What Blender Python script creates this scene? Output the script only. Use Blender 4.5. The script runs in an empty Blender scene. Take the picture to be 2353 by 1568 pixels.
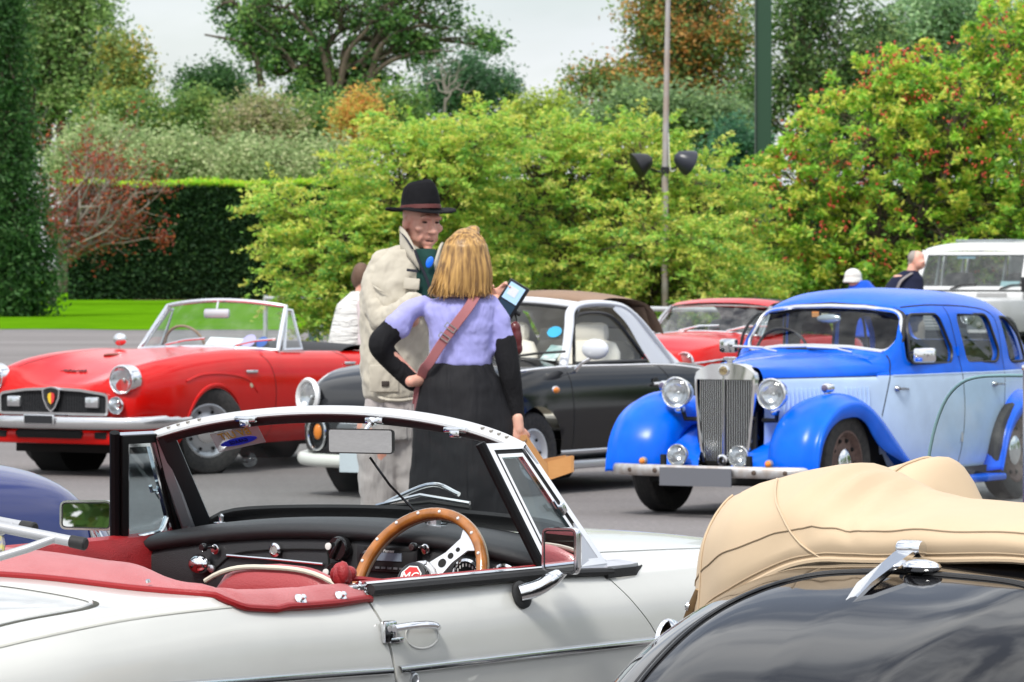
import bpy, bmesh, math, random
import numpy as np
from math import sin, cos, pi, radians, sqrt, atan2
from mathutils import Vector, Matrix, Euler
from mathutils.bvhtree import BVHTree

random.seed(7); rng = np.random.default_rng(11)
SC = bpy.context.scene; COL = SC.collection

# ------------------------------------------------------------------ camera
EYE = 1.576
cam_d = bpy.data.cameras.new('camera'); cam = bpy.data.objects.new('camera', cam_d); COL.objects.link(cam)
cam.location = (0, 0, EYE); cam.rotation_euler = (pi/2, 0, 0)
cam_d.sensor_width = 36; cam_d.lens = 158.2; cam_d.shift_y = -0.07617
cam_d.clip_start = 0.5; cam_d.clip_end = 3000
cam_d.dof.use_dof = True; cam_d.dof.focus_distance = 10.6; cam_d.dof.aperture_fstop = 22.0
SC.camera = cam
def at(px, py, Y):            # a direction seen from the camera stand, taken out to Y metres
    return Vector(((px-1176.5)/10339*Y, Y, EYE-(py-604.8)/10339*Y))

# ------------------------------------------------------------------ sky and sun
SUN_EL, SUN_AZ = radians(52), radians(205)     # high, behind and to the left of the camera, through thin cloud
world = bpy.data.worlds.new('World'); SC.world = world; world.use_nodes = True
nt = world.node_tree; nt.nodes.clear(); N = nt.nodes.new; L = nt.links.new
sky = N('ShaderNodeTexSky'); sky.sky_type = 'NISHITA'; sky.sun_disc = False
sky.sun_elevation = SUN_EL; sky.sun_rotation = SUN_AZ; sky.air_density = 1.0; sky.dust_density = 1.5
tc = N('ShaderNodeTexCoord'); mp = N('ShaderNodeMapping'); mp.inputs['Scale'].default_value = (1.6, 1.6, 4.5)
n1 = N('ShaderNodeTexNoise'); n1.inputs['Scale'].default_value = 1.6; n1.inputs['Detail'].default_value = 7; n1.inputs['Roughness'].default_value = .58
n1.inputs['Distortion'].default_value = .35
L(tc.outputs['Generated'], mp.inputs['Vector']); L(mp.outputs['Vector'], n1.inputs['Vector'])
cr = N('ShaderNodeValToRGB'); cr.color_ramp.elements[0].position = .38; cr.color_ramp.elements[1].position = .54
cr.color_ramp.elements[0].color = (.25,.25,.25,1); cr.color_ramp.elements[1].color = (1,1,1,1)
L(n1.outputs['Fac'], cr.inputs['Fac'])
n2 = N('ShaderNodeTexNoise'); n2.inputs['Scale'].default_value = 3.4; n2.inputs['Detail'].default_value = 6
L(mp.outputs['Vector'], n2.inputs['Vector'])
cc = N('ShaderNodeValToRGB'); cc.color_ramp.elements[0].position = .3; cc.color_ramp.elements[1].position = .7
cc.color_ramp.elements[0].color = (8.2,8.6,9.2,1); cc.color_ramp.elements[1].color = (11.5,11.6,11.7,1)
L(n2.outputs['Fac'], cc.inputs['Fac'])
# an overcast sky is brightest overhead and dimmer towards the horizon
sz = N('ShaderNodeSeparateXYZ'); L(tc.outputs['Generated'], sz.inputs[0])
ov = N('ShaderNodeMapRange'); ov.inputs['From Min'].default_value = 0; ov.inputs['From Max'].default_value = 1; ov.inputs['To Min'].default_value = .72; ov.inputs['To Max'].default_value = 1.28; L(sz.outputs['Z'], ov.inputs['Value'])
cs = N('ShaderNodeVectorMath'); cs.operation = 'SCALE'; L(cc.outputs['Color'], cs.inputs[0]); L(ov.outputs['Result'], cs.inputs['Scale'])
mx = N('ShaderNodeMix'); mx.data_type = 'RGBA'
L(cr.outputs['Color'], mx.inputs['Factor']); L(sky.outputs['Color'], mx.inputs[6]); L(cs.outputs['Vector'], mx.inputs[7])
bg = N('ShaderNodeBackground'); bg.inputs['Strength'].default_value = .10
wo = N('ShaderNodeOutputWorld'); L(mx.outputs[2], bg.inputs['Color']); L(bg.outputs['Background'], wo.inputs['Surface'])

sun_d = bpy.data.lights.new('sun', 'SUN'); sun_d.energy = 2.4; sun_d.angle = radians(12); sun_d.color = (1, .965, .9)
sun = bpy.data.objects.new('sun', sun_d); COL.objects.link(sun)
sdir = Vector((sin(SUN_AZ)*cos(SUN_EL), cos(SUN_AZ)*cos(SUN_EL), sin(SUN_EL)))
sun.rotation_euler = (-sdir).to_track_quat('-Z', 'Y').to_euler()

SC.view_settings.view_transform = 'Standard'; SC.view_settings.look = 'None'
SC.view_settings.gamma = 1; SC.view_settings.exposure = .52; SC.view_settings.use_curve_mapping = False
SC.cycles.max_bounces = 8; SC.cycles.transparent_max_bounces = 24; SC.cycles.caustics_reflective = False; SC.cycles.caustics_refractive = False

# ------------------------------------------------------------------ object helpers
def link(o, parent=None, label=None, cat=None, group=None, kind=None):
    if o.name not in COL.objects: COL.objects.link(o)
    if parent is not None: o.parent = parent
    if label: o['label'] = label
    if cat: o['category'] = cat
    if group: o['group'] = group
    if kind: o['kind'] = kind
    return o
def thing(name, label, cat, loc=(0,0,0), rz=0, group=None, scale=1):
    o = bpy.data.objects.new(name, None); o.empty_display_size = .1
    o.location = loc; o.rotation_euler = (0, 0, rz); o.scale = (scale,)*3
    return link(o, None, label, cat, group)
def mesh_obj(name, vs, fs, mat, parent=None, smooth=True, sharp=38, **kw):
    me = bpy.data.meshes.new(name); me.from_pydata([tuple(v) for v in vs], [], fs); me.update()
    if smooth:
        me.polygons.foreach_set('use_smooth', [True]*len(me.polygons))
        if sharp: me.set_sharp_from_angle(angle=radians(sharp))
    if mat: me.materials.append(mat)
    return link(bpy.data.objects.new(name, me), parent, **kw)
def bake(o):
    dg = bpy.context.evaluated_depsgraph_get(); dg.update()
    me = bpy.data.meshes.new_from_object(o.evaluated_get(dg)); old = o.data; o.modifiers.clear(); o.data = me
    bpy.data.meshes.remove(old); return o
def kill(o):
    me = o.data; bpy.data.objects.remove(o); bpy.data.meshes.remove(me)
def resmooth(o, sharp=38):
    me = o.data; me.polygons.foreach_set('use_smooth', [True]*len(me.polygons))
    me.set_sharp_from_angle(angle=radians(sharp)); return o
def cut(o, cutters, op='DIFFERENCE', sharp=35):
    for c in cutters:
        m = o.modifiers.new('b', 'BOOLEAN'); m.object = c; m.operation = op; m.solver = 'EXACT'
    bake(o)
    for c in cutters: kill(c)
    return resmooth(o, sharp)

class MB:
    """collects simple solids; build() links them as ONE mesh"""
    def __init__(s): s.v = []; s.f = []
    def add(s, vs, fs):
        b = len(s.v); s.v += [Vector(v) for v in vs]; s.f += [tuple(i+b for i in f) for f in fs]; return s
    def box(s, c, size, rot=None, bev=0):
        hx, hy, hz = [q/2 for q in size]; M = Euler(rot).to_matrix() if rot else Matrix.Identity(3)
        if bev:
            bm = bmesh.new(); bmesh.ops.create_cube(bm, size=1)
            for v in bm.verts: v.co = Vector((v.co.x*size[0], v.co.y*size[1], v.co.z*size[2]))
            bmesh.ops.bevel(bm, geom=bm.edges[:], offset=bev, segments=2, affect='EDGES', profile=.5)
            bm.verts.index_update(); s.add([M@v.co+Vector(c) for v in bm.verts], [[v.index for v in f.verts] for f in bm.faces]); bm.free(); return s
        vs = [M@Vector((x*hx, y*hy, z*hz))+Vector(c) for x in (-1,1) for y in (-1,1) for z in (-1,1)]
        return s.add(vs, [(0,1,3,2),(4,6,7,5),(0,4,5,1),(2,3,7,6),(0,2,6,4),(1,5,7,3)])
    def tube(s, pts, r, n=10, closed=False, cap=True, flat=None):
        P = [Vector(p) for p in pts]; m = len(P); rs = r if isinstance(r, (list, tuple)) else [r]*m
        up = Vector((0,0,1)); prev = None; rings = []
        for i in range(m):
            a = P[(i-1) % m] if (closed or i) else P[0]; b = P[(i+1) % m] if (closed or i < m-1) else P[-1]
            t = (b-a).normalized()
            if prev is None:
                u = t.cross(up); u = u if u.length > 1e-3 else t.cross(Vector((1,0,0)))
            else: u = prev - t*prev.dot(t)
            u.normalize(); prev = u; w = t.cross(u)
            fu, fw = flat or (1, 1)
            rings.append([P[i]+(u*cos(2*pi*k/n)*fu+w*sin(2*pi*k/n)*fw)*rs[i] for k in range(n)])
        fs = []
        for i in range(m if closed else m-1):
            j = (i+1) % m
            for k in range(n): fs.append((i*n+k, i*n+(k+1) % n, j*n+(k+1) % n, j*n+k))
        if cap and not closed: fs += [tuple(range(n-1,-1,-1)), tuple((m-1)*n+k for k in range(n))]
        return s.add([v for R_ in rings for v in R_], fs)
    def lathe(s, prof, n=24, o=(0,0,0), axis=(0,0,1), cap=True):
        A = Vector(axis).normalized(); q = Vector((0,0,1)).rotation_difference(A); o = Vector(o); vs = []; fs = []; m = len(prof)
        for r, h in prof:
            for k in range(n): vs.append(q@Vector((r*cos(2*pi*k/n), r*sin(2*pi*k/n), h))+o)
        for i in range(m-1):
            for k in range(n): fs.append((i*n+k, i*n+(k+1) % n, (i+1)*n+(k+1) % n, (i+1)*n+k))
        if cap: fs += [tuple(range(n-1,-1,-1)), tuple((m-1)*n+k for k in range(n))]
        return s.add(vs, fs)
    def ball(s, c, r, n=12, m=8, M=None):
        r = Vector(r) if hasattr(r, '__len__') else Vector((r,r,r)); vs = [Vector((0,0,1))]; 
        for i in range(1, m):
            for k in range(n): vs.append(Vector((sin(pi*i/m)*cos(2*pi*k/n), sin(pi*i/m)*sin(2*pi*k/n), cos(pi*i/m))))
        vs.append(Vector((0,0,-1))); fs = []
        for k in range(n):
            fs.append((0, 1+k, 1+(k+1) % n)); fs.append((len(vs)-1, 1+(m-2)*n+(k+1) % n, 1+(m-2)*n+k))
            for i in range(m-2): fs.append((1+i*n+k, 1+(i+1)*n+k, 1+(i+1)*n+(k+1) % n, 1+i*n+(k+1) % n))
        M = M or Matrix.Identity(3)
        return s.add([M@Vector((v.x*r.x, v.y*r.y, v.z*r.z))+Vector(c) for v in vs], fs)
    def prism(s, poly, ext):
        """poly: list of 3-D points of a planar outline, ext: extrusion vector"""
        P = [Vector(p) for p in poly]; n = len(P); e = Vector(ext)
        return s.add(P+[p+e for p in P], [tuple(range(n-1,-1,-1)), tuple(range(n, 2*n))]+[(i, (i+1) % n, n+(i+1) % n, n+i) for i in range(n)])
    def grid(s, G, close_u=False, thick=None):
        nu, nv = len(G), len(G[0]); fs = []
        for i in range(nu if close_u else nu-1):
            for j in range(nv-1): fs.append((i*nv+j, ((i+1) % nu)*nv+j, ((i+1) % nu)*nv+j+1, i*nv+j+1))
        return s.add([p for R_ in G for p in R_], fs)
    def build(s, name, mat, parent=None, smooth=True, sharp=38, fixn=True, **kw):
        o = mesh_obj(name, s.v, s.f, mat, parent, smooth, None, **kw)
        if fixn:
            bm = bmesh.new(); bm.from_mesh(o.data); bmesh.ops.recalc_face_normals(bm, faces=bm.faces[:]); bm.to_mesh(o.data); bm.free()
        if smooth and sharp: o.data.set_sharp_from_angle(angle=radians(sharp))
        return o

def cr1(P, t):                                     # Catmull-Rom through a list of points, t in 0..len-1
    n = len(P); i = min(int(t), n-2); f = t-i
    p1, p2 = P[i], P[i+1]; p0 = P[i-1] if i > 0 else p1*2-p2; p3 = P[i+2] if i+2 < n else p2*2-p1
    return .5*((2*p1)+(p2-p0)*f+(2*p0-5*p1+4*p2-p3)*f*f+(3*p1-p0-3*p2+p3)*f**3)
def crn(P, k):                                     # resample with k pieces between points
    P = [np.array(p, float) for p in P]
    return [cr1(P, i/k) for i in range((len(P)-1)*k+1)]
def curve(P, k=6): return [Vector(p) for p in crn(P, k)]
def lerp1(tab, x):
    if x <= tab[0][0]: return tab[0][1]
    for (a, b), (c, d) in zip(tab, tab[1:]):
        if x <= c: return b+(d-b)*(x-a)/(c-a)
    return tab[-1][1]
def loft(ctrl, ku, kv):
    """ctrl[i][j] control net -> fine grid through the points"""
    A = [crn(r, kv) for r in ctrl]
    C = [crn([A[i][j] for i in range(len(A))], ku) for j in range(len(A[0]))]
    return [[Vector(C[j][i]) for j in range(len(C))] for i in range(len(C[0]))]
def bez_round(poly, r, k=5):
    """2-D polygon with rounded corners; r a number or a list"""
    out = []; n = len(poly)
    for i in range(n):
        p, a, b = Vector(poly[i]), Vector(poly[i-1]), Vector(poly[(i+1) % n]); rr = r[i] if isinstance(r, (list, tuple)) else r
        u, w = (a-p), (b-p); rr_ = min(rr, u.length*.48, w.length*.48); A = p+u.normalized()*rr_; B = p+w.normalized()*rr_
        if rr_ < 1e-4: out.append(p); continue
        for q in range(k+1):
            t = q/k; out.append(A*(1-t)**2+p*2*t*(1-t)+B*t*t)
    return out

# ------------------------------------------------------------------ materials
MATS = {}
def node_mat(name):
    m = bpy.data.materials.new(name); m.use_nodes = True; nt = m.node_tree
    return m, nt, nt.nodes['Principled BSDF'], nt.nodes.new, nt.links.new
def mat(name, col=(.5,.5,.5), rough=.5, metal=0, coat=0, spec=.5, noise=0, nscale=30, bump=0, bscale=80, var=None, sheen=0, trans=0, ior=1.45, emis=None, coatrough=.03, rvar=0):
    if name in MATS: return MATS[name]
    m, nt, b, N, L = node_mat(name)
    b.inputs['Base Color'].default_value = (*col, 1); b.inputs['Roughness'].default_value = rough; b.inputs['Metallic'].default_value = metal
    b.inputs['Coat Weight'].default_value = coat; b.inputs['Coat Roughness'].default_value = coatrough; b.inputs['Specular IOR Level'].default_value = spec
    b.inputs['Sheen Weight'].default_value = sheen; b.inputs['Transmission Weight'].default_value = trans; b.inputs['IOR'].default_value = ior
    if emis: b.inputs['Emission Color'].default_value = (*emis[0], 1); b.inputs['Emission Strength'].default_value = emis[1]
    if noise or bump or rvar:
        tc = N('ShaderNodeTexCoord'); n = N('ShaderNodeTexNoise'); n.inputs['Scale'].default_value = nscale; n.inputs['Detail'].default_value = 6
        L(tc.outputs['Object'], n.inputs['Vector'])
        if noise:
            r = N('ShaderNodeMix'); r.data_type = 'RGBA'; c2 = var or tuple(c*(1-noise) for c in col)
            r.inputs[6].default_value = (*col, 1); r.inputs[7].default_value = (*c2, 1)
            k = N('ShaderNodeMapRange'); k.inputs['From Min'].default_value = .35; k.inputs['From Max'].default_value = .68
            L(n.outputs['Fac'], k.inputs['Value']); L(k.outputs['Result'], r.inputs['Factor']); L(r.outputs[2], b.inputs['Base Color'])
        if rvar:
            k2 = N('ShaderNodeMapRange'); k2.inputs['To Min'].default_value = rough; k2.inputs['To Max'].default_value = rough+rvar
            L(n.outputs['Fac'], k2.inputs['Value']); L(k2.outputs['Result'], b.inputs['Roughness'])
        if bump:
            n3 = N('ShaderNodeTexNoise'); n3.inputs['Scale'].default_value = bscale; n3.inputs['Detail'].default_value = 4
            L(tc.outputs['Object'], n3.inputs['Vector'])
            bp = N('ShaderNodeBump'); bp.inputs['Strength'].default_value = bump; bp.inputs['Distance'].default_value = .01
            L(n3.outputs['Fac'], bp.inputs['Height']); L(bp.outputs['Normal'], b.inputs['Normal'])
    MATS[name] = m; return m
def glass(name, tint=(.93,.96,.95), refl=.12, dirt=.0):
    """thin sheet glass: mostly clear, Fresnel reflection, a little dust"""
    if name in MATS: return MATS[name]
    m = bpy.data.materials.new(name); m.use_nodes = True; nt = m.node_tree; nt.nodes.clear(); N = nt.nodes.new; L = nt.links.new
    tr = N('ShaderNodeBsdfTransparent'); tr.inputs['Color'].default_value = (*tint, 1)
    gl = N('ShaderNodeBsdfGlossy'); gl.inputs['Roughness'].default_value = .01
    lw = N('ShaderNodeLayerWeight'); lw.inputs['Blend'].default_value = .5
    pw = N('ShaderNodeMath'); pw.operation = 'POWER'; pw.inputs[1].default_value = 4.5; L(lw.outputs['Facing'], pw.inputs[0])
    ad = N('ShaderNodeMath'); ad.operation = 'MULTIPLY_ADD'; ad.inputs[1].default_value = .9; ad.inputs[2].default_value = refl; L(pw.outputs[0], ad.inputs[0])
    mx = N('ShaderNodeMixShader'); L(ad.outputs[0], mx.inputs[0]); L(tr.outputs[0], mx.inputs[1]); L(gl.outputs[0], mx.inputs[2])
    out = N('ShaderNodeOutputMaterial'); last = mx
    if dirt:
        df = N('ShaderNodeBsdfDiffuse'); df.inputs['Color'].default_value = (.6,.6,.58,1)
        tc = N('ShaderNodeTexCoord'); n = N('ShaderNodeTexNoise'); n.inputs['Scale'].default_value = 9; n.inputs['Detail'].default_value = 8; L(tc.outputs['Object'], n.inputs['Vector'])
        k = N('ShaderNodeMapRange'); k.inputs['From Min'].default_value = .45; k.inputs['From Max'].default_value = .8; k.inputs['To Max'].default_value = dirt; L(n.outputs['Fac'], k.inputs['Value'])
        m2 = N('ShaderNodeMixShader'); L(k.outputs['Result'], m2.inputs[0]); L(mx.outputs[0], m2.inputs[1]); L(df.outputs[0], m2.inputs[2]); last = m2
    L(last.outputs[0], out.inputs['Surface']); MATS[name] = m; return m
CHROME = mat('chrome', (.80,.81,.83), .07, 1, rvar=.08, nscale=20)
ALU = mat('aluminium', (.72,.73,.75), .28, 1, rvar=.1, nscale=60)
RUBBER = mat('rubber', (.018,.018,.019), .62, bump=.15, bscale=200)
TYRE = mat('tyre', (.022,.022,.023), .75, noise=.4, nscale=40, var=(.045,.042,.04), bump=.2, bscale=120)
BLACK = mat('black_plastic', (.015,.015,.016), .38)
BLKGLOSS = mat('black_gloss', (.01,.01,.011), .12, coat=.6)
VINYL = mat('black_vinyl', (.02,.02,.022), .42, bump=.25, bscale=400)
DARK = mat('underbody_dark', (.012,.012,.012), .9)
GLASS = glass('sheet_glass')
LAMPGLASS = glass('lamp_glass', (.88,.90,.90), .10, .25)
LENS = mat('lamp_lens', (.85,.87,.88), .05, 0, spec=.6, trans=.75, ior=1.3, bump=.3, bscale=60)
REFLECTOR = mat('lamp_reflector', (.75,.77,.8), .16, 1, bump=.3, bscale=25)
AMBER = mat('amber_lens', (.75,.22,.02), .15, coat=.5)
MIRROR = mat('mirror_glass', (.86,.89,.9), .004, 1)
# ------------------------------------------------------------------ car helpers
def car_root(name, label, loc, ang):
    """ang: heading in degrees clockwise from +Y; local x forward, y left, z up"""
    return thing(name, label, 'car', loc, pi/2-radians(ang))
def bvh_of(o):
    me = o.data; return BVHTree.FromPolygons([v.co.copy() for v in me.vertices], [tuple(p.vertices) for p in me.polygons])
def side_hit(b, x, z, s):
    h = b.ray_cast(Vector((x, s*3, z)), Vector((0, -s, 0))); return (h[0], h[1] if h[1].y*s > 0 else -h[1]) if h[0] else None
def top_hit(b, x, y):
    h = b.ray_cast(Vector((x, y, 4)), Vector((0, 0, -1))); return (h[0], h[1] if h[1].z > 0 else -h[1]) if h[0] else None
def front_hit(b, y, z, s=1):
    h = b.ray_cast(Vector((s*6, y, z)), Vector((-s, 0, 0))); return (h[0], h[1] if h[1].x*s > 0 else -h[1]) if h[0] else None
def stripe(hit, pts, w, lift=.002, hump=0, k=8, closed=False):
    """band laid along a 2-D line on a surface; hit(a,b)->(point, normal)"""
    P = [np.array(p, float) for p in (crn(pts, k) if k > 1 else pts)]
    rows = []; n = len(P)
    for i in range(n):
        t = P[min(i+1, n-1)]-P[max(i-1, 0)]; t = t/(np.linalg.norm(t)+1e-9); q = np.array([-t[1], t[0]])*w/2
        r = []
        for a, l in ((-1, 0), (-.6, hump), (0, hump*1.15), (.6, hump), (1, 0)):
            h = hit(*(P[i]+q*a))
            if h is None: r = None; break
            r.append(h[0]+h[1]*(lift+l))
        if r: rows.append(r)
    mb = MB()
    if len(rows) > 1: mb.grid(rows)
    return mb
def mirror_y(mb):
    o = MB(); o.add([Vector((v.x, -v.y, v.z)) for v in mb.v], [tuple(reversed(f)) for f in mb.f]); return o
def body_grid(xs, rows, ku=5, kv=4):
    """rows[i]: section points (x,y,z) from sill to centre line on the left half -> fine half grid"""
    return loft(rows, ku, kv)
def wheel(parent, x, y, R_, W, rim, side, steer=0, style='steel', rimcol=None, capcol=None, name='wheel'):
    """side=+1: outer face toward +y"""
    root = MB(); prof = [(rim*.98, -W*.42), (rim+.012, -W*.46), (R_*.86, -W*.52), (R_*.965, -W*.46), (R_, -W*.34), (R_, W*.34), (R_*.965, W*.46), (R_*.86, W*.52), (rim+.012, W*.46), (rim*.98, W*.42)]
    ax = Vector((-sin(steer)*side, cos(steer)*side, 0)); c = (x, y, R_)
    t = MB().lathe(prof, 40, c, ax, cap=False).build(name, TYRE, parent)
    MB().lathe([(rim*.98, -W*.40), (.01, -W*.40)], 24, c, ax, cap=False).build('brake_plate', DARK, t)
    g = MB()
    for k in (-.22, -.08, .08, .22): g.lathe([(R_+.0015, W*k-.006), (R_+.0015, W*k+.006)], 40, c, ax, cap=False)
    g.build('tread_groove', RUBBER, t)
    rc = rimcol or ALU
    MB().lathe([(rim*.99, W*.43), (rim*.93, W*.44), (rim*.88, W*.36), (rim*.80, W*.22), (rim*.62, W*.20), (rim*.5, W*.27), (rim*.42, W*.28), (.001, W*.28)], 32, c, ax, cap=False).build('rim', rc, t)
    h = MB()
    for k in range(10 if style == 'slots' else 8):
        a = 2*pi*k/(10 if style == 'slots' else 8); q = Vector((0,0,1)).rotation_difference(ax)
        p = q@Vector((cos(a)*rim*.71, sin(a)*rim*.71, W*.235))+Vector(c); h.ball(p, rim*.065, 8, 6)
    h.build('vent_hole', DARK, t)
    MB().lathe([(rim*.46, W*.27), (rim*.45, W*.33), (rim*.36, W*.40), (rim*.2, W*.45), (.001, W*.46)], 28, c, ax, cap=False).build('hub_cap', capcol or CHROME, t)
    return t
def round_lamp(name, parent, c, ax, r, depth=.08, rim=CHROME, shell=None, lensmat=None):
    """shell bowl + bright ring + reflector + lens, facing ax"""
    b = MB().lathe([(.012, -depth), (r*.55, -depth*.9), (r*.9, -depth*.45), (r, -.004), (r, 0)], 32, c, ax, cap=False).build(name, shell or rim, parent)
    MB().lathe([(r*1.0, -.012), (r*1.06, -.006), (r*1.07, .006), (r*1.0, .014), (r*.93, .008), (r*.90, .0)], 32, c, ax, cap=False).build('ring', rim, b)
    MB().lathe([(r*.9, .001), (r*.78, -.022), (r*.5, -.042), (r*.2, -.054), (.002, -.056)], 28, c, ax, cap=False).build('reflector', REFLECTOR, b)
    MB().ball(Vector(c)+Vector(ax)*-.03, r*.13, 8, 6).build('bulb', ALU, b)
    MB().lathe([(r*.91, .004), (r*.7, .018), (r*.4, .027), (.002, .031)], 28, c, ax, cap=False).build('lens', lensmat or LAMPGLASS, b)
    return b
FONTS = {}
def text(name, s, size, m, parent, M, depth=.0006, flip=False, align='CENTER'):
    """flat lettering as a mesh; M places the text plane (x right, y up)"""
    cu = bpy.data.curves.new(name, 'FONT'); cu.body = s; cu.size = size; cu.align_x = align; cu.align_y = 'CENTER'; cu.extrude = depth; cu.resolution_u = 3
    o = bpy.data.objects.new(name, cu); COL.objects.link(o)
    dg = bpy.context.evaluated_depsgraph_get(); dg.update(); me = bpy.data.meshes.new_from_object(o.evaluated_get(dg)); bpy.data.objects.remove(o); bpy.data.curves.remove(cu)
    if flip: M = M@Matrix.Scale(-1, 4, (1,0,0))
    me.transform(M); me.materials.clear(); me.materials.append(m); me.name = name
    return link(bpy.data.objects.new(name, me), parent)
def frame_mat(o, xdir, ydir):
    x = Vector(xdir).normalized(); y = Vector(ydir).normalized(); z = x.cross(y).normalized(); y = z.cross(x)
    M = Matrix((x, y, z)).transposed().to_4x4(); M.translation = Vector(o); return M
def outline_frame(poly, w, t, nrm, closed=True):
    """flat bar frame around a planar polygon of 3-D points: inner edge at w inside, thickness t along nrm"""
    P = [Vector(p) for p in poly]; n = len(P); nn = Vector(nrm).normalized(); c = sum(P, Vector())/n; inn = []
    for i in range(n):
        a, p, b = P[i-1], P[i], P[(i+1) % n]; e1 = (p-a).normalized(); e2 = (b-p).normalized()
        q1 = nn.cross(e1); q2 = nn.cross(e2)
        if q1.dot(c-p) < 0: q1 = -q1
        if q2.dot(c-p) < 0: q2 = -q2
        bis = (q1+q2); bis = bis.normalized() if bis.length > 1e-5 else q1; d = w/max(.35, bis.dot(q1)); inn.append(p+bis*d)
    o = MB(); h = nn*t/2; vs = [p-h for p in P]+[p+h for p in P]+[p-h for p in inn]+[p+h for p in inn]; fs = []
    for i in range(n):
        j = (i+1) % n
        fs += [(i, j, n+j, n+i), (n+i, n+j, 3*n+j, 3*n+i), (3*n+i, 3*n+j, 2*n+j, 2*n+i), (2*n+i, 2*n+j, j, i)]
    o.add(vs, fs); return o, inn
def panel_from(P, t, nrm):
    nn = Vector(nrm).normalized()*t/2; return MB().prism([Vector(p)-nn for p in P], nn*2)
# ================================================================== white roadster (nearest)
WPAINT = mat('old_english_white', (.57,.575,.55), .22, coat=.4, noise=.04, nscale=6, coatrough=.02)
RED_V = mat('red_vinyl', (.34,.018,.022), .45, bump=.35, bscale=260, noise=.25, nscale=14, coat=.08)
RED_FADE_SHEEN = mat('red_vinyl_faded_sheen', (.47,.135,.14), .5, bump=.4, bscale=300, noise=.25, nscale=10, var=(.42,.10,.105), sheen=.15)  # faded red vinyl, its pale sheen put into the colour
RED_LEATHER = mat('red_leather', (.36,.018,.022), .38, bump=.2, bscale=220, coat=.1)
PIPING = mat('pale_piping', (.62,.56,.46), .5)
WOOD = mat('varnished_wood', (.46,.17,.035), .22, noise=.45, nscale=25, coat=.8)
def white_roadster():
    R0 = car_root('white_roadster', 'white open roadster with red interior and wooden steering wheel, nearest car', (-1.166, 10.363, 0), 36.309)
    zs = [(-.90,.765),(-.6,.803),(-.12,.83),(.46,.82),(1.1,.823),(1.4,.815),(1.95,.812),(2.3,.80),(2.65,.77),(2.95,.70),(3.06,.62)]
    zc = [(-.90,.775),(-.6,.83),(-.3,.858),(.15,.878),(1.38,.885),(1.6,.886),(2.0,.872),(2.4,.852),(2.75,.80),(2.95,.735),(3.06,.64)]
    hw = [(-.90,.66),(-.7,.725),(-.4,.75),(0,.76),(.5,.762),(1.4,.76),(2.3,.762),(2.6,.75),(2.85,.70),(3.0,.60),(3.06,.5)]
    def section(x, warp=None):
        h, s, c = lerp1(hw, x), lerp1(zs, x), lerp1(zc, x); k = s/.82
        yz = [(h-.11,.20*k),(h-.04,.32*k),(h-.006,.47*k),(h,.585*k),(h-.006,.67*k),(h-.022,.745*k),(h-.055,s-.022),(h-.078,s),(h-.11,s+.012),(h*.62,s+(c-s)*.55),(h*.3,s+(c-s)*.9),(0,c)]
        return [(x+(warp[j] if warp else 0), y, z) for j, (y, z) in enumerate(yz)]
    wr = [.035,.033,.03,.025,.015,.0,-.01,-.008,-.005,0,0,0]; wf = [.20,.20,.195,.18,.13,.06,.015,0,0,0,0,0]
    wf2 = [.14,.14,.135,.12,.08,.03,.0,0,0,0,0,0]
    X = [-.90,-.82,-.6,-.35,-.1,.02,.46,.80,1.1,1.41,1.60,1.95,2.3,2.6,2.85,2.98,3.06]
    net = [section(x, wr if x == .46 else wf if x == 1.41 else wf2 if x == 1.60 else [w*.35 for w in wf] if x == 1.1 else None) for x in X]
    KU, KV = 6, 5; G = loft(net, KU, KV); iR, iF, i15 = 6*KU, 9*KU, 5*KU; jS = 7*KV; nj = len(G[0])
    # door skin: its own panel, 6 mm clear of the body all round
    def sub(G, i0, i1, j0, j1): return [r[j0:j1+1] for r in G[i0:i1+1]]
    for sgn in (-1, 1):
        D = [[Vector((p.x, p.y*sgn, p.z)) for p in r] for r in sub(G, iR, iF, 1, jS)]
        n = len(D); e = .005
        for j in range(len(D[0])):
            D[0][j] = D[0][j]+(D[1][j]-D[0][j]).normalized()*.009; D[-1][j] = D[-1][j]+(D[-2][j]-D[-1][j]).normalized()*e
        lip = [[p+Vector((0,-sgn*.02,0)) for p in r] for r in (D[0], D[-1])]
        m = MB().grid(D); m.grid([lip[0], D[0]]); m.grid([D[-1], lip[1]])
        d = m.build('door', WPAINT, R0, sharp=50)
        if sgn < 0: near = d
        else: far = d
    b = MB()
    for sgn in (-1, 1):
        Gs = [[Vector((p.x, p.y*sgn, p.z)) for p in r] for r in G]
        b.grid(Gs[:iR+1]and[r[:jS+1] for r in Gs[:iR+1]]); b.grid([r[:jS+1] for r in Gs[iF:]])
        b.grid([r[:2] for r in Gs[iR:iF+1]])
        b.grid([r[jS:] for r in Gs[:i15+1]]); b.grid([r[jS:] for r in Gs[iF:]])
        b.grid([r[jS:jS+KV+1] for r in Gs[i15:iR+1]])
        for i in (iR, iF): b.grid([[p for p in Gs[i][1:jS+1]], [p+Vector((0,-sgn*.025,0)) for p in Gs[i][1:jS+1]]])
    b.grid([G[0], [Vector((p.x, -p.y, p.z)) for p in G[0]]]); b.grid([G[-1], [Vector((p.x, -p.y, p.z)) for p in G[-1]]])
    body = b.build('body', WPAINT, R0, sharp=50)
    bm = bmesh.new(); bm.from_mesh(body.data); bmesh.ops.remove_doubles(bm, verts=bm.verts[:], dist=.0004); bmesh.ops.recalc_face_normals(bm, faces=bm.faces[:]); bm.to_mesh(body.data); bm.free(); resmooth(body, 50)
    # dark inside behind the panel gaps
    MB().box((.95,0,.30), (1.9,1.36,.06)).build('floor_pan', DARK, R0)
    k = MB()
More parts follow.
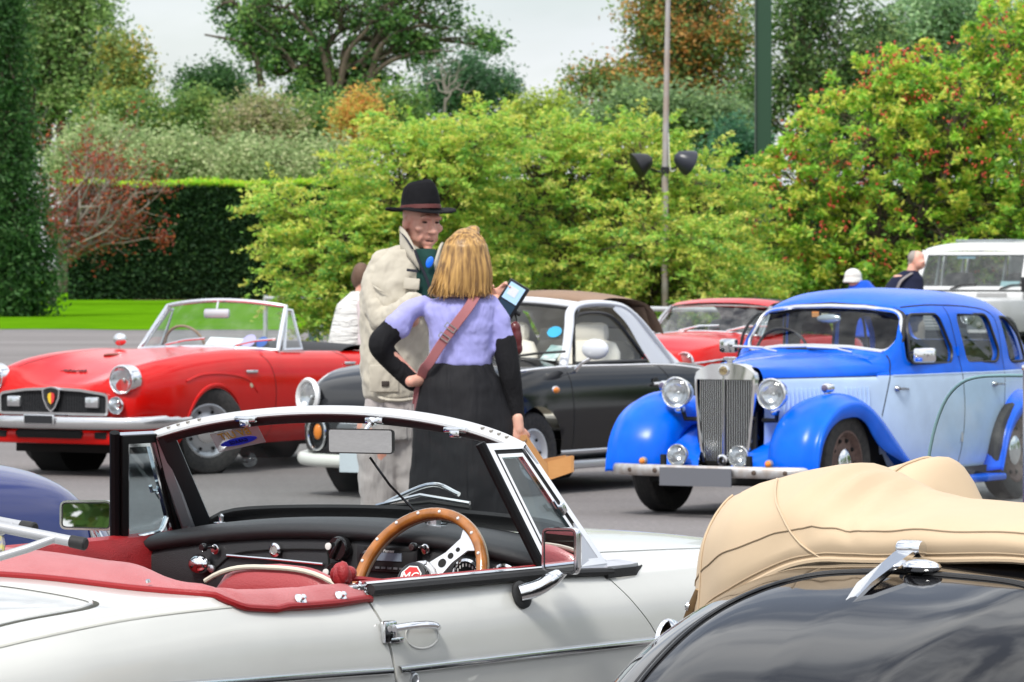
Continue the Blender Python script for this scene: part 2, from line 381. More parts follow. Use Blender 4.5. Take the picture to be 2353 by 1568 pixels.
    for s in (-1, 1):
        k.box((.465, s*.70, .5), (.05,.03,.56)); k.box((1.60, s*.70, .42), (.06,.03,.42)); k.box((1.45, s*.685, .7), (.05,.03,.2))
    k.build('door_jamb', mat('jamb_grey', (.20,.19,.14), .5), R0)
    for x in (0, 2.31):
        for s in (-1, 1): wheel(R0, x, s*.62, .30, .16, .18, s)
    # boot lid line + bonnet lines
    bv = bvh_of(body); GAP = mat('panel_gap', (.06,.06,.045), .8)
    th = lambda x, y: top_hit(bv, x, y); sh = lambda x, z: side_hit(bv, x, z, -1)
    bl = [(-.86,-.575),(-.70,-.585),(-.56,-.592),(-.46,-.595),(-.375,-.588),(-.315,-.558),(-.285,-.50),(-.265,-.40),(-.25,-.2),(-.245,0),(-.25,.2),(-.265,.40),(-.285,.5),(-.315,.558),(-.375,.588),(-.56,.592),(-.86,.575)]
    lid = stripe(th, bl, .012, .0012, 0, 6).build('boot_lid_gap', GAP, R0)
    stripe(th, [(x, y*.972) for x, y in bl], .010, .0018, .003, 6).build('boot_lid_edge', WPAINT, R0)
    bh = stripe(th, [(1.62,-.53),(1.9,-.545),(2.3,-.55),(2.7,-.52)], .006, .0012); bh.add(stripe(th, [(1.62,.53),(1.9,.545),(2.3,.55),(2.7,.52)], .006, .0012).v, []); bh.build('bonnet_gap', GAP, R0)
    # wing bead along the top of the rear wing, greyer than the body
    stripe(sh, [(.44,.808),(.1,.817),(-.3,.812),(-.6,.790),(-.85,.755)], .006, .0006, .0015).build('wing_bead', mat('bead_grey', (.45,.45,.41), .3), R0)
    # chrome side mouldings
    dv = bvh_of(near); dh = lambda x, z: side_hit(dv, x, z, -1)
    stripe(dh, [(.497,.643),(.9,.642),(1.3,.641),(1.575,.640)], .021, .001, .008).build('side_moulding', CHROME, near)
    stripe(sh, [(.468,.644),(.2,.652),(-.2,.662),(-.6,.672),(-.85,.68)], .021, .001, .008).build('side_moulding', CHROME, R0)
    stripe(sh, [(1.605,.640),(2.0,.638),(2.5,.63)], .021, .001, .008).build('side_moulding', CHROME, R0)
    # door handle, recess ring, keyhole
    p, nrm = dh(.5, .735); y0 = p.y
    stripe(dh, [(.60+cos(a)*.062, .715+sin(a)*.030) for a in np.linspace(0, 2*pi, 25)], .006, .0008, .001, 1).build('handle_recess', WPAINT, near)
    hd = MB().box((.470, y0-.008, .732), (.046,.018,.052), bev=.006); hd.box((.492, y0-.012, .712), (.05,.012,.014), bev=.004)
    hd.tube(curve([(.468,y0-.024,.741),(.53,y0-.032,.744),(.59,y0-.030,.742),(.632,y0-.022,.735),(.652,y0-.008,.727)]), [.011]*10+[.0115]*8+[.010]*4+[.009,.008,.006], 10, flat=(1,.8)); hd.build('door_handle', CHROME, near)
    MB().lathe([(.015,0),(.015,.005),(.011,.006),(.010,.003),(.004,.003)], 20, (.553, side_hit(dv,.553,.618,-1)[0].y, .618), (0,-1,0)).build('door_lock', ALU, near)
    # door top: black seal + chrome + red capping
    tp = lambda f, dy, dz: [(x, -(.695-.0)+dy, .836+dz) for x in np.linspace(.46, 1.19, 14)]
    MB().tube(tp(0,-.012,-.010), .013, 8, flat=(1,1)).build('weather_strip', RUBBER, near)
    MB().tube(tp(0,.004,.004), .0045, 8).build('chrome_strip', CHROME, near)
    MB().tube(tp(0,.022,-.004), .014, 8).build('door_capping', RED_V, near)
    MB().box((.44,-.675,.832), (.05,.03,.014), bev=.004).build('striker_cap', ALU, R0)
    # far door inside, red trimmed
    rolls = []
    for x in np.linspace(.12, 1.415, 14):
        t = (x-.12)/1.3; rolls.append([(x,.700,.828),(x,.690,.848+.012*t),(x,.668,.858+.014*t),(x,.640,.850+.016*t),(x,.618,.815+.02*t),(x,.612,.76),(x,.622,.745)])
    MB().grid([[Vector(p) for p in r] for r in rolls]).build('door_pad', RED_V, far)
    MB().box((.75,.635,.56), (1.36,.02,.40)).build('door_trim', RED_LEATHER, far)
    MB().box((.75,-.645,.56), (1.36,.02,.44)).build('door_trim', RED_LEATHER, near)
    wn = MB().lathe([(.03,0),(.03,.02),(.012,.03)], 16, (1.10,.622,.735), (0,-1,0)); wn.tube([(1.10,.60,.735),(1.06,.585,.76),(1.02,.58,.762)], .012, 8); wn.build('window_winder', BLKGLOSS, far)
    MB().tube([(x,.722-.0,.838+.006*((x-.1)/1.3)) for x in np.linspace(.3,1.16,8)], .006, 6).build('chrome_strip', CHROME, far)
    # ---------------- windscreen
    def wp(t, s):        # t -1..1 across (left +), s 0..1 up
        bx, by, bz = 1.505-.055*t*t, .655*t, .928-.024*t*t-.088*t**14; ux, uy, uz = 1.250-.045*t*t, .585*t, 1.200-.062*t*t-.012*t**6
        return Vector((bx+(ux-bx)*s, by+(uy-by)*s, bz+(uz-bz)*s))
    W = thing('w', 'w', 'w'); bpy.data.objects.remove(W)
    # inner corners are round: glass outline by superellipse-like squeeze near the top corners
    gg = [[wp(t*(.955-.05*max(0,s-.8)/.2*abs(t)**3), .055+.875*s) for t in np.linspace(-1, 1, 33)] for s in np.linspace(0, 1, 9)]
    sc = MB().grid(gg).build('windscreen_glass', glass('screen_glass', (.86,.91,.90), .05, .10), R0, fixn=False)
    fr = MB()
    def rail(path, wd, th, nrmf):
        rows = []
        for i, p in enumerate(path):
            q = path[min(i+1, len(path)-1)]-path[max(i-1, 0)]; q.normalize(); nn = nrmf(i).normalized(); a = q.cross(nn).normalized()
            rows.append([p+a*x*wd+nn*y*th for x, y in ((-.5,-.35),(-.35,-.5),(.35,-.5),(.5,-.35),(.5,.35),(.35,.5),(-.35,.5),(-.5,.35),(-.5,-.35))])
        return rows
    def nrm_at(t): 
        d = wp(t,1)-wp(t,0); e = wp(min(t+.05,1),.5)-wp(max(t-.05,-1),.5); return e.cross(d)
    top = [wp(t, 1.0) for t in np.linspace(-1, 1, 41)]
    fr.grid(rail(top, .022, .030, lambda i: nrm_at(-1+2*i/40)))
    fr.build('windscreen_header', mat('header_alu', (.66,.66,.66), .3, .6), R0)
    inn = [wp(t, .955)+Vector((-.012,0,-.002)) for t in np.linspace(-.97, .97, 41)]
    MB().grid(rail(inn, .030, .012, lambda i: nrm_at(-1+2*i/40))).build('header_liner', mat('liner_red_reflection', (.030,.014,.016), .4, coat=.1), R0)  # dark liner coloured maroon to paint in the red reflection
    for s in (-1, 1):
        pl = [wp(s, q) for q in np.linspace(-.02, 1.0, 12)]
        MB().grid(rail(pl, .034, .032, lambda i: nrm_at(s))).build('windscreen_pillar', mat('pillar_alu', (.60,.61,.65), .33, .75, rvar=.12, nscale=30), R0)
        pin = [wp(s*.945, q)+Vector((-.010,0,0)) for q in np.linspace(.0, .97, 12)]
        MB().grid(rail(pin, .046, .014, lambda i: nrm_at(s))).build('pillar_liner', mat('pillar_grey', (.05,.053,.058), .38, .3), R0)
        rows = []
        def ring(cx, cy, cz, lx0, lx1, ly): return [Vector((cx+x, cy+y, cz)) for x, y in ((-lx0,-ly),(-lx0*.6,-ly*1.0),(lx1*.5,-ly*.9),(lx1,-ly*.2),(lx1,ly*.2),(lx1*.5,ly*.9),(-lx0*.6,ly),(-lx0,ly),(-lx0,-ly))]
        for q_, fx0, fx1, ly in ((.22,.020,.020,.016),(.12,.022,.028,.018),(.05,.024,.052,.021),(.0,.026,.085,.024)):
            p = wp(s, q_); rows.append(ring(p.x, p.y, p.z if q_ > 0 else .838, fx0, fx1, ly))
        rows.append(ring(1.458, s*.668, .828, .04, .125, .030)); rows.append(ring(1.458, s*.668, .815, .04, .13, .030))
        MB().grid(rows).build('pillar_foot', MATS['pillar_alu'], R0)
        MB().grid([ring(1.458, s*.668, z, .052, .142, .040) for z in (.800,.812,.822)]).build('pillar_gasket', RUBBER, R0)
        # quarter light
        q = [Vector((1.055,s*.585,1.137)), Vector((1.208,s*.588,1.137)), Vector((1.425,s*.682,.832)), Vector((1.172,s*.688,.828))]
        nq = (q[1]-q[0]).cross(q[3]-q[0])
        mtl = CHROME if s < 0 else BLKGLOSS
        f, i1 = outline_frame(q, .017, .020, nq); F0 = f.build('quarter_light', CHROME, R0, sharp=30)
        f, i2 = outline_frame(i1, .010, .012, nq); f.build('seal', RUBBER, F0)
        f, i3 = outline_frame(i2, .009, .014, nq); f.build('vent_frame', CHROME, F0, sharp=30)
        panel_from(i3, .004, nq).build('pane', glass('vent_glass', (.70,.78,.80), .06, .05), F0, smooth=False)
        nn_ = nq.normalized()*(1 if nq.y*s > 0 else -1)
        # black back of the frame seen from inside
        f, _ = outline_frame([p-nn_*.014 for p in q], .022, .008, nq); f.build('frame_back', mat('frame_black', (.008,.008,.009), .5, spec=.3), F0)
        cx = i2[1]*.45+i2[2]*.55
        ed = (q[3]-q[0]).normalized(); MB().tube([q[0]+Vector((-.012,0,.004)), q[3]+Vector((-.010,0,-.002))], .0135, 8, flat=(1,.9)).build('frame_channel', mat('channel_black', (.006,.006,.007), .6, spec=.2), F0)
        hg = MB().box(cx+nn_*.010, (.030,.014,.022), (0,.9,0), bev=.003); hg.tube([cx+nn_*.012+Vector((.0,0,.006)), cx+nn_*.014+Vector((-.028,0,.004)), cx+nn_*.01+Vector((-.038,0,.02))], .005, 8); hg.build('vent_hinge', CHROME, F0)
        if s > 0: MB().tube(curve([i3[3]+Vector((.02,-.02,.0)), i3[3]+Vector((.06,-.028,.006)), i3[3]+Vector((.10,-.028,.012)), i3[3]+Vector((.135,-.02,.05))]), .008, 8, flat=(1,.7)).build('vent_catch', CHROME, F0)
        tri = [Vector((1.30,s*.694,.826)), Vector((1.437,s*.690,.822)), Vector((1.335,s*.650,.955))]
        if s < 0: panel_from(tri, .006, (0,1,0)).build('corner_plate', MATS['pillar_alu'], F0, smooth=False)
        MB().tube([(1.17,s*.697,.823),(1.30,s*.70,.820),(1.43,s*.70,.815)], .010, 8).build('rubber_sill', RUBBER, F0)
    for q_, nm, wd, m_ in ((.035,'screen_base_seal',.030,RUBBER),(-.02,'scuttle_trim',.040,VINYL)):
        MB().grid(rail([wp(t, q_)+Vector((-.008,0,0)) for t in np.linspace(-.98,.98,33)], wd, .016, lambda i: nrm_at(-1+2*i/32))).build(nm, m_, R0)
    # header catches and holes
    for t in (-.66, .50):
        c = wp(t, .985); MB().box(c+Vector((-.026,0,-.004)), (.012,.070,.014), bev=.003).box(c+Vector((-.028,0,-.014)), (.010,.030,.018), bev=.002).build('hood_catch', CHROME, R0)
    for t in (-.93,-.885,-.84,-.79,.93,.88,.83,.77):
        p = wp(t, 1.0)+Vector((-.004,0,.0135)); MB().lathe([(.0055,-.004),(.0055,.0005)], 10, p, (-.3,0,1)).build('header_hole', mat('stud_hole', (.30,.29,.27), .6), R0)
    # rear-view mirror on its rod, wiper
    c = Vector((1.185,-.112,1.131))
    rv = MB().box(c, (.020,.178,.060), (0,-.02,.22), bev=.009).build('rear_view_mirror', mat('mirror_back', (.05,.05,.05), .3), R0)
    M = Euler((0,-.02,.22)).to_matrix()
    f, i1 = outline_frame([M@Vector((-.011,y,z))+c for y, z in bez_round([(-.090,-.031),(.090,-.031),(.090,.031),(-.090,.031)], .010)], .003, .004, M@Vector((1,0,0))); f.build('bezel', BLACK, rv)
    panel_from(i1, .003, M@Vector((1,0,0))).build('mirror_glass', MIRROR, rv, smooth=False)
    MB().tube([(1.205,-.120,1.09),(1.235,-.16,1.02),(1.29,-.235,.925)], .0035, 6).build('mirror_rod', BLKGLOSS, R0)
    st = MB().lathe([(.012,-.006),(.012,.006),(.007,.012)], 14, (1.225,-.112,1.178), (-1,0,0)); st.tube([(1.225,-.112,1.178),(1.205,-.112,1.165),(1.195,-.112,1.150)], .006, 8); st.box((1.233,-.112,1.180), (.01,.056,.018), bev=.004); st.build('mirror_stem', CHROME, R0)
    MB().box((1.30,-.245,.917), (.03,.075,.005)).box((1.305,-.245,.925), (.02,.03,.018)).build('rod_bracket', ALU, R0)
    wq = curve([wp(-.16,.07)+Vector((.02,.25,-.03)), wp(-.16,.10)+Vector((.02,.12,.02)), wp(-.16,.14)+Vector((.02,.0,.045)), wp(-.2,.15)+Vector((.02,-.06,.02))], 5)
    wi = MB().tube(wq, .006, 8); wi.tube([wp(-.02,.08)+Vector((.012,.10,.0)), wp(-.1,.12)+Vector((.012,0,.022)), wp(-.3,.12)+Vector((.014,-.03,.008))], .005, 6); wi.build('wiper', CHROME, R0)
    MB().tube([wp(-.02,.06)+Vector((.008,.10,.0)), wp(-.15,.095)+Vector((.008,0,.012)), wp(-.3,.10)+Vector((.010,-.03,.002))], .006, 6).build('wiper_blade', RUBBER, R0)
    # garage sticker, read from behind
    so = wp(.62,.80); sx = (wp(.78,.80)-wp(.46,.845)); sx = (wp(.80,.79)-wp(.48,.84)).normalized(); sy = (wp(.62,.9)-wp(.62,.6)).normalized()
    off = Vector((-.004,0,0)); Cn = so+off
    stk = panel_from([Cn+sx*a*.078+sy*b*.034 for a, b in ((-1,-1),(1,-1),(1,1),(-1,1))], .0008, sx.cross(sy)).build('windscreen_sticker', mat('clear_film', (.55,.53,.55), .3, spec=.4), R0, smooth=False)
    stk.data.materials[0].node_tree.nodes['Principled BSDF'].inputs['Alpha'].default_value = .45
    of2 = Vector((-.002,0,0)); el = [Cn+of2+sx*cos(a)*.060+sy*(sin(a)*.0125-.012) for a in np.linspace(0, 2*pi, 33)[:-1]]
    panel_from(el, .0006, sx.cross(sy)).build('blue_oval', mat('sticker_blue', (.02,.05,.85), .4), stk, smooth=False)
    text('lettering', 'GARAGE', .0155, mat('sticker_navy', (.005,.005,.10), .5), stk, frame_mat(Cn+Vector((-.0035,0,0))-sy*.0125, -sx, sy), flip=True)
    text('lettering', 'BV UIT', .034, mat('sticker_gold', (.55,.33,.02), .4), stk, frame_mat(Cn+Vector((-.0035,0,0))+sy*.014, -sx, sy), flip=True)
    # ---------------- dash
    def dz(y): return .922-.050*(abs(y)/.6)**2
    pr = []
    for y in np.linspace(-.63, .63, 27):
        z = dz(y); pr.append([Vector(p) for p in ((1.47,y,z-.004),(1.40,y,z+.004),(1.32,y,z+.008),(1.262,y,z+.004),(1.228,y,z-.004),(1.208,y,z-.015),(1.206,y,z-.028),(1.216,y,z-.040),(1.236,y,z-.046))])
    MB().grid(pr).build('dash_pad', VINYL, R0, sharp=None)
    dashp = MB().grid([[Vector((1.232,y,dz(y)-.040)), Vector((1.222,y,dz(y)-.055)), Vector((1.215,y,.70)), Vector((1.25,y,.64))] for y in np.linspace(-.63,.63,15)]).build('dash_panel', VINYL, R0, sharp=None)
    px = 1.213
    gb = [(.395,.79),(.33,.83),(.20,.846),(.055,.852),(.025,.845),(.022,.78),(.03,.71)]
    MB().tube([(px+.004,y,z) for y, z in crn(gb,5)], .0022, 6).build('glovebox_gap', mat('pure_black', (.003,.003,.003), .9), R0)
    MB().tube([(px,.352,.826),(px-.003,.19,.822),(px,.036,.816)], .004, 8).build('glovebox_strip', CHROME, R0)
    lk = MB().lathe([(.017,0),(.018,.006),(.012,.009),(.011,.006)], 24, (px,.190,.846), (-1,0,0)).build('glovebox_lock', CHROME, R0)
    MB().lathe([(.010,.0065),(.0005,.0065)], 16, (px,.190,.846), (-1,0,0)).build('keyhole', mat('brushed', (.75,.75,.72), .4, .4), lk)
    for y, z in ((-.024,.858), (-.016,.792)):
        kn = MB().lathe([(.032,0),(.032,.016),(.028,.022)], 24, (px,y,z), (-1,0,0)).box((px-.026,y,z), (.012,.012,.056), (.5,0,0), bev=.003).build('rotary_knob', BLKGLOSS, R0)
        MB().lathe([(.009,0),(.009,.004),(.001,.005)], 14, (px-.030,y+.018,z+.006), (-1,0,0)).build('knob_cap', mat('knob_white', (.75,.75,.72), .3), kn)
    for y, z in ((.405,.846),(-.275,.872),(-.155,.775),(-.215,.772)):
        q = MB().lathe([(.006,0),(.006,.024),(.011,.026),(.011,.036),(.008,.040)], 14, (px,y,z), (-1,0,0)).build('pull_switch', BLKGLOSS, R0)
        MB().lathe([(.013,.0),(.013,.004),(.009,.005)], 16, (px,y-.015,z-.006), (-1,0,0)).build('switch_bezel', CHROME, q)
    mpl = MB().ball((px-.012,.435,.800), (.022,.034,.026), 16, 10).build('map_lamp', CHROME, R0)
    MB().lathe([(.010,.0),(.010,.006),(.004,.008)], 14, (px-.004,.398,.79), (-1,0,0)).build('lamp_screw', ALU, mpl)
    rd = MB().box((px,-.176,.838), (.022,.190,.066), bev=.003).build('car_radio', BLACK, R0)
    MB().box((px-.012,-.185,.843), (.004,.078,.020)).build('radio_display', mat('lcd_grey', (.16,.19,.24), .25), rd)
    MB().box((px-.012,-.18,.863), (.004,.15,.006)).build('disc_slot', DARK, rd)
    MB().lathe([(.017,0),(.017,.016),(.013,.02)], 20, (px-.011,-.118,.838), (-1,0,0)).build('volume_knob', BLKGLOSS, rd)
    MB().lathe([(.0205,0),(.0205,.003),(.0175,.003)], 20, (px-.011,-.118,.838), (-1,0,0), cap=False).build('knob_ring', ALU, rd)
    for i in range(6): MB().box((px-.012,-.148-.019*i,.815), (.004,.013,.005)).build('radio_button', mat('button_grey', (.10,.10,.11), .4), rd)
    text('lettering', 'Pioneer', .011, mat('print_white', (.7,.7,.7), .5), rd, frame_mat((px-.0145,-.185,.8575), (0,-1,0), (0,0,1)))
    for y, z, r in ((-.42,.800,.045),(-.535,.792,.045)):
        dl = MB().lathe([(r,0),(r+.003,.006),(r-.003,.010),(r-.006,.004)], 28, (px,y,z), (-1,0,0), cap=False).build('dial_bezel', CHROME, R0)
        MB().lathe([(r-.004,.003),(.0005,.003)], 28, (px,y,z), (-1,0,0), cap=False).build('dial_face', mat('dial_black', (.012,.012,.013), .3), dl)
        tk = MB()
        for k_ in range(9):
            a = pi*(.1+.8*k_/8)+.3; tk.box((px-.005,y+cos(a)*r*.72,z+sin(a)*r*.72), (.001,.004,.008))
        tk.build('dial_figures', mat('dial_white', (.6,.6,.6), .5), dl)
    for y in (.47,-.245):
        MB().lathe([(.02,0),(.02,.002),(.007,.003),(.006,.014),(.0075,.018),(.003,.024)], 14, (1.33,y,dz(y)+.008), (0,0,1)).build('dash_stud', CHROME, R0)
    # ---------------- steering wheel
    A = Vector((-.90,0,.436)).normalized(); up = Vector((.436,0,.90)).normalized(); lat = Vector((0,-1,0)); C = Vector((1.11,-.345,.790)); RW = .186
    cir = [C+up*sin(a)*RW+lat*cos(a)*RW for a in np.linspace(0, 2*pi, 61)[:-1]]
    sw = MB().tube(cir, .0145, 12, closed=True).build('steering_wheel', WOOD, R0)
    MB().tube([p-A*.010 for p in cir], .0135, 10, closed=True).build('wheel_back', mat('ivory_edge', (.42,.37,.27), .4), sw)
    for k_ in range(18):
        a = 2*pi*k_/18+.1; MB().lathe([(.0045,.0),(.003,.002),(.0005,.0025)], 10, C+up*sin(a)*RW+lat*cos(a)*RW+A*.0145, A).build('rim_rivet', mat('rivet_white', (.8,.8,.78), .3, .3), sw)
    for a0 in (.80, 3.50, 5.25):
        d = up*sin(a0)+lat*cos(a0); e = A.cross(d).normalized(); C2 = C-A*.004
        P = [C2+d*r+e*w for r, w in ((.045,.030),(.10,.019),(.15,.022),(.174,.045),(.174,-.045),(.15,-.022),(.10,-.019),(.045,-.030))]
        sp = panel_from(P, .004, A).build('spoke', mat('satin_alloy', (.78,.78,.79), .3, .85), sw, smooth=False)
        hh = MB()
        for r, q in ((.078,.0115),(.106,.008),(.130,.0058)): hh.lathe([(q,-.003),(q,.0035)], 18, C2+d*r, A)
        hh.build('spoke_hole', DARK, sp)
    hb = MB().lathe([(.058,-.02),(.058,.004),(.055,.008),(.047,.008)], 36, C, A).build('wheel_boss', MATS['satin_alloy'], sw)
    MB().lathe([(.045,.004),(.045,.026),(.042,.032),(.036,.034)], 36, C, A).build('horn_push', BLKGLOSS, sw)
    for k_ in range(6):
        a = 2*pi*k_/6+.3; MB().lathe([(.006,.008),(.005,.012)], 10, C+(up*sin(a)+lat*cos(a))*.052, A).build('boss_bolt', ALU, hb)
    octo = lambda r: [C+A*.0345+(up*sin(a+pi/8)+lat*cos(a+pi/8))*r for a in np.linspace(0, 2*pi, 9)[:-1]]
    f, i1 = outline_frame(octo(.033), .003, .0015, A); f.build('octagon_badge', mat('badge_white', (.8,.78,.74), .3), sw)
    panel_from(octo(.030), .001, A).build('badge_field', mat('badge_red', (.55,.03,.03), .3), sw, smooth=False)
    text('lettering', 'MG', .036, MATS['badge_white'], sw, frame_mat(C+A*.0362, lat, up))
    MB().tube([C, C-A*.30], .022, 12).build('steering_column', BLACK, R0)
    MB().tube([C-A*.06, C-A*.07+Vector((0,-.16,.02))], .006, 8).build('indicator_stalk', BLKGLOSS, R0)
    # ---------------- seats
    for s in (-1, 1):
        y0 = s*.375; rows = []
        for z, d_, w in ((.45,.10,.20),(.62,.12,.225),(.74,.12,.222),(.81,.105,.20),(.848,.075,.165),(.866,.035,.12)):
            x0 = .60-(z-.45)*.22+ .03
            rows.append([Vector((x0+cos(a)*d_/2*(abs(cos(a))**-.4 if abs(cos(a)) > .3 else 1.5), y0+sin(a)*w*(1 if abs(sin(a)) < .8 else 1.0), z-.012*abs(sin(a))**3)) for a in np.linspace(0, 2*pi, 25)])
        rows.append([Vector((.54, y0, .869))]*25)
        se = MB().grid(rows).build('seat', RED_LEATHER if s > 0 else mat('red_leather_sky_tint', (.40,.06,.065), .35, bump=.2, bscale=220, coat=.2), R0, sharp=None)  # near seat leather tinted pinker for the sky's reflection
        MB().tube([Vector((.505-.0+.004*abs(t), y0+t*.205, .862-.040*abs(t)**3)) for t in np.linspace(-1,1,17)], .006, 8).build('seat_piping', PIPING, se)
        MB().box((.86,y0,.42), (.46,.44,.16), bev=.05).build('seat_cushion', RED_LEATHER, se)
    # ---------------- red hood cover round the back of the cockpit
    lo = [(.478,-.688,.800),(.44,-.705,.808),(.28,-.712,.806),(.08,-.706,.812),(-.02,-.69,.828),(-.08,-.62,.840),(-.10,-.50,.848),(-.11,-.32,.864),(-.118,-.09,.880),(-.12,.1,.882),(-.115,.32,.868),(-.10,.5,.85),(-.06,.63,.842),(.08,.70,.83)]
    hi = [(x_, y_, z_-.008) for x_, y_, z_ in [(.470,-.655,.826),(.41,-.650,.846),(.26,-.645,.847),(.03,-.635,.856),(-.02,-.60,.866),(.0,-.50,.876),(.045,-.36,.900),(.06,-.24,.906),(.065,-.08,.917),(.065,.1,.922),(.06,.3,.91),(.05,.48,.885),(.06,.60,.865),(.12,.66,.85)]]
    L1, H1 = crn(lo, 5), crn(hi, 5); rows = []
    for p in L1:
        h_ = top_hit(bv, p[0], p[1])
        if h_ and p[0] < .12: p[2] = max(h_[0].z+.004, .80)
    for i, (a, b_) in enumerate(zip(L1, H1)):
        wv = .004*sin(i*.9)+.003*sin(i*2.3+1); nrm_ = np.array([-.25,-.12,.95])
        rows.append([Vector(a+np.array([0,0,-.012])), Vector(a+np.array([-.004,-.004,.0])), Vector(a+(b_-a)*.08+nrm_*(.008 if i < 22 else .004)), Vector(a+(b_-a)*.35+nrm_*((.017 if i < 22 else .008)+wv*.6)), Vector(a+(b_-a)*.7+nrm_*((.015 if i < 22 else .008)+wv*.5)), Vector(b_+nrm_*.002), Vector(b_+np.array([.018,.008,-.006])), Vector(b_+np.array([.022,.012,-.04]))])
    tc_ = MB().grid(rows).build('hood_cover', RED_FADE_SHEEN, R0, sharp=None)
    MB().tube([Vector(p)+Vector((-.003,-.006,.000)) for p in L1], .0085, 8).build('cover_hem', mat('hem_red', (.27,.006,.008), .4, bump=.2, bscale=200), tc_)
    fx = MB()
    for x, y, z in ((.20,-.712,.820),(.345,-.712,.818)): fx.lathe([(.017,0),(.014,.003),(.005,.004),(.005,.011),(.007,.013),(.003,.016)], 14, (x,y,z), (0,-.75,.65))
    for x, y, z in ((.452,-.700,.818),(.438,-.690,.832),(.468,-.690,.824),(.456,-.678,.837)): fx.lathe([(.005,0),(.004,.003)], 10, (x,y,z+.004), (0,-.6,.8))
    fx.lathe([(.006,0),(.005,.006)], 10, (-.095,-.515,.868), (-.3,0,1)); fx.build('turn_fastener', CHROME, tc_)
    kn = MB()
    for q in range(7):
        a = q*.9; kn.ball((.435+.02*cos(a), -.645+.016*sin(a*1.3), .862+.008*sin(a*2)), (.026,.016,.018), 10, 8, Euler((a,.5*a,.3*a)).to_matrix())
    kn.tube(curve([(.45,-.64,.85),(.49,-.655,.848),(.53,-.67,.842),(.56,-.675,.838)]), .007, 6); kn.build('cover_knot', RED_V, tc_)
    # ---------------- door mirrors
    def door_mirror(s, cx, cz, yaw, wd, ht, basex):
        yb = s*.735; c = Vector((cx, s*.80, cz)); M = Euler((0, .035 if s > 0 else 0, yaw)).to_matrix()
        hs = []
        for d_, sc_ in ((0,1),(.012,1.02),(.03,.86),(.042,.5),(.046,.05)):
            hs.append([M@Vector((d_, y*sc_, z*sc_))+c for y, z in [tuple(q) for q in bez_round([(-wd/2,-ht/2),(wd/2,-ht/2*.92),(wd/2,ht/2*.96),(-wd/2,ht/2)], .018)]])
        hs = [r+r[:1] for r in hs]
        m = MB().grid(hs).build('door_mirror', CHROME, R0)
        ring = [M@Vector((-.002, y, z))+c for y, z in [tuple(q) for q in bez_round([(-wd/2,-ht/2),(wd/2,-ht/2*.92),(wd/2,ht/2*.96),(-wd/2,ht/2)], .018)]]
        f, i1 = outline_frame(ring, .005, .008, M@Vector((1,0,0))); f.build('bezel', CHROME, m)
        f, i2 = outline_frame([p for p in i1], .003, .004, M@Vector((1,0,0))); f.build('bezel_seal', RUBBER, m)
        panel_from(i2, .003, M@Vector((1,0,0))).build('mirror_glass', MIRROR, m, smooth=False)
        MB().tube(curve([(basex,yb,.788),(basex+.03,yb+s*.03,.800),(basex+.055,yb+s*.05,.818),(cx+.02,s*.795,cz-ht/2+.005)],4), [.026,.026,.026,.0255,.025,.0245,.024,.0235,.023,.022,.02,.017,.014], 14, flat=(1,.8)).build('mirror_arm', CHROME, m)
        MB().lathe([(.034,0),(.034,.006),(.028,.010)], 20, (basex+.012,yb-s*.006,.783), (0,s*.9,.3)).build('mirror_gasket', RUBBER, m)
    door_mirror(-1, 1.075, .888, .05, .098, .112, 1.0)
    door_mirror(1, 1.175, .915, .50, .140, .080, 1.16)
    return R0
white_roadster()
# ================================================================== shared body builder for pontoon-sided cars
def pontoon(name, root, paint, net, arches, R_arch, open_x=None, j_open=None, ku=6, kv=5, sharp=45, mats=None, arch_z=None):
    """half control net -> both sides; wheel openings cut as true round holes; cockpit left open between open_x"""
    G = loft(net, ku, kv); nu, nv = len(G), len(G[0]); vs = []; fs = []
    az = arch_z or R_arch
    for s in (1, -1):
        b = len(vs); P = [[Vector((p.x, p.y*s, p.z)) for p in r] for r in G]; gone = set()
        inside = lambda p: any((p.x-ax)**2+(p.z-zc)**2 < rr*rr for ax, zc, rr in arches) and abs(p.y) > .5
        for i in range(nu-1):
            for j in range(nv-1):
                q = [P[i][j], P[i+1][j], P[i+1][j+1], P[i][j+1]]
                if all(inside(p) for p in q): continue
                if open_x and j >= j_open*kv and open_x[0] < sum(p.x for p in q)/4 < open_x[1]: continue
                f = (b+i*nv+j, b+(i+1)*nv+j, b+(i+1)*nv+j+1, b+i*nv+j+1); fs.append(f if s < 0 else f[::-1])
        for i in range(nu):
            for j in range(nv):
                p = P[i][j]
                for ax, zc, rr in arches:
                    d = sqrt((p.x-ax)**2+(p.z-zc)**2)
                    if abs(p.y) > .5 and d < rr: k = rr/max(d, 1e-4); p.x = ax+(p.x-ax)*k; p.z = zc+(p.z-zc)*k
        vs += [p for r in P for p in r]
    for e in (0, nu-1):                                  # close the nose and the tail
        ring = [e*nv+j for j in range(nv)]+[nu*nv+e*nv+j for j in range(nv-2, -1, -1)]; fs.append(tuple(ring))
    o = mesh_obj(name, vs, fs, paint, root, sharp=None)
    bm = bmesh.new(); bm.from_mesh(o.data); bmesh.ops.remove_doubles(bm, verts=bm.verts[:], dist=.0005)
    bmesh.ops.delete(bm, geom=[v for v in bm.verts if not v.link_faces], context='VERTS'); bmesh.ops.recalc_face_normals(bm, faces=bm.faces[:]); bm.to_mesh(o.data); bm.free()
    resmooth(o, sharp)
    for ax, zc, rr in arches:
        for s in (1, -1): MB().lathe([(rr*1.0, -.30), (rr*1.0, -.02)], 30, (ax, s*.74, zc), (0, s, 0), cap=False).lathe([(rr, -.30), (.01, -.30)], 30, (ax, s*.74, zc), (0, s, 0), cap=False).build('wheel_well', DARK, root)
    return o, G
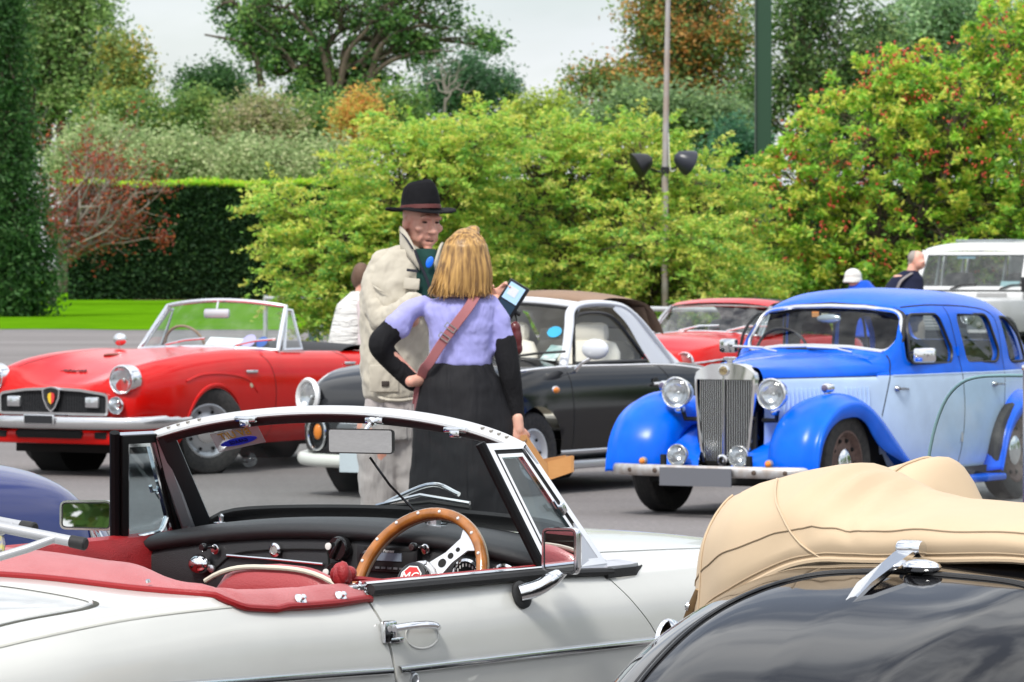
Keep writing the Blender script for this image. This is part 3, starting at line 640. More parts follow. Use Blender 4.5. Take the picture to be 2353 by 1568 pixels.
def seats_simple(root, m, pts, w=.46, h=.5, z0=.45, name='seat', lean=.2):
    for x, y in pts:
        rows = []
        for z, d_, ww in ((z0, .14, w*.46), (z0+h*.5, .15, w*.5), (z0+h*.85, .13, w*.46), (z0+h*.97, .09, w*.38), (z0+h, .03, w*.25)):
            x0 = x-(z-z0)*lean; rows.append([Vector((x0+cos(a)*d_/2, y+(abs(sin(a))**.6)*(1 if sin(a) >= 0 else -1)*ww, z)) for a in np.linspace(0, 2*pi, 21)])
        rows.append([Vector((x-h*lean, y, z0+h+.004))]*21)
        s = MB().grid(rows).build(name, m, root, sharp=None); MB().box((x+.27, y, z0-.04), (.46, w*.95, .16), bev=.05).build('cushion', m, s)
def bent_screen(root, name, top, bot, m, n=17, frame=None, fw=.012, fname='screen_frame'):
    """top/bot: functions t(-1..1) -> point; glass sheet + tube frame"""
    G = [[bot(t)*(1-s)+top(t)*s for t in np.linspace(-1, 1, n)] for s in np.linspace(0, 1, 7)]
    g = MB().grid(G).build(name, m, root, fixn=False, sharp=None)
    if frame:
        P = G[0]+[r[-1] for r in G[1:-1]]+G[-1][::-1]+[r[0] for r in G[1:-1]][::-1]
        MB().tube(P, fw, 8, closed=True).build(fname, frame, root)
    return g

# ================================================================== two-tone blue saloon
BLUE = mat('bright_blue_paint', (.0,.125,.78), .26, coat=0, noise=.2, nscale=5, var=(.0,.095,.62), spec=.28)
PALE = mat('pale_blue_paint', (.55,.70,.90), .34, coat=0, noise=.10, nscale=7)
RUST = mat('rusty_chrome', (.62,.62,.63), .24, .8, noise=.8, nscale=14, var=(.42,.36,.32), rvar=.3)
def blue_saloon():
    R0 = car_root('blue_saloon', 'vintage two-tone blue saloon with upright slatted chrome radiator grille', (1.496, 28.26, 0), 210.7)
    # cabin: closed outer shell, hollowed, then window openings cut through
    def zt(x): return lerp1([(-3.38,.62),(-3.30,.80),(-3.15,1.02),(-3.0,1.19),(-2.75,1.32),(-2.4,1.385),(-1.9,1.412),(-1.5,1.402),(-1.25,1.355),(-1.13,1.305),(-1.0,1.18),(-.885,1.03),(-.78,.99),(-.70,.985)], x)
    def hw(x): return lerp1([(-3.38,.40),(-3.30,.46),(-3.1,.54),(-2.8,.605),(-2.4,.648),(-1.9,.665),(-1.4,.66),(-1.05,.64),(-.85,.60),(-.70,.555)], x)
    def sect(x, k=0):
        t, h = zt(x)-k, hw(x)-k; wz = min(.86, t-.10); u = max(t-wz, .02); f = min(1, u/.55)
        P = [(h-.06,.22+k),(h-.02,.38),(h,.60),(h-.004,.78),(h-.012,wz),(h-.02-.012*f,wz+u*.16),(h-.03-.03*f,wz+u*.44),(h-.05-.05*f,wz+u*.70),(h-.09-.10*f,wz+u*.88),(h*.55,t-.025*f),(h*.25,t-.006),(0,t)]
        return [(x, y, z) for y, z in P]
    def closed(net, ku, kv, nm):
        G = loft(net, ku, kv); nu, nv = len(G), len(G[0]); vs = [p for r in G for p in r]+[Vector((p.x,-p.y,p.z)) for r in G for p in r]; fs = []
        for s in (0, 1):
            b = s*nu*nv
            for i in range(nu-1):
                for j in range(nv-1):
                    f = (b+i*nv+j, b+(i+1)*nv+j, b+(i+1)*nv+j+1, b+i*nv+j+1); fs.append(f)
        for i in range(nu-1): fs.append((i*nv, (i+1)*nv, nu*nv+(i+1)*nv, nu*nv+i*nv))
        for e in (0, nu-1): fs.append(tuple([e*nv+j for j in range(nv)]+[nu*nv+e*nv+j for j in range(nv-2, -1, -1)]))
        o = mesh_obj(nm, vs, fs, PALE, R0, sharp=None)
        bm = bmesh.new(); bm.from_mesh(o.data); bmesh.ops.remove_doubles(bm, verts=bm.verts[:], dist=.0005); bmesh.ops.recalc_face_normals(bm, faces=bm.faces[:]); bm.to_mesh(o.data); bm.free(); return o
    X = [-3.38,-3.30,-3.15,-3.0,-2.75,-2.4,-1.9,-1.5,-1.25,-1.13,-1.0,-.885,-.78,-.70]
    cab = closed([sect(x) for x in X], 4, 4, 'cabin')
    inner = closed([sect(x, .035) for x in X[2:11]], 3, 3, 'inner')
    for v in inner.data.vertices: v.co.x = v.co.x*.985-.03
    def prism_y(poly, y0=-1, y1=1): 
        m = MB().prism([(x, y0, z) for x, z in poly], (0, y1-y0, 0)).build('c', None, R0, smooth=False); return m
    w1 = bez_round([(-1.01,.935),(-1.625,.925),(-1.665,1.0),(-1.56,1.245),(-1.13,1.245),(-1.045,1.15)], [.06,.06,.05,.05,.07,.05])
    w2 = bez_round([(-1.85,.925),(-2.33,.920),(-2.39,.98),(-2.31,1.235),(-1.83,1.245),(-1.80,1.2)], [.05,.05,.05,.06,.04,.03])
    w3 = bez_round([(-2.60,.915),(-2.86,.915),(-2.80,1.10),(-2.66,1.215),(-2.55,1.215)], [.04,.05,.09,.05,.04])
    ws = bez_round([(-.50,1.000),(-.25,1.030),(0,1.038),(.25,1.030),(.50,1.000),(.540,1.08),(.495,1.255),(.25,1.285),(0,1.292),(-.25,1.285),(-.495,1.255),(-.540,1.08)], [.05,0,0,0,.05,.03,.07,0,0,0,.07,.03])
    scr = MB().prism([(-1.32, y, z) for y, z in ws], (.7,0,0)).build('c', None, R0, smooth=False)
    rw = bez_round([(-.36,1.05),(.36,1.05),(.33,1.22),(-.33,1.22)], .06)
    rear = MB().prism([(-3.6, y, z) for y, z in rw], (.9,0,0)).build('c', None, R0, smooth=False)
    ib = bvh_of(inner)
    cut(cab, [inner, prism_y(w1), prism_y(w2), prism_y(w3), scr, rear], sharp=40)
    me = cab.data; me.materials.clear(); me.materials.append(PALE); me.materials.append(BLUE); me.materials.append(mat('grey_trim', (.10,.085,.07), .8))
    for p in me.polygons:
        c = p.center; n_ = ib.find_nearest(c)
        p.material_index = 2 if n_[3] is not None and n_[3] < .004 else (1 if c.z > .857 or (p.normal.x > .8 and c.x > -.75) else 0)
    bv = bvh_of(cab)
    def yside(x, z):
        h = side_hit(bv, x, z, 1); return h
    GL = glass('saloon_glass', (.80,.86,.86), .04, .05)
    def ys(z): return lerp1([(.86,.648),(.95,.635),(1.1,.612),(1.24,.566),(1.3,.53)], z)
    for nm, w, dx in (('front_side_glass', w1, 0), ('rear_side_glass', w2, 0), ('quarter_glass', w3, .03)):
        for s in (-1, 1):
            P = [Vector((x, s*(ys(z)-.025-dx), z)) for x, z in w]
            mesh_obj(nm, P, [tuple(range(len(P)))], GL, R0, smooth=False)
            MB().tube([p+Vector((0,s*.012,0)) for p in P], .010, 6, closed=True).build('window_rubber', BLACK, R0)
    def xw(y, z): return -.862-(z-1.02)*.90-.09*(y/.5)**2-.02
    P = [Vector((xw(y, z), y, z)) for y, z in ws]
    ctr = Vector((xw(0,1.17), 0, 1.17)); mesh_obj('windscreen_glass', P+[ctr], [(i, (i+1) % len(P), len(P)) for i in range(len(P))], GL, R0)
    MB().tube([p+Vector((.020,0,.004)) for p in P], .015, 8, closed=True).build('windscreen_frame', mat('dull_chrome', (.72,.73,.74), .2, .85), R0)
    MB().tube([p+Vector((.008,0,0))+(p-ctr).normalized()*.022 for p in P], .014, 8, closed=True).build('windscreen_rubber', RUBBER, R0)
    for y0, dy in ((.32,-.30), (-.22,-.30)):
        a = Vector((-.79, y0, 1.005)); MB().tube([a, a+Vector((-.03,dy*.5,.025)), a+Vector((-.045,dy,.028))], .007, 6).tube([a+Vector((-.02,dy*.35,.022)), a+Vector((-.05,dy*1.15,.030))], .010, 6).build('wiper', ALU, R0)
    mb = MB()
    for k, y in enumerate((-.07, .0)): mb = MB().box((xw(y,1.25)-.012, y-.03, 1.243-.012*k), (.004,.05,.035)); mb.build('screen_sticker', mat('sticker_orange' if k == 0 else 'sticker_cream', (.65,.25,.06) if k == 0 else (.55,.5,.35), .5), R0, smooth=False)
    MB().ball((-1.10,.0,1.215), (.02,.09,.032), 14, 8).build('rear_view_mirror', mat('mirror_grey', (.45,.47,.5), .2, .6), R0)
    # seats, steering wheel, far interior
    SEAT = mat('brown_seat', (.09,.07,.05), .7)
    seats_simple(R0, SEAT, [(-1.55,.28),(-1.55,-.28)], .5, .5, .45); seats_simple(R0, SEAT, [(-2.5,0)], 1.0, .48, .45)
    MB().tube([Vector((-1.02+.06*cos(a)*0-.07*sin(a)*.0, -.30+.19*cos(a), .98+.17*sin(a))) for a in np.linspace(0,2*pi,25)[:-1]], .010, 8, closed=True).build('steering_wheel', BLACK, R0)
    MB().box((-.94,0,.95), (.06,1.0,.14), bev=.02).build('dashboard', mat('dash_walnut', (.08,.045,.025), .5), R0)
    MB().box((-1.9,0,.30), (2.4,1.1,.05)).build('floor_pan', DARK, R0)
    # bonnet
    def bs(x):
        k_ = max(0, min(1, (-.25-x)/.5)); w = lerp1([(-.80,.580),(-.70,.562),(-.6,.53),(-.3,.425),(0,.325),(.26,.235)], x); t = lerp1([(-.80,1.004),(-.4,.988),(0,.968),(.26,.945)], x)
        return [(x, y, z) for y, z in ((w*.98,.36),(w,.55),(w,.74),(w*.985,.83),(w*.965,.857),(w*(.93+.035*k_),.885+.006*k_),(w*(.80+.09*k_),.925+.02*k_),(w*(.52+.05*k_),t-.014+.008*k_),(w*.26,t-.003),(0,t))]
    G = loft([bs(x) for x in (-.80,-.6,-.3,0,.26)], 4, 4); m = MB()
    for s in (1, -1): m.grid([[Vector((p.x, p.y*s, p.z)) for p in r] for r in G])
    bon = m.build('bonnet', PALE, R0); bon.data.materials.append(BLUE)
    for p in bon.data.polygons: p.material_index = 1 if p.center.z > .857 else 0
    hb = bvh_of(bon)
    MB().tube([(x, 0, lerp1([(-.80,1.0),(0,.970),(.26,.947)], x)) for x in (-.79,-.4,0,.26)], .005, 6).build('bonnet_hinge', CHROME, R0)
    for s in (1, -1):
        bh = lambda x, z: side_hit(hb, x, z, s)
        stripe(bh, [(.25,.857),(-.3,.857),(-.78,.857)], .006, .001).build('bonnet_gap', BLACK, R0)
        for x0, n in ((.10, 9), (-.42, 6)):
            for i in range(n):
                x = x0-.036*i; h = bh(x, .72)
                if h: MB().tube([h[0]+Vector((.006,s*.002,.07)), h[0]+Vector((.002,s*.006,0)), h[0]+Vector((-.004,s*.002,-.09))], .006, 6, flat=(1,.8)).build('louvre', PALE, bon)
        ch = lambda x, z: side_hit(bv, x, z, s)
        stripe(ch, [(-.86,1.22),(-.80,1.05),(-.70,.86),(-.615,.60),(-.60,.46),(-.62,.26)] if 0 else [(-.93,1.235),(-.90,1.1),(-.86,.95),(-.815,.857),(-.74,.65),(-.71,.5),(-.71,.24)], .009, .001).build('door_gap', DARK, R0)
        stripe(ch, [(-1.69,1.29),(-1.71,1.1),(-1.735,.86),(-1.75,.55),(-1.735,.21)], .009, .001).build('door_gap', DARK, R0)
        stripe(ch, [(-.93,1.235),(-1.05,1.275),(-1.4,1.30),(-1.69,1.30),(-2.1,1.285),(-2.38,1.25),(-2.46,1.15),(-2.44,.86),(-2.40,.60)], .008, .001).build('door_gap', DARK, R0)
        stripe(ch, [(-.84,.858),(-1.2,.858),(-2.0,.856),(-2.9,.85)], .008, .002, .002).build('waist_line', PALE, R0)
        for x in (-.86, -2.22):
            h = ch(x, .775); 
            if h: MB().lathe([(.02,0),(.018,.02),(.010,.03)], 14, h[0], (0,s,0)).tube([h[0]+Vector((0,s*.03,0)), h[0]+Vector((-.06,s*.034,.0)), h[0]+Vector((-.125,s*.03,-.004))], [.009,.008,.006], 8).build('door_handle', mat('dull_handle', (.35,.36,.38), .25, .9), R0)
        for z in (1.0, .44):
            h = ch(-1.725, z)
            if h: MB().tube([h[0]+Vector((0,s*.004,.03)), h[0]+Vector((0,s*.004,-.03))], .010, 8).build('door_hinge', BLUE if z > .86 else RUST, R0)
        # mirror
        b0 = Vector((-.95, s*.645, 1.0)); c = Vector((-.90, s*.78, .99)) if s > 0 else Vector((-1.22, -.80, 1.03))
        mm = MB().box(c, (.045,.145,.092), (0,0,.25*s), bev=.018).build('door_mirror', CHROME, R0); MB().tube([b0, (b0+c)/2+Vector((.01,0,.02)), c], .006, 8).build('mirror_arm', BLACK, mm)
    # front wings
    path = [(.56,.27),(.555,.38),(.52,.50),(.43,.62),(.29,.71),(.12,.757),(-.07,.762),(-.26,.715),(-.46,.61),(-.67,.46),(-.87,.31),(-1.0,.235)]
    dep = [.05,.08,.10,.12,.135,.145,.15,.175,.235,.29,.20,.04]
    def wing(path, dep, cz, yo, yi, nm, s, cx):
        rows = []
        for (x, z), d in zip(path, dep):
            v = Vector((cx-x, 0, cz-z)); v.normalize()
            pts = [(yo-.012, d), (yo, d*.75), (yo-.004, d*.4), (yo-.035, .035), (yo-.10, .004), (yo-.19, 0), (yi+.10, .035), (yi+.03, .10), (yi, .20)]
            rows.append([(x+v.x*q, y*s, z+v.z*q) for y, q in pts])
        G = loft(rows, 5, 4); o = MB().grid(G).build(nm, BLUE, R0, sharp=60)
        md = o.modifiers.new('s', 'SOLIDIFY'); md.thickness = .008; md.offset = -1; return o
    for s in (1, -1):
        f = wing(path, dep, .34, .745, .33, 'front_wing', s, .0)
        wing([(-2.16,.20),(-2.20,.34),(-2.27,.50),(-2.40,.63),(-2.60,.715),(-2.82,.715),(-3.03,.62),(-3.18,.46),(-3.26,.28)], [.03,.06,.09,.11,.12,.12,.11,.09,.04], .34, .745, .42, 'rear_wing', s, -2.55)
        MB().box((-1.58, s*.675, .165), (1.26,.17,.045), bev=.015).build('running_board', BLUE, R0)
        MB().box((-1.5, s*.60, .20), (1.9,.06,.08)).build('sill', DARK, R0)
        sl = MB().lathe([(.028,-.05),(.030,-.02),(.032,.02),(.026,.035),(.012,.045)], 16, (.07, s*.575, .800), (1,0,0)).build('side_lamp', CHROME, R0)
        MB().lathe([(.024,.0),(.015,.014),(.002,.018)], 14, (.105, s*.575, .800), (1,0,0)).build('lens', mat('smoky_lens', (.12,.10,.15), .2), sl)
        MB().box((.07, s*.575, .768), (.05,.03,.03), bev=.008).build('lamp_foot', CHROME, sl)
        hl = round_lamp('headlamp', R0, (.355, s*.335, .765), (1,0,.0), .094, .15, mat('lamp_chrome', (.78,.78,.76), .18, .9))
        MB().tube([(.28,s*.335,.67),(.26,s*.32,.60),(.25,s*.22,.60)], .016, 8).build('lamp_bracket', BLACK, hl)
        MB().ball((.31,s*.335,.66), (.05,.03,.03), 12, 8).build('lamp_clip', CHROME, hl)
        fg = round_lamp('fog_lamp', R0, (.56, s*.215, .385), (1,0,0), .066, .09, MATS['lamp_chrome'])
        MB().tube([(.53,s*.215,.32),(.53,s*.215,.29)], .012, 8).build('lamp_post', BLACK, fg)
        ind = MB().lathe([(.026,-.02),(.026,.0),(.022,.006)], 16, (.60, s*.44, .345), (1,0,0)).build('indicator', RUST, R0)
        MB().lathe([(.020,.004),(.018,.016),(.010,.024),(.001,.026)], 14, (.60, s*.44, .345), (1,0,0)).build('lens', AMBER, ind)
        wheel(R0, 0, s*.615, .325, .15, .215, s, 0, 'slots', mat('rusty_wheel', (.17,.11,.095), .7, .2, noise=.4, nscale=30), CHROME)
        wheel(R0, -2.515, s*.63, .325, .15, .215, s, 0, 'slots', MATS['rusty_wheel'], CHROME)
        # splash apron beside the radiator
        ap = [[Vector((.50,s*.10,.30)), Vector((.50,s*.36,.30)), Vector((.46,s*.42,.30))], [Vector((.42,s*.14,.36)), Vector((.43,s*.34,.40)), Vector((.40,s*.44,.44))], [Vector((.24,s*.2,.44)), Vector((.26,s*.34,.50)), Vector((.22,s*.46,.56))], [Vector((-.1,s*.28,.52)), Vector((-.1,s*.38,.60)), Vector((-.1,s*.48,.64))]]
        MB().grid(loft(ap, 4, 4)).build('wing_valance', BLUE, R0, fixn=False)
    for s in (1,-1): MB().box((-.62, s*.50, .36), (.5,.10,.42)).build('inner_wing', DARK, R0)
    MB().box((-.9,0,.24), (2.6,1.0,.06)).build('chassis', DARK, R0); MB().box((.05,0,.22), (.5,.5,.06)).tube([(0,-.6,.30),(0,.6,.30)], .03, 8).build('front_axle', DARK, R0)
    # radiator shell and slats
    prof = lambda z: lerp1([(.33,.155),(.45,.178),(.70,.205),(.85,.215),(.90,.20),(.935,.14),(.952,.06)], z)
    front, back = [], []
    for z in (.335,.42,.55,.70,.80,.86,.895,.92,.938): 
        front.append((.325, prof(z), z))
    arc = [Vector(p) for p in front]+[Vector((.33,.09,.948)), Vector((.332,0,.953))]
    full = arc+[Vector((p.x,-p.y,p.z)) for p in arc[:-1][::-1]]
    rows = [[p+Vector((0,0,0)) for p in full], [p+Vector((.018,0,0)) for p in full]]
    c0 = Vector((0,0,.6)); inn = [Vector((p.x+.018, p.y*(1-.016/max(.1,abs(p.y))) if abs(p.y) > .03 else p.y, min(p.z,.852) if p.z > .83 else p.z)) for p in full]
    m = MB().grid([[p+Vector((-.10,0,0)) for p in full], full, [p+Vector((.016,0,0)) for p in full], inn, [p+Vector((-.02,0,0)) for p in inn]])
    shell = m.build('radiator_shell', CHROME, R0, sharp=50)
    MB().box((.29,0,.59), (.02,.40,.54)).build('grille_backing', DARK, shell)
    SL = mat('slat_metal', (.68,.70,.71), .25, .9)
    for s in (1, -1):
        for i in range(11):
            y = .016+.0158*i+.004; w = min(prof(.42)-.012, 9)
            zb = .345 if y < prof(.36)-.02 else .345+(y-prof(.36)+.02)*3.2
            MB().box((.338-.10*y, s*y, (.850+zb)/2), (.016,.0042,.850-zb)).build('grille_slat', SL, shell, smooth=False)
    MB().tube([(.352,0,.34),(.352,0,.86),(.345,0,.955)], .008, 8).build('centre_bar', CHROME, shell)
    MB().lathe([(.035,-.012),(.036,.012),(.030,.014)], 10, (.345,0,.908), (1,0,0)).build('badge_boss', CHROME, shell)
    MB().lathe([(.029,.0),(.029,.016),(.001,.017)], 8, (.345,0,.908), (1,0,0)).build('octagon_badge', mat('brass_badge', (.45,.36,.20), .35, .7), shell)
    text('lettering', 'MG', .034, mat('badge_brown', (.12,.08,.04), .4), shell, frame_mat((.3635,0,.908), (0,1,0), (0,0,1)))
    MB().lathe([(.02,.0),(.02,.02),(.042,.024),(.044,.038),(.03,.044)], 20, (.27,0,.948), (0,0,1)).build('radiator_cap', CHROME, shell)
    MB().lathe([(.034,-.01),(.036,.02),(.024,.022),(.022,.0)], 18, (.355,0,.352), (1,0,0), cap=False).build('crank_hole', CHROME, shell)
    # bumper, plate
    bp = [(.50,-.70,.292),(.585,-.60,.292),(.625,-.35,.292),(.635,0,.292),(.625,.35,.292),(.585,.60,.292),(.50,.70,.292)]
    bum = MB().tube(curve(bp, 6), .036, 12, flat=(.45,1)).build('front_bumper', RUST, R0)
    for y in (-.52,-.33,.36,.56): MB().lathe([(.016,0),(.014,.010),(.004,.014)], 10, (lerp1([(.0,.648),(.35,.640),(.6,.602)], abs(y)), y, .292), (1,0,0)).build('bumper_bolt', mat('rust_bolt', (.10,.07,.055), .6, .4), bum)
    MB().box((.668,-.03,.258), (.010,.50,.112)).build('number_plate', mat('plate_grey', (.125,.13,.15), .55), R0, smooth=False)
    for y in (.30,-.30): MB().box((.585,y,.34), (.03,.03,.10)).build('bumper_iron', DARK, R0)
    return R0
blue_saloon()
# ================================================================== red Italian roadster
RED = mat('red_paint', (.60,.006,.004), .16, coat=0, noise=.12, nscale=4, var=(.53,.005,.003), spec=.35)
def red_roadster():
    R0 = car_root('red_roadster', 'red open roadster with wide black grille and crest, by the lawn', (-2.877, 33.993, 0), 211.41)
    zf = [(-3.62,.60),(-3.5,.74),(-3.2,.83),(-2.65,.875),(-2.0,.885),(-1.0,.902),(-.5,.918),(0,.908),(.4,.868),(.65,.825),(.80,.79),(.88,.74),(.93,.66)]
    zc = [(-3.62,.60),(-3.5,.74),(-3.2,.84),(-2.65,.885),(-2.2,.895),(-.88,.925),(-.5,.905),(0,.868),(.4,.80),(.70,.725),(.80,.695),(.88,.67),(.93,.64)]
    hw = [(-3.62,.58),(-3.5,.68),(-3.2,.74),(-2.65,.775),(-1,.78),(0,.785),(.45,.775),(.65,.75),(.80,.725),(.88,.69),(.93,.63)]
    zb = [(-3.62,.42),(-3.4,.30),(-3.0,.22),(.3,.20),(.6,.25),(.80,.30),(.93,.36)]
    def sec(x):
        f, c, h, b = lerp1(zf,x), lerp1(zc,x), lerp1(hw,x), lerp1(zb,x); d = f-b
        return [(x,y,z) for y,z in ((h-.12,b),(h-.035,b+d*.15),(h-.005,b+d*.38),(h,b+d*.58),(h-.012,b+d*.76),(h-.05,b+d*.90),(h-.13,f-.004),(h-.22,f),(h*.52,c+(f-c)*.45),(h*.25,c+.004),(0,c))]
    X = [-3.62,-3.5,-3.2,-2.9,-2.65,-2.2,-1.7,-1.2,-.9,-.5,-.2,.15,.45,.65,.80,.88,.93]
    body, G = pontoon('body', R0, RED, [sec(x) for x in X], [(0,.30,.345),(-2.65,.30,.335)], .33, (-2.15,-.93), 7, 7, 5)
    bv = bvh_of(body); GP = mat('red_gap', (.10,.004,.004), .8)
    for s in (1, -1):
        wheel(R0, 0, s*.672, .325, .165, .205, s, -.42, 'steel', mat('silver_wheel', (.55,.57,.60), .3, .8)); wheel(R0, -2.65, s*.665, .325, .165, .205, s, 0, 'steel', MATS['silver_wheel'])
        sh = lambda x, z: side_hit(bv, x, z, s)
        stripe(sh, [(-.70,.885),(-.76,.80),(-.795,.64),(-.79,.45),(-.76,.25)], .008, .001).build('door_gap', GP, R0)
        stripe(sh, [(-1.77,.885),(-1.86,.83),(-1.93,.70),(-1.94,.45),(-1.90,.25)], .008, .001).build('door_gap', GP, R0)
        a = [(.345*cos(t), .30+.345*sin(t)) for t in np.linspace(-.15, pi+.15, 26)]
        stripe(sh, [(x*1.06, .30+(z-.30)*1.06) for x, z in a], .03, .001, .008, 1).build('arch_lip', RED, R0)
        stripe(sh, [(.36,.70),(.15,.745),(-.15,.745),(-.42,.70),(-.55,.60)], .02, .0, .006).build('wing_crease', RED, R0)
        for x, z in ((-.48,.757),(-1.86,.795)):
            h = sh(x, z)
            if h: MB().box(h[0]+Vector((0,s*.008,0)), (.15,.016,.022), bev=.007).build('wing_flash' if x > -1 else 'door_handle', CHROME, R0)
        h = sh(-.47,.655); MB().lathe([(.022,0),(.018,.004)], 14, h[0], (0,s,0)).build('wing_badge', mat('cream_badge', (.6,.5,.35), .4), R0)
        stripe(sh, [(-.42,.205),(-1.2,.205),(-2.2,.205)], .05, .002, .010).build('sill_moulding', ALU, R0)
        # lamps
        c = Vector((.875, s*.600, .722)); hl = round_lamp('headlamp', R0, c+Vector((.06,0,0)), (1,0,.0), .102, .14, CHROME, RED)
        MB().lathe([(.108,-.10),(.112,-.02),(.108,.005)], 32, c+Vector((.06,0,0)), (1,0,0), cap=False).build('lamp_rim', CHROME, hl)
        round_lamp('side_lamp', R0, (.975, s*.578, .535), (1,0,.0), .062, .05, CHROME)
    # nose: grille opening with chrome surround
    P = [Vector((.958-.05*abs(y)**2, y, z)) for y, z in [tuple(q) for q in bez_round([(-.50,.455),(.50,.455),(.505,.62),(.25,.652),(0,.662),(-.25,.652),(-.505,.62)], [.03,.03,.05,.0,.0,.0,.05])]]
    f, inn = outline_frame(P, .020, .05, (1,0,0)); gr = f.build('grille_surround', CHROME, R0)
    MB().prism([p+Vector((.004,0,0)) for p in inn], (.004,0,0)).build('grille_mesh', mat('black_mesh', (.012,.013,.016), .6, bump=.8, bscale=45), gr, smooth=False)
    for y in np.linspace(-.47, .47, 40): MB().box((.9695-.05*y*y, y, .55), (.004,.003,.16)).build('mesh_bar', BLACK, gr, smooth=False)
    for s in (1, -1):
        lp = MB().box((.962, s*.36, .553), (.03,.125,.085), bev=.012).build('grille_lamp', mat('lamp_grey', (.30,.31,.32), .25, .7, bump=.7, bscale=60), gr)
        MB().box((.979, s*.36, .553), (.006,.115,.075), bev=.003).build('lens', MATS['lamp_reflector'], lp)
    sd = [(.0,.475),(.04,.51),(.075,.58),(.082,.645),(.04,.662),(0,.668),(-.04,.662),(-.082,.645),(-.075,.58),(-.04,.51)]
    f, i1 = outline_frame([Vector((.990, y, z)) for y, z in sd], .010, .02, (1,0,0)); cr_ = f.build('crest', CHROME, gr)
    MB().prism([p+Vector((-.006,0,0)) for p in i1], (.004,0,0)).build('crest_field', BLKGLOSS, cr_, smooth=False)
    sm = [(0,.535),(.024,.555),(.032,.59),(.026,.615),(0,.622),(-.026,.615),(-.032,.59),(-.024,.555)]
    MB().prism([Vector((.990, y, z)) for y, z in sm if y <= .001], (.006,0,0)).build('crest_half', mat('crest_yellow', (.75,.50,.03), .4), cr_, smooth=False)
    MB().prism([Vector((.9905, y, z)) for y, z in sm if y >= -.001], (.006,0,0)).build('crest_half', mat('crest_red', (.6,.04,.04), .4), cr_, smooth=False)
    bp = [(.42,-.86,.425),(.66,-.84,.415),(.90,-.73,.405),(1.01,-.40,.402),(1.03,0,.402),(1.01,.40,.402),(.90,.73,.405),(.66,.84,.415),(.42,.86,.425)]
    MB().tube(curve(bp, 6), [.018]*4+[.03]*3+[.045]*35+[.03]*3+[.018]*4, 12, flat=(.45,1)).build('front_bumper', mat('bright_bumper', (.66,.66,.67), .22, .9), R0)
    MB().box((1.062,-.06,.425), (.014,.28,.075), bev=.008).build('plate_frame', ALU, R0)
    MB().box((1.069,-.06,.425), (.006,.255,.058)).build('number_plate', mat('plate_black', (.014,.015,.018), .5), R0, smooth=False)
    MB().box((.80,-.0,.305), (.30,1.14,.10), (0,.12,0), bev=.03).build('front_valance', RED, R0)
    MB().box((.945,-.05,.312), (.04,.62,.07), (0,.12,0), bev=.03).build('valance_intake', DARK, R0)
    for y in (-.50,.42): MB().box((.94,y,.31), (.04,.11,.05), bev=.012).build('brake_duct', DARK, R0)
    MB().box((-.9,0,.20), (3.2,1.1,.06)).build('underbody', DARK, R0)
    # bonnet lettering scroll, bonnet scoop
    hh = top_hit(bv, .55, -.12)[0]; text('lettering', 'Abarth', .085, mat('script_dark', (.18,.02,.02), .4, .5), R0, frame_mat(hh+Vector((0,0,.008)), (0,1,0), (-1,0,.28)), .003)
    th = lambda x, y: top_hit(bv, x, y)
    stripe(th, [(.74,-.50),(.3,-.52),(-.3,-.53),(-.80,-.54)], .006, .001).build('bonnet_gap', GP, R0); stripe(th, [(.74,.50),(.3,.52),(-.3,.53),(-.80,.54)], .006, .001).build('bonnet_gap', GP, R0)
    for y in (-.25,): MB().ball(th(-.10,y)[0], (.10,.045,.012), 14, 6).build('bonnet_vent', mat('vent_brown', (.20,.05,.03), .5), R0)
    # windscreen
    top = lambda t: Vector((-1.19-.06*t*t, .56*t, 1.285-.045*t*t)); bot = lambda t: Vector((-.90-.10*t*t, .655*t, .925-.022*t*t))
    bent_screen(R0, 'windscreen_glass', top, bot, glass('red_screen', (.84,.90,.90), .04, .10), 21, mat('screen_alu', (.70,.72,.76), .25, .8), .018)
    for s in (1, -1):
        q = [Vector((-1.26,s*.555,1.225)), Vector((-1.33,s*.565,1.215)), Vector((-1.32,s*.665,.905)), Vector((-1.06,s*.668,.905))]
        f, i1 = outline_frame(q, .016, .018, (0,1,.3)); o = f.build('quarter_light', MATS['screen_alu'], R0); mesh_obj('pane', i1, [(0,1,2,3)], GLASS, o, smooth=False)
    for y0 in (.36,-.30):
        a = Vector((-.86,y0,.945)); MB().tube([a+Vector((.02,0,-.03)), a, a+Vector((-.03,.16,.035)), a+Vector((-.05,.34,.05))], .009, 6).build('wiper', CHROME, R0)
    MB().box((-1.12,.0,1.185), (.03,.24,.075), bev=.02).build('rear_view_mirror', mat('mirror_pale', (.62,.66,.70), .25, .4), R0); MB().tube([(-1.14,0,1.28),(-1.12,0,1.21)], .008, 6).build('mirror_stem', CHROME, R0)
    MB().ball((-.62,-.56,.985), (.05,.055,.05), 14, 10).build('wing_mirror', CHROME, R0); MB().tube([(-.62,-.56,.90),(-.62,-.56,.96)], .01, 8).build('mirror_stalk', CHROME, R0)
    MB().prism([(-.985,.30,.938),(-.985,-.02,.943),(-1.06,-.02,1.0),(-1.06,.30,.99)], (-.003,0,.003)).build('dash_paper', mat('paper_white', (.8,.8,.82), .7), R0, smooth=False)
    for y, r in ((.42,.062),(.53,.05)):
        c = bot(y/.655)*.83+top(y/.655)*.17; MB().lathe([(r,0),(r,.002)], 24, c+Vector((.02,0,0)), (1,0,.75)).build('screen_disc', mat('disc_lilac' if y < .5 else 'disc_blue', (.35,.36,.62) if y < .5 else (.03,.10,.35), .5), R0)
    # cockpit
    SB = mat('black_seat', (.02,.02,.022), .5); seats_simple(R0, SB, [(-1.75,.33),(-1.75,-.33)], .48, .42, .42)
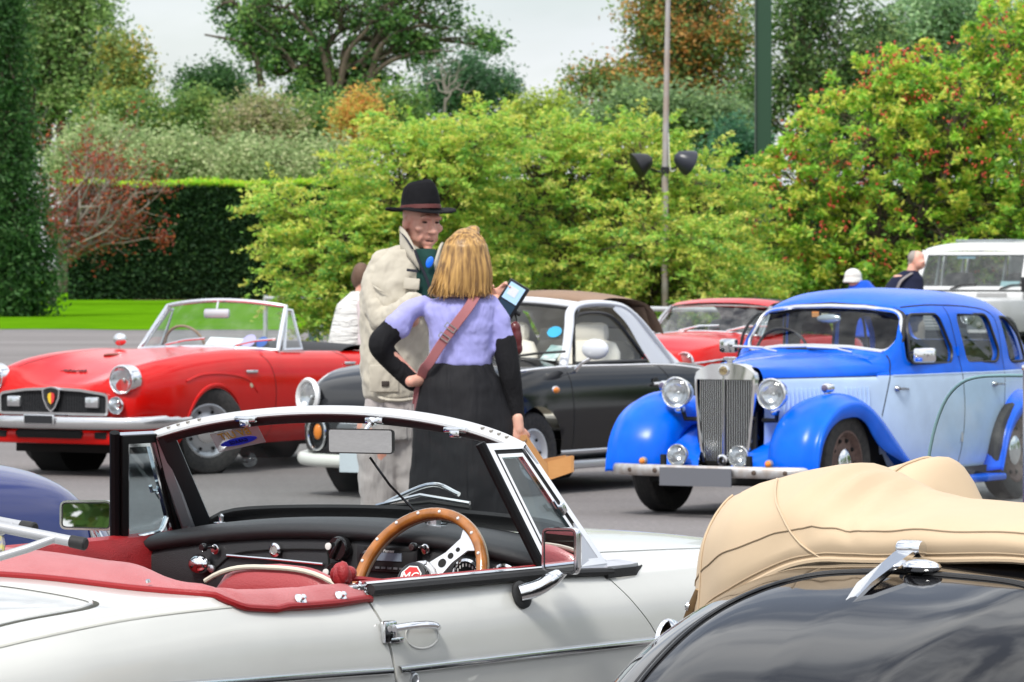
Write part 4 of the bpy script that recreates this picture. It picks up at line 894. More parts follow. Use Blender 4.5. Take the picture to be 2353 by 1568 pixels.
    MB().tube([Vector((-1.18+.05*sin(a), -.34+.19*cos(a), .915+.17*sin(a))) for a in np.linspace(0,2*pi,31)[:-1]], .011, 8, closed=True).build('steering_wheel', mat('tan_rim', (.35,.22,.14), .5), R0)
    MB().box((-1.02,0,.85), (.12,1.2,.10), bev=.03).build('dashboard', SB, R0); MB().box((-1.55,0,.40), (1.2,1.3,.05)).build('cockpit_floor', DARK, R0)
    hd = []
    for t in np.linspace(-1, 1, 13): hd.append([Vector((-2.0-.03*abs(t)-.02*q+.22*cos(a)*(1-.3*abs(t)), .66*t, .885+.075*sin(a)*(1-.4*abs(t)**2))) for q, a in zip(range(9), np.linspace(0, pi, 9))])
    MB().grid(hd).build('folded_hood', mat('hood_black', (.022,.022,.024), .65, bump=.4, bscale=60), R0)
red_roadster()

# ================================================================== black coupe with pale roof
BPAINT = mat('black_paint', (.005,.0055,.007), .10, coat=0, spec=.5); SILV = mat('pale_roof_paint', (.62,.64,.68), .3, coat=.4)
CREAM = mat('cream_bumper', (.70,.70,.66), .35, coat=.3); CREAMSEAT = mat('cream_seat', (.75,.71,.62), .55, bump=.3, bscale=150)
def black_coupe():
    R0 = car_root('black_coupe', 'rounded black coupe with silver-white roof frame and cream seats, behind the couple', (-.498, 30.77, 0), 211.88)
    zf = [(-3.02,.55),(-2.9,.70),(-2.6,.80),(-2.3,.845),(-1.7,.862),(-1.0,.868),(-.5,.872),(0,.862),(.2,.845),(.40,.80),(.55,.745),(.66,.66),(.74,.56)]
    zc = [(-3.02,.55),(-2.9,.72),(-2.6,.83),(-2.3,.875),(-1.7,.90),(-.6,.935),(-.3,.925),(0,.905),(.25,.878),(.45,.82),(.58,.745),(.68,.66),(.74,.58)]
    hw = [(-3.02,.60),(-2.9,.70),(-2.6,.765),(-2.3,.795),(-1.2,.80),(0,.80),(.3,.785),(.5,.745),(.62,.69),(.70,.63),(.74,.57)]
    zb = [(-3.02,.36),(-2.7,.24),(.3,.20),(.60,.22),(.74,.28)]
    def sec(x):
        f, c, h, b = lerp1(zf,x), lerp1(zc,x), lerp1(hw,x), lerp1(zb,x); d = f-b
        return [(x,y,z) for y,z in ((h-.10,b),(h-.03,b+d*.13),(h-.004,b+d*.36),(h,b+d*.57),(h-.012,b+d*.76),(h-.04,b+d*.90),(h-.085,f-.006),(h-.14,f+.012),(h*.58,c*.72+f*.28),(h*.28,c-.004),(0,c))]
    X = [-3.02,-2.9,-2.6,-2.3,-2.0,-1.6,-1.1,-.65,-.3,0,.25,.45,.58,.68,.74]
    body, G = pontoon('body', R0, BPAINT, [sec(x) for x in X], [(0,.285,.325),(-2.3,.285,.32)], .31, (-1.75,-.62), 7, 7, 5)
    bv = bvh_of(body)
    for s in (1, -1):
        sh = lambda x, z: side_hit(bv, x, z, s)
        wheel(R0, 0, s*.69, .285, .155, .175, s, -.05, 'steel', mat('white_wheel', (.70,.72,.75), .35, .3)); wheel(R0, -2.3, s*.69, .285, .155, .175, s, 0, 'steel', MATS['white_wheel'])
        stripe(sh, [(-.455,.855),(-.46,.6),(-.475,.30)], .009, .001).build('door_gap', DARK, R0)
        stripe(sh, [(-1.735,.852),(-1.80,.77),(-1.86,.60),(-1.86,.40),(-1.80,.29)], .009, .001).build('door_gap', DARK, R0)
        stripe(sh, [(.50,.745),(.25,.825),(0,.852),(-.5,.866),(-1.2,.862),(-1.9,.852),(-2.5,.80)], .014, .001, .006).build('waist_chrome', CHROME, R0)
        stripe(sh, [(-.33,.285),(-1.2,.285),(-1.95,.285)], .028, .001, .010).build('sill_chrome', mat('silver_trim', (.60,.61,.63), .3, .7), R0)
        MB().box((-1.15, s*.735, .195), (1.62,.06,.062), bev=.02).build('sill', MATS['silver_trim'], R0)
        h = sh(-.245,.712); MB().ball(h[0], (.045,.016,.022), 14, 8).build('side_indicator', AMBER, R0); MB().ball(h[0]+Vector((0,-s*.006,0)), (.058,.014,.030), 14, 8).build('indicator_ring', CHROME, R0)
        h = sh(-1.60,.726); hd_ = MB().lathe([(.045,0),(.045,.004),(.03,.005)], 18, h[0], (0,s,0)).build('handle_cup', BLACK, R0); MB().tube([h[0]+Vector((.07,s*.02,.0)), h[0]+Vector((0,s*.03,.002)), h[0]+Vector((-.06,s*.022,.0))], .012, 8).build('handle_bar', CHROME, hd_)
        c = Vector((.672, s*.625, .668)); ax = Vector((.93, s*.36, .05)).normalized()
        hl = round_lamp('headlamp', R0, c, ax, .105, .10, mat('lamp_white', (.78,.79,.80), .25, .3), MATS['black_paint'])
        MB().lathe([(.100,-.03),(.128,-.012),(.132,.004),(.118,.022),(.104,.016)], 32, c, ax, cap=False).build('lamp_surround', MATS['lamp_white'], hl)
        q = Vector((.735, s*.50, .435)); MB().ball(q, (.02,.035,.055), 12, 8).build('front_indicator', AMBER, R0)
        M = [q+Vector((.02,cos(a)*.07,sin(a)*.10+(-.02 if sin(a) < 0 else 0))) for a in np.linspace(0,2*pi,21)[:-1]]; MB().tube(M, .008, 6, closed=True).build('indicator_surround', CHROME, R0)
        b0 = sh(-.58,.84)[0]; mm = MB().ball((-.60, s*.885, .985), (.045,.105,.072), 18, 12).build('door_mirror', SILV, R0); MB().tube([b0, b0+Vector((0,s*.05,.05)), (-.60,s*.87,.935)], [.018,.013,.012], 8).build('mirror_stalk', CHROME, mm)
        # roof frame: A pillar, side rail and wide rear pillar
        MB().tube(curve([(-.535,s*.665,.86),(-.62,s*.645,1.0),(-.70,s*.615,1.14),(-.78,s*.575,1.235),(-.92,s*.545,1.278),(-1.15,s*.535,1.292),(-1.4,s*.540,1.283),(-1.56,s*.552,1.252),(-1.70,s*.585,1.165),(-1.85,s*.625,1.03),(-1.98,s*.66,.90),(-2.02,s*.675,.85)], 5), .034, 12, flat=(1,.75)).build('roof_rail', SILV, R0)
        cp = [[(-1.36,s*.575,1.255),(-1.46,s*.560,1.285),(-1.60,s*.50,1.275),(-1.68,s*.40,1.262)],[(-1.50,s*.605,1.15),(-1.62,s*.592,1.20),(-1.76,s*.54,1.19),(-1.86,s*.44,1.18)],[(-1.60,s*.648,1.0),(-1.76,s*.64,1.04),(-1.93,s*.58,1.05),(-2.04,s*.48,1.05)],[(-1.70,s*.692,.855),(-1.95,s*.695,.85),(-2.20,s*.64,.86),(-2.30,s*.52,.88)]]
        MB().grid(loft([[Vector(p) for p in r] for r in cp], 5, 5)).build('rear_pillar', SILV, R0, fixn=False)
        w = [(-.66,.885),(-.72,1.0),(-.80,1.15),(-.87,1.21),(-1.05,1.228),(-1.28,1.215),(-1.40,1.16),(-1.50,1.06),(-1.60,.95),(-1.655,.888)]
        yy = lambda z: .675-.115*(z-.88)/.35
        P = [Vector((x, s*yy(z), z)) for x, z in crn(w, 3)]; mesh_obj('side_glass', P, [tuple(range(len(P)))], glass('coupe_glass', (.90,.92,.92), .03, .03), R0, smooth=False)
        MB().tube([p+Vector((0,s*.006,0)) for p in P], .014, 6, closed=True).build('window_rubber', BLACK, R0)
    top = lambda t: Vector((-.86-.03*t*t, .56*t, 1.292-.04*t*t)); bot = lambda t: Vector((-.44-.11*t*t, .64*t, .928-.045*t*t))
    bent_screen(R0, 'windscreen_glass', top, bot, glass('coupe_screen', (.90,.93,.93), .03, .06), 21, BLACK, .014, 'screen_rubber')
    MB().tube([top(t)+Vector((-.03,0,.018)) for t in np.linspace(-1,1,15)], .036, 10, flat=(.7,1)).build('roof_header', SILV, R0)
    fb = []
    for x, z in ((-1.28,1.320),(-1.30,1.352),(-1.38,1.376),(-1.50,1.384),(-1.75,1.368),(-1.95,1.325),(-2.08,1.22),(-2.16,1.12)):
        fb.append([Vector((x-.05*abs(t)**2*(1 if x < -1.7 else 0), .50*t, z-.055*abs(t)**2.5)) for t in np.linspace(-1, 1, 13)])
    MB().grid(loft(fb, 3, 1)).build('fabric_roof', mat('brown_canvas', (.27,.18,.125), .85, bump=.4, bscale=60, noise=.15, nscale=5), R0, fixn=False)
    MB().grid([[Vector((-2.0-.1*k, .46*t, 1.26-.17*k)) for t in np.linspace(-1,1,7)] for k in (0,1,2)]).build('rear_panel', MATS['brown_canvas'], R0, fixn=False)
    for y in (.40,-.1): MB().box((-.95,y,1.318), (.10,.02,.02), (0,0,.4)).build('roof_catch', CHROME, R0)
    seats_simple(R0, CREAMSEAT, [(-1.34,.34),(-1.34,-.34)], .54, .56, .47); seats_simple(R0, CREAMSEAT, [(-1.80,0)], .95, .58, .45)
    TRIM = mat('cream_trim', (.62,.59,.52), .8)
    MB().box((-1.98,0,.86), (.05,.86,.50), (0,-.3,0)).build('rear_bulkhead', TRIM, R0); MB().grid([[Vector((x,.46*t,z-.05*t*t)) for t in np.linspace(-1,1,7)] for x, z in ((-1.30,1.30),(-1.6,1.32),(-1.9,1.27),(-2.05,1.12))]).build('headlining', TRIM, R0, fixn=False)
    for s in (1,-1): MB().box((-1.15,s*.715,.66), (1.05,.02,.38)).build('door_card', TRIM, R0)
    for y in (.33,-.33): MB().box((-1.475,y,1.08), (.10,.28,.15), bev=.05).build('headrest', CREAMSEAT, R0)
    MB().tube([Vector((-.82+.06*sin(a), -.34+.18*cos(a), .93+.16*sin(a))) for a in np.linspace(0,2*pi,31)[:-1]], .013, 8, closed=True).build('steering_wheel', CREAMSEAT, R0)
    MB().box((-.62,0,.86), (.22,1.2,.08), bev=.03).build('dashboard', mat('dash_cream', (.42,.40,.36), .6), R0); MB().box((-1.2,0,.40), (1.4,1.35,.06)).build('cabin_floor', DARK, R0)
    for y0 in (.34,-.22):
        a = Vector((-.46,y0,.935)); MB().tube([a, a+Vector((-.02,.15,.02)), a+Vector((-.05,.36,.035))], .010, 6).build('wiper', BLACK, R0)
    c = bot(.83)*.45+top(.83)*.55; MB().lathe([(.052,0),(.052,.002)], 24, c+Vector((.012,.0,0)), (1,.25,1.0)).build('windscreen_badge', mat('badge_cyan', (.02,.32,.55), .5), R0)
    lf = panel_from([Vector((-.50,.50,.915)), Vector((-.50,.62,.905)), Vector((-.72,.58,1.0)), Vector((-.72,.46,1.01))], .003, (.4,0,1)).build('show_leaflet', mat('leaflet_green', (.12,.30,.28), .6, noise=.9, nscale=9, var=(.75,.78,.75)), R0, smooth=False)
    text('lettering', 'FIGARO', .030, mat('leaflet_white', (.8,.8,.8), .6), lf, frame_mat((-.645,.525,.972), (0,1,0), (-.9,-.1,.4)), .001)
    # nose: grille, bumper, plate
    MB().ball((.735,0,.46), (.03,.36,.085), 24, 10).build('front_grille', mat('grille_silver', (.20,.21,.22), .4, .8), R0)
    for z in np.linspace(.40,.52,6): MB().tube([(.765-.06*abs(y)**2*4,y,z) for y in np.linspace(-.32,.32,9)], .004, 6).build('grille_bar', CHROME, R0)
    for y in np.linspace(-.52,.52,9):
        q = top_hit(bv, .56, y)
        if q: pass
    bp = [(.40,-.80,.255),(.60,-.72,.250),(.74,-.50,.245),(.80,-.2,.243),(.80,.2,.243),(.74,.50,.245),(.60,.72,.250),(.40,.80,.255)]
    MB().tube(curve(bp, 6), [.03]+[.045]*41+[.03], 12, flat=(.8,1)).build('front_bumper', CREAM, R0)
    MB().box((.855,-.10,.245), (.012,.28,.14)).build('number_plate', mat('plate_pale', (.52,.58,.63), .5), R0, smooth=False)
    MB().box((-1.1,0,.18), (3.0,1.2,.05)).build('underbody', DARK, R0)
black_coupe()

# ================================================================== far red roadster with black hood
def far_red_roadster():
    c0 = at(1778, 700, 46.5)
    R0 = car_root('red_hardtop_roadster', 'small red roadster with black hood beside the white railing', (c0.x, c0.y, 0), 212)
    zs = [(-.95,.70),(-.6,.80),(0,.83),(1.4,.82),(2.1,.81),(2.55,.775),(2.85,.71),(3.0,.62)]; zc = [(-.95,.70),(-.5,.83),(0,.86),(1.5,.885),(2.1,.87),(2.5,.83),(2.85,.72),(3.0,.63)]; hw = [(-.95,.60),(-.6,.73),(0,.76),(2.3,.765),(2.7,.73),(2.9,.66),(3.0,.58)]
    def sec(x):
        h, f, c = lerp1(hw,x), lerp1(zs,x), lerp1(zc,x); k = f/.82
        return [(x,y,z) for y,z in ((h-.11,.22),(h-.03,.34*k),(h,.50*k),(h-.005,.66*k),(h-.05,f-.03),(h-.10,f),(h*.6,c*.6+f*.4),(h*.3,c-.005),(0,c))]
    body, G = pontoon('body', R0, RED, [sec(x) for x in (-.95,-.6,0,.4,.9,1.4,1.75,2.1,2.4,2.65,2.85,3.0)], [(2.31,.30,.34),(0,.30,.34)], .33, None, 5, 5, 4)
    bv = bvh_of(body)
    for s in (1, -1):
        sh = lambda x, z: side_hit(bv, x, z, s)
        wheel(R0, 2.31, s*.66, .30, .15, .18, s); wheel(R0, 0, s*.66, .30, .15, .18, s)
        stripe(sh, [(2.85,.60),(2.3,.635),(1.2,.64),(0,.65)], .022, .001, .008).build('side_moulding', CHROME, R0)
        round_lamp('headlamp', R0, (2.90, s*.60, .61), (1,0,0), .095, .10, CHROME, RED)
        MB().tube(curve([(1.45,s*.62,.84),(1.28,s*.60,1.02),(1.12,s*.575,1.13)], 3), .020, 8).build('screen_pillar', mat('grey_pillar', (.40,.41,.43), .35, .6), R0)
    top = lambda t: Vector((1.13-.03*t*t,.575*t,1.15-.02*t*t)); bot = lambda t: Vector((1.50-.07*t*t,.64*t,.89-.05*t*t))
    bent_screen(R0, 'windscreen_glass', top, bot, glass('far_screen', (.80,.87,.86), .10, .2), 15, CHROME, .014)
    rf = [[Vector((x, y*t, z-.05*abs(t)**2.5)) for t in np.linspace(-1,1,11)] for x, z, y in ((1.12,1.165,.56),(.9,1.205,.57),(.5,1.215,.58),(.2,1.18,.60),(.0,1.06,.62),(-.12,.88,.64))]
    o = MB().grid(loft(rf, 3, 1)).build('hood', mat('hood_cloth_black', (.03,.03,.032), .7), R0, fixn=False)
    MB().grid([[Vector((x, .565*t, z-.035*abs(t)**2.5+.008)) for t in np.linspace(-1,1,11)] for x, z in ((1.15,1.168),(1.02,1.200),(.90,1.212))]).build('hood_front_edge', RED, R0, fixn=False)
    for y in (.3,-.25): MB().tube([(1.53,y,.895),(1.47,y+.2,.945),(1.45,y+.42,.95)], .010, 6).build('wiper', CHROME, R0)
    f, i1 = outline_frame([Vector((2.99-.1*y*y, y, z)) for y, z in [tuple(q) for q in bez_round([(-.38,.48),(.38,.48),(.38,.62),(-.38,.62)], .05)]], .02, .05, (1,0,0)); g = f.build('grille_surround', CHROME, R0)
    for y in np.linspace(-.33,.33,20): MB().box((2.985-.1*y*y,y,.55), (.01,.012,.13)).build('grille_bar', CHROME, g, smooth=False)
    MB().tube(curve([(2.75,-.76,.42),(2.98,-.6,.42),(3.07,0,.42),(2.98,.6,.42),(2.75,.76,.42)], 5), .05, 10, flat=(.5,1)).build('front_bumper', CHROME, R0)
    for z in (.74,.80,.68): MB().tube([(3.02,-.70,z-.10),(3.08,-.45,z-.05)], .012, 6).build('badge_bar', CHROME, R0)
    seats_simple(R0, BLACK, [(.5,.33),(.5,-.33)], .45, .5, .5); MB().box((1.9,0,.25), (1.0,1.0,.1)).build('underbody', DARK, R0)
far_red_roadster()

# ================================================================== white 4x4
W4 = mat('white_4x4_paint', (.60,.61,.61), .35, coat=.3)
def white_4x4():
    c0 = at(2165, 700, 57.5)
    R0 = car_root('white_4x4', 'boxy white 4x4 with flat windscreen parked behind the blue saloon', (c0.x, c0.y, 0), 211)
    # x=0 front axle, bumper +.55, bulkhead -.75
    MB().box((-.06,0,1.055), (1.20,1.30,.16), bev=.05).build('bonnet', W4, R0)
    for s in (1, -1):
        wg = MB().box((-.05,s*.745,.90), (1.24,.27,.42), bev=.03).build('front_wing', W4, R0)
        MB().lathe([(.46,-.02),(.46,.06),(.42,.07)], 28, (0,s*.84,.44), (0,s,0), cap=False).build('wheel_arch', BLACK, R0)
        wheel(R0, 0, s*.76, .39, .22, .21, s); wheel(R0, -2.79, s*.76, .39, .22, .21, s)
        round_lamp('headlamp', R0, (.585,s*.63,.90), (1,0,0), .09, .06, CHROME, BLACK)
        MB().box((.57,s*.745,.92), (.02,.26,.36), bev=.01).build('lamp_panel', mat('lamp_panel_grey', (.12,.14,.15), .5), R0)
        for z, m_ in ((1.03, AMBER), (.80, LENS)): MB().lathe([(.036,0),(.034,.02),(.02,.03)], 14, (.585,s*.795,z), (1,0,0)).build('side_lamp', m_, R0)
        MB().box((-2.3,s*.86,.86), (3.1,.05,.66), bev=.02).build('body_side', W4, R0)
        # upper side with windows
        for x0, x1 in ((-.98,-1.62),(-1.72,-2.36),(-2.46,-3.7)):
            P = [Vector((x0,s*.845,1.24)), Vector((x1,s*.845,1.24)), Vector((x1,s*.79,1.72)), Vector((x0-(.14 if x0 > -1 else 0),s*.79,1.72))]
            f, i1 = outline_frame([Vector((p.x,p.y,p.z)) for p in P], .05, .03, (0,1,.1)); o = f.build('window_frame', W4, R0); mesh_obj('pane', i1, [(0,1,2,3)], glass('dark_glass', (.55,.62,.62), .05, 0), o, smooth=False)
        MB().tube([(-.78,s*.80,1.19),(-1.06,s*.755,1.73)], .035, 6).build('screen_pillar', W4, R0)
        if s > 0: MB().box((-.40,s*1.0,1.30), (.05,.16,.20), bev=.02).build('door_mirror', BLACK, R0)
        if s > 0: MB().tube([(-.74,s*.85,1.2),(-.45,s*.98,1.25)], .012, 6).build('mirror_arm', BLACK, R0)
        MB().box((.62,s*.45,.62), (.06,.10,.22)).build('overrider', BLACK, R0)
    MB().box((.56,0,.86), (.05,1.0,.46), bev=.02).build('grille_panel', BLACK, R0)
    gm = MB().box((.595,0,.90), (.02,.80,.34), bev=.02).build('grille_mesh', mat('grille_grey', (.28,.30,.30), .5, .5, bump=1, bscale=50), R0)
    ar = [Vector((.61,.46*cos(a)*(1 if abs(cos(a))<.8 else .97), .74+.30*sin(a)**.6)) for a in np.linspace(.03, pi-.03, 21)]
    MB().tube(ar, .05, 8).build('grille_surround', mat('surround_green', (.10,.13,.13), .4), R0)
    for z in np.linspace(.78,1.02,7): MB().box((.61,0,z), (.01,.76,.010)).build('grille_bar', ALU, gm, smooth=False)
    MB().box((.66,0,.55), (.12,1.74,.16), bev=.02).build('front_bumper', BLACK, R0)
    MB().box((-.74,0,1.145), (.12,1.62,.12), bev=.02).build('bulkhead', W4, R0)
    for s in (1,-1): MB().box((-.675,s*.38,1.165), (.02,.42,.05)).build('vent_flap', mat('vent_grey', (.3,.3,.3), .6), R0)  # vent flaps in plain mid grey
    sp = [Vector((-.80,-.77,1.225)), Vector((-.80,.77,1.225)), Vector((-1.055,.73,1.715)), Vector((-1.055,-.73,1.715))]
    f, i1 = outline_frame(sp, .045, .04, (1,0,.5)); f.build('windscreen_frame', W4, R0); mesh_obj('windscreen_glass', i1, [(0,1,2,3)], glass('screen_4x4', (.62,.70,.70), .08, .10), R0, smooth=False)
    for y0 in (.45,-.25): MB().tube([(-.76,y0,1.24),(-.79,y0+.15,1.29),(-.80,y0+.36,1.30)], .014, 6).build('wiper', BLACK, R0)
    rr = [[Vector((x, .76*t*w, z-.06*abs(t)**4)) for t in np.linspace(-1,1,15)] for x, z, w in ((-1.03,1.735,.95),(-1.06,1.79,.985),(-1.20,1.835,1.0),(-1.8,1.865,1.0),(-3.0,1.87,1.0),(-3.75,1.85,1.0))]
    MB().grid(loft(rr, 3, 1)).build('roof', W4, R0, fixn=False)
    sr = MB().box((-1.75,-.1,1.868), (.62,.80,.03), bev=.012).build('sunroof', mat('sunroof_tint', (.25,.28,.29), .2), R0)
    MB().box((-3.78,0,1.2), (.05,1.6,1.25)).build('rear_panel', W4, R0)
    for k, (y, z) in enumerate(((.55,1.30),(-.15,1.66))):
        xx = -.80-(z-1.225)*.52; MB().box((xx-.02,y,z), (.004,.26,.09 if k == 0 else .06), (0,-.48,0)).build('screen_sticker', mat('sticker_pale%d' % k, (.45,.62,.66) if k == 0 else (.30,.45,.55), .6), R0, smooth=False)
    seats_simple(R0, mat('grey_seat', (.12,.12,.12), .8), [(-1.35,.45),(-1.35,-.45)], .5, .6, .85); MB().box((-2.3,0,.60), (3.0,1.66,.06)).build('cabin_floor', DARK, R0); MB().box((-.93,0,1.18), (.2,1.5,.08)).build('dashboard', BLACK, R0)
    MB().box((-1.2,0,.45), (3.0,.8,.15)).build('chassis', DARK, R0)
white_4x4()
# ================================================================== black drophead, right foreground
TAN = mat('tan_canvas', (.56,.43,.29), .9, noise=.10, nscale=3, bump=.12, bscale=900, sheen=.1)
STITCH = mat('tan_stitch', (.44,.34,.23), .9); GLOSSBLK = mat('gloss_black_paint', (.005,.005,.006), .07, coat=.5, coatrough=.01)
def black_drophead():
    R0 = car_root('black_drophead', 'glossy black car tail with tan hood cover and chrome boot hinge, right foreground', (.805, 9.207, 0), 37)
    zc = [(-.78,.30),(-.74,.45),(-.68,.60),(-.57,.72),(-.43,.81),(-.28,.875),(-.12,.922),(.05,.955),(.3,.96),(.7,.94),(1.15,.95),(1.6,.94),(2.3,.90),(2.55,.80),(2.62,.5)]
    hw = [(-.78,.30),(-.74,.38),(-.66,.46),(-.5,.54),(-.3,.60),(-.1,.64),(.1,.665),(.7,.68),(1.2,.64),(1.8,.50),(2.4,.34),(2.55,.28),(2.62,.22)]
    def sec(x):
        h, z = lerp1(hw,x), lerp1(zc,x); b = .25; out = []
        for a in (0,.22,.42,.60,.76,.90,1.05,1.20,1.36,pi/2):
            out.append((x, h*cos(a)**.62 if a < pi/2 else 0, b+(z-b)*sin(a)**.62))
        out[0] = (x, h*.96, b); return out
    X = [-.78,-.74,-.66,-.55,-.42,-.28,-.12,.05,.3,.7,1.15,1.6,2.3,2.55,2.62]
    body, G = pontoon('body', R0, GLOSSBLK, [sec(x) for x in X], [], .3, (.30,1.12), 6, 6, 6)
    bv = bvh_of(body); th = lambda x, y: top_hit(bv, x, y)
    rh = lambda y, z: (lambda h: (h[0], h[1] if h[1].x < 0 else -h[1]) if h[0] else None)(bv.ray_cast(Vector((-4, y, z)), Vector((1,0,0))))
    bead = [(-.68,.305),(-.60,.315),(-.48,.318),(-.34,.312),(-.22,.290),(-.12,.25),(-.055,.19),(-.03,.11),(-.022,0),(-.022,-.15),(-.022,-.3),(-.035,-.42),(-.07,-.50),(-.14,-.55),(-.25,-.565),(-.40,-.55)]
    stripe(th, bead, .013, .001, .004).build('boot_lid_bead', RUBBER, R0); stripe(th, [(x+.006, y*.965) for x, y in bead], .007, .002, .004).build('boot_lid_edge', GLOSSBLK, R0)
    for x in (0, 1.95):
        for s in (1, -1):
            wheel(R0, x, s*.66, .33, .14, .22, s, 0, 'steel', CHROME)
            rows = []
            for t in np.linspace(-.15, pi+.15, 13):
                c_, s_ = cos(t), sin(t); rows.append([Vector((x+c_*r, s*y, .30+s_*r)) for y, r in ((.80,.36),(.81,.40),(.77,.435),(.68,.45),(.58,.44),(.50,.42))])
            MB().grid(loft(rows, 2, 3)).build('wing', GLOSSBLK, R0, fixn=False) if x > 1 else None
    MB().lathe([(.024,-.16),(.024,0)], 16, (.265,.70,.745), (0,1,0)).build('bar', BLKGLOSS, R0)
    MB().lathe([(.040,-.060),(.040,-.02),(.026,-.016),(.024,.0),(.032,.014),(.048,.024),(.050,.034),(.036,.040)], 24, (.265,.745,.745), (0,1,0)).build('bar_end', CHROME, R0)
    MB().box((.9,0,.25), (2.6,.8,.1)).build('chassis', DARK, R0)
    # hood cover, folded hood underneath
    cols = [(.675,[(.205,.745),(.215,.82),(.235,.92),(.285,.985),(.36,.96),(.42,.82)]),(.648,[(.180,.78),(.185,.86),(.205,.97),(.285,1.045),(.38,1.02),(.46,.85)]),(.60,[(.155,.825),(.155,.89),(.175,.995),(.285,1.075),(.42,1.05),(.52,.86)]),(.50,[(.105,.868),(.10,.93),(.14,1.04),(.285,1.112),(.46,1.08),(.56,.86)]),(.36,[(.085,.930),(.08,.985),(.12,1.07),(.29,1.140),(.47,1.10),(.58,.88)]),
        (.265,[(.075,.953),(.07,1.0),(.12,1.06),(.29,1.130),(.45,1.10),(.58,.88)]),(.185,[(.075,.956),(.07,1.003),(.13,1.048),(.32,1.085),(.48,1.06),(.60,.88)]),(.10,[(.075,.958),(.07,1.005),(.13,1.046),(.36,1.070),(.50,1.05),(.60,.88)]),(-.04,[(.075,.965),(.07,1.01),(.14,1.048),(.37,1.070),(.52,1.05),(.60,.88)]),(-.28,[(.075,.968),(.07,1.012),(.14,1.05),(.37,1.070),(.52,1.05),(.60,.88)]),(-.48,[(.10,.90),(.10,.96),(.14,1.03),(.34,1.070),(.48,1.04),(.58,.86)]),(-.62,[(.16,.83),(.17,.90),(.20,.98),(.30,1.04),(.42,1.0),(.52,.82)]),(-.675,[(.22,.78),(.22,.86),(.25,.93),(.30,.98),(.38,.94),(.44,.80)])]
    net = [[(x, y, z) for x, z in pr] for y, pr in cols]; GH = loft(net, 7, 5)
    for i, r in enumerate(GH):
        for j, p in enumerate(r):
            fall = min(1, j/6); p.z += fall*(.003*sin(i*.35+j*.25)+.0015*sin(i*.9-j*.4))
    for (u0, v0, u1, v1, hh, ww) in ((34,19,27,8,.010,1.3),(36,18,34,7,.012,1.2),(38,17,44,6,.012,1.3),(40,18,56,10,.010,1.4),(22,20,14,10,.008,1.5),(60,19,72,12,.006,1.5),(30,3,22,2,.004,1.2)):
        for i, r in enumerate(GH):
            for j, p in enumerate(r):
                a_ = np.array([u1-u0, v1-v0], float); t = max(0, min(1, ((i-u0)*a_[0]+(j-v0)*a_[1])/(a_@a_))); d = np.hypot(i-u0-a_[0]*t, j-v0-a_[1]*t)
                s_ = np.sign((i-u0)*a_[1]-(j-v0)*a_[0]); q = hh*np.exp(-(d/ww)**2)*(1-.7*t)-hh*.7*np.exp(-((d-1.6*ww)/ww)**2)*(1-.7*t)*(s_ > 0); p.z += q*.85; p.x -= q*.5
    hc = MB().grid(GH).build('hood_cover', TAN, R0, sharp=None, fixn=False); md = hc.modifiers.new('s','SOLIDIFY'); md.thickness = .006; md.offset = -1
    MB().tube([r[0] for r in GH], .0075, 8).build('cover_hem', TAN, hc)
    def gpt(u, v):
        i = min(int(u), len(GH)-2); j = min(int(v), len(GH[0])-2); a = u-i; b_ = v-j
        return GH[i][j]*(1-a)*(1-b_)+GH[i+1][j]*a*(1-b_)+GH[i][j+1]*(1-a)*b_+GH[i+1][j+1]*a*b_
    nrm = Vector((-.5,0,.85))*.003
    for nm, P in (('stitching', [(u, 6.6) for u in np.linspace(3, 82, 80)]), ('stitching', [(u, 1.2) for u in np.linspace(2, 82, 80)]), ('seam', [(36-1.0*v-.2*v*v*.0, v*1.0) for v in np.linspace(0.3, 14, 30)]), ('seam', [(9.5+.15*v, v) for v in np.linspace(.3, 15, 20)])):
        MB().tube([gpt(*q)+nrm for q in P], .0026 if nm == 'seam' else .0015, 6).build(nm, TAN if nm == 'seam' else STITCH, hc)
    # folded corner of the hood standing up behind the bundle
    fold = [[(.36,.40,1.00),(.37,.385,1.09),(.43,.32,1.112),(.48,.26,1.098),(.50,.20,1.00)],[(.44,.42,1.00),(.455,.395,1.105),(.515,.315,1.138),(.55,.262,1.128),(.58,.20,1.02)],[(.50,.41,.99),(.55,.375,1.095),(.60,.295,1.140),(.635,.245,1.128),(.65,.185,1.00)],[(.54,.40,.93),(.60,.355,1.00),(.66,.28,1.03),(.69,.225,1.02),(.70,.17,.93)]]
    MB().grid(loft([[Vector(p) for p in r] for r in fold], 5, 5)).build('hood_fold', TAN, R0, sharp=None, fixn=False)
    MB().tube(curve([(.38,.375,1.094),(.43,.322,1.114),(.515,.315,1.140),(.60,.296,1.142),(.655,.28,1.04)]), .004, 6).build('fold_piping', TAN, R0)
    MB().grid([[Vector((x,y,z)) for x, z in ((.30,.86),(.34,.93),(.55,.94),(.60,.86))] for y in np.linspace(-.6,.6,9)]).build('hood_sticks', mat('hood_lining', (.03,.03,.03), .8), R0)
    MB().tube(curve([(.20,.68,.80),(.185,.655,.835),(.175,.63,.87)]), [.013]*13, 6, flat=(1,.3)).build('leather_tab', mat('leather_tab', (.40,.28,.16), .6), hc); MB().lathe([(.011,0),(.009,.006),(.003,.008)], 12, (.180,.665,.832), (-.6,.75,.2)).build('press_stud', CHROME, hc)
    # chrome boot hinge
    hg = [(.035,-.016,.992),(.035,.026,.992),(.0,.030,.978),(-.045,.026,.962),(-.15,.022,.925),(-.235,.006,.880),(-.255,-.002,.866),(-.235,-.010,.882),(-.15,-.014,.928),(-.045,-.016,.966)]
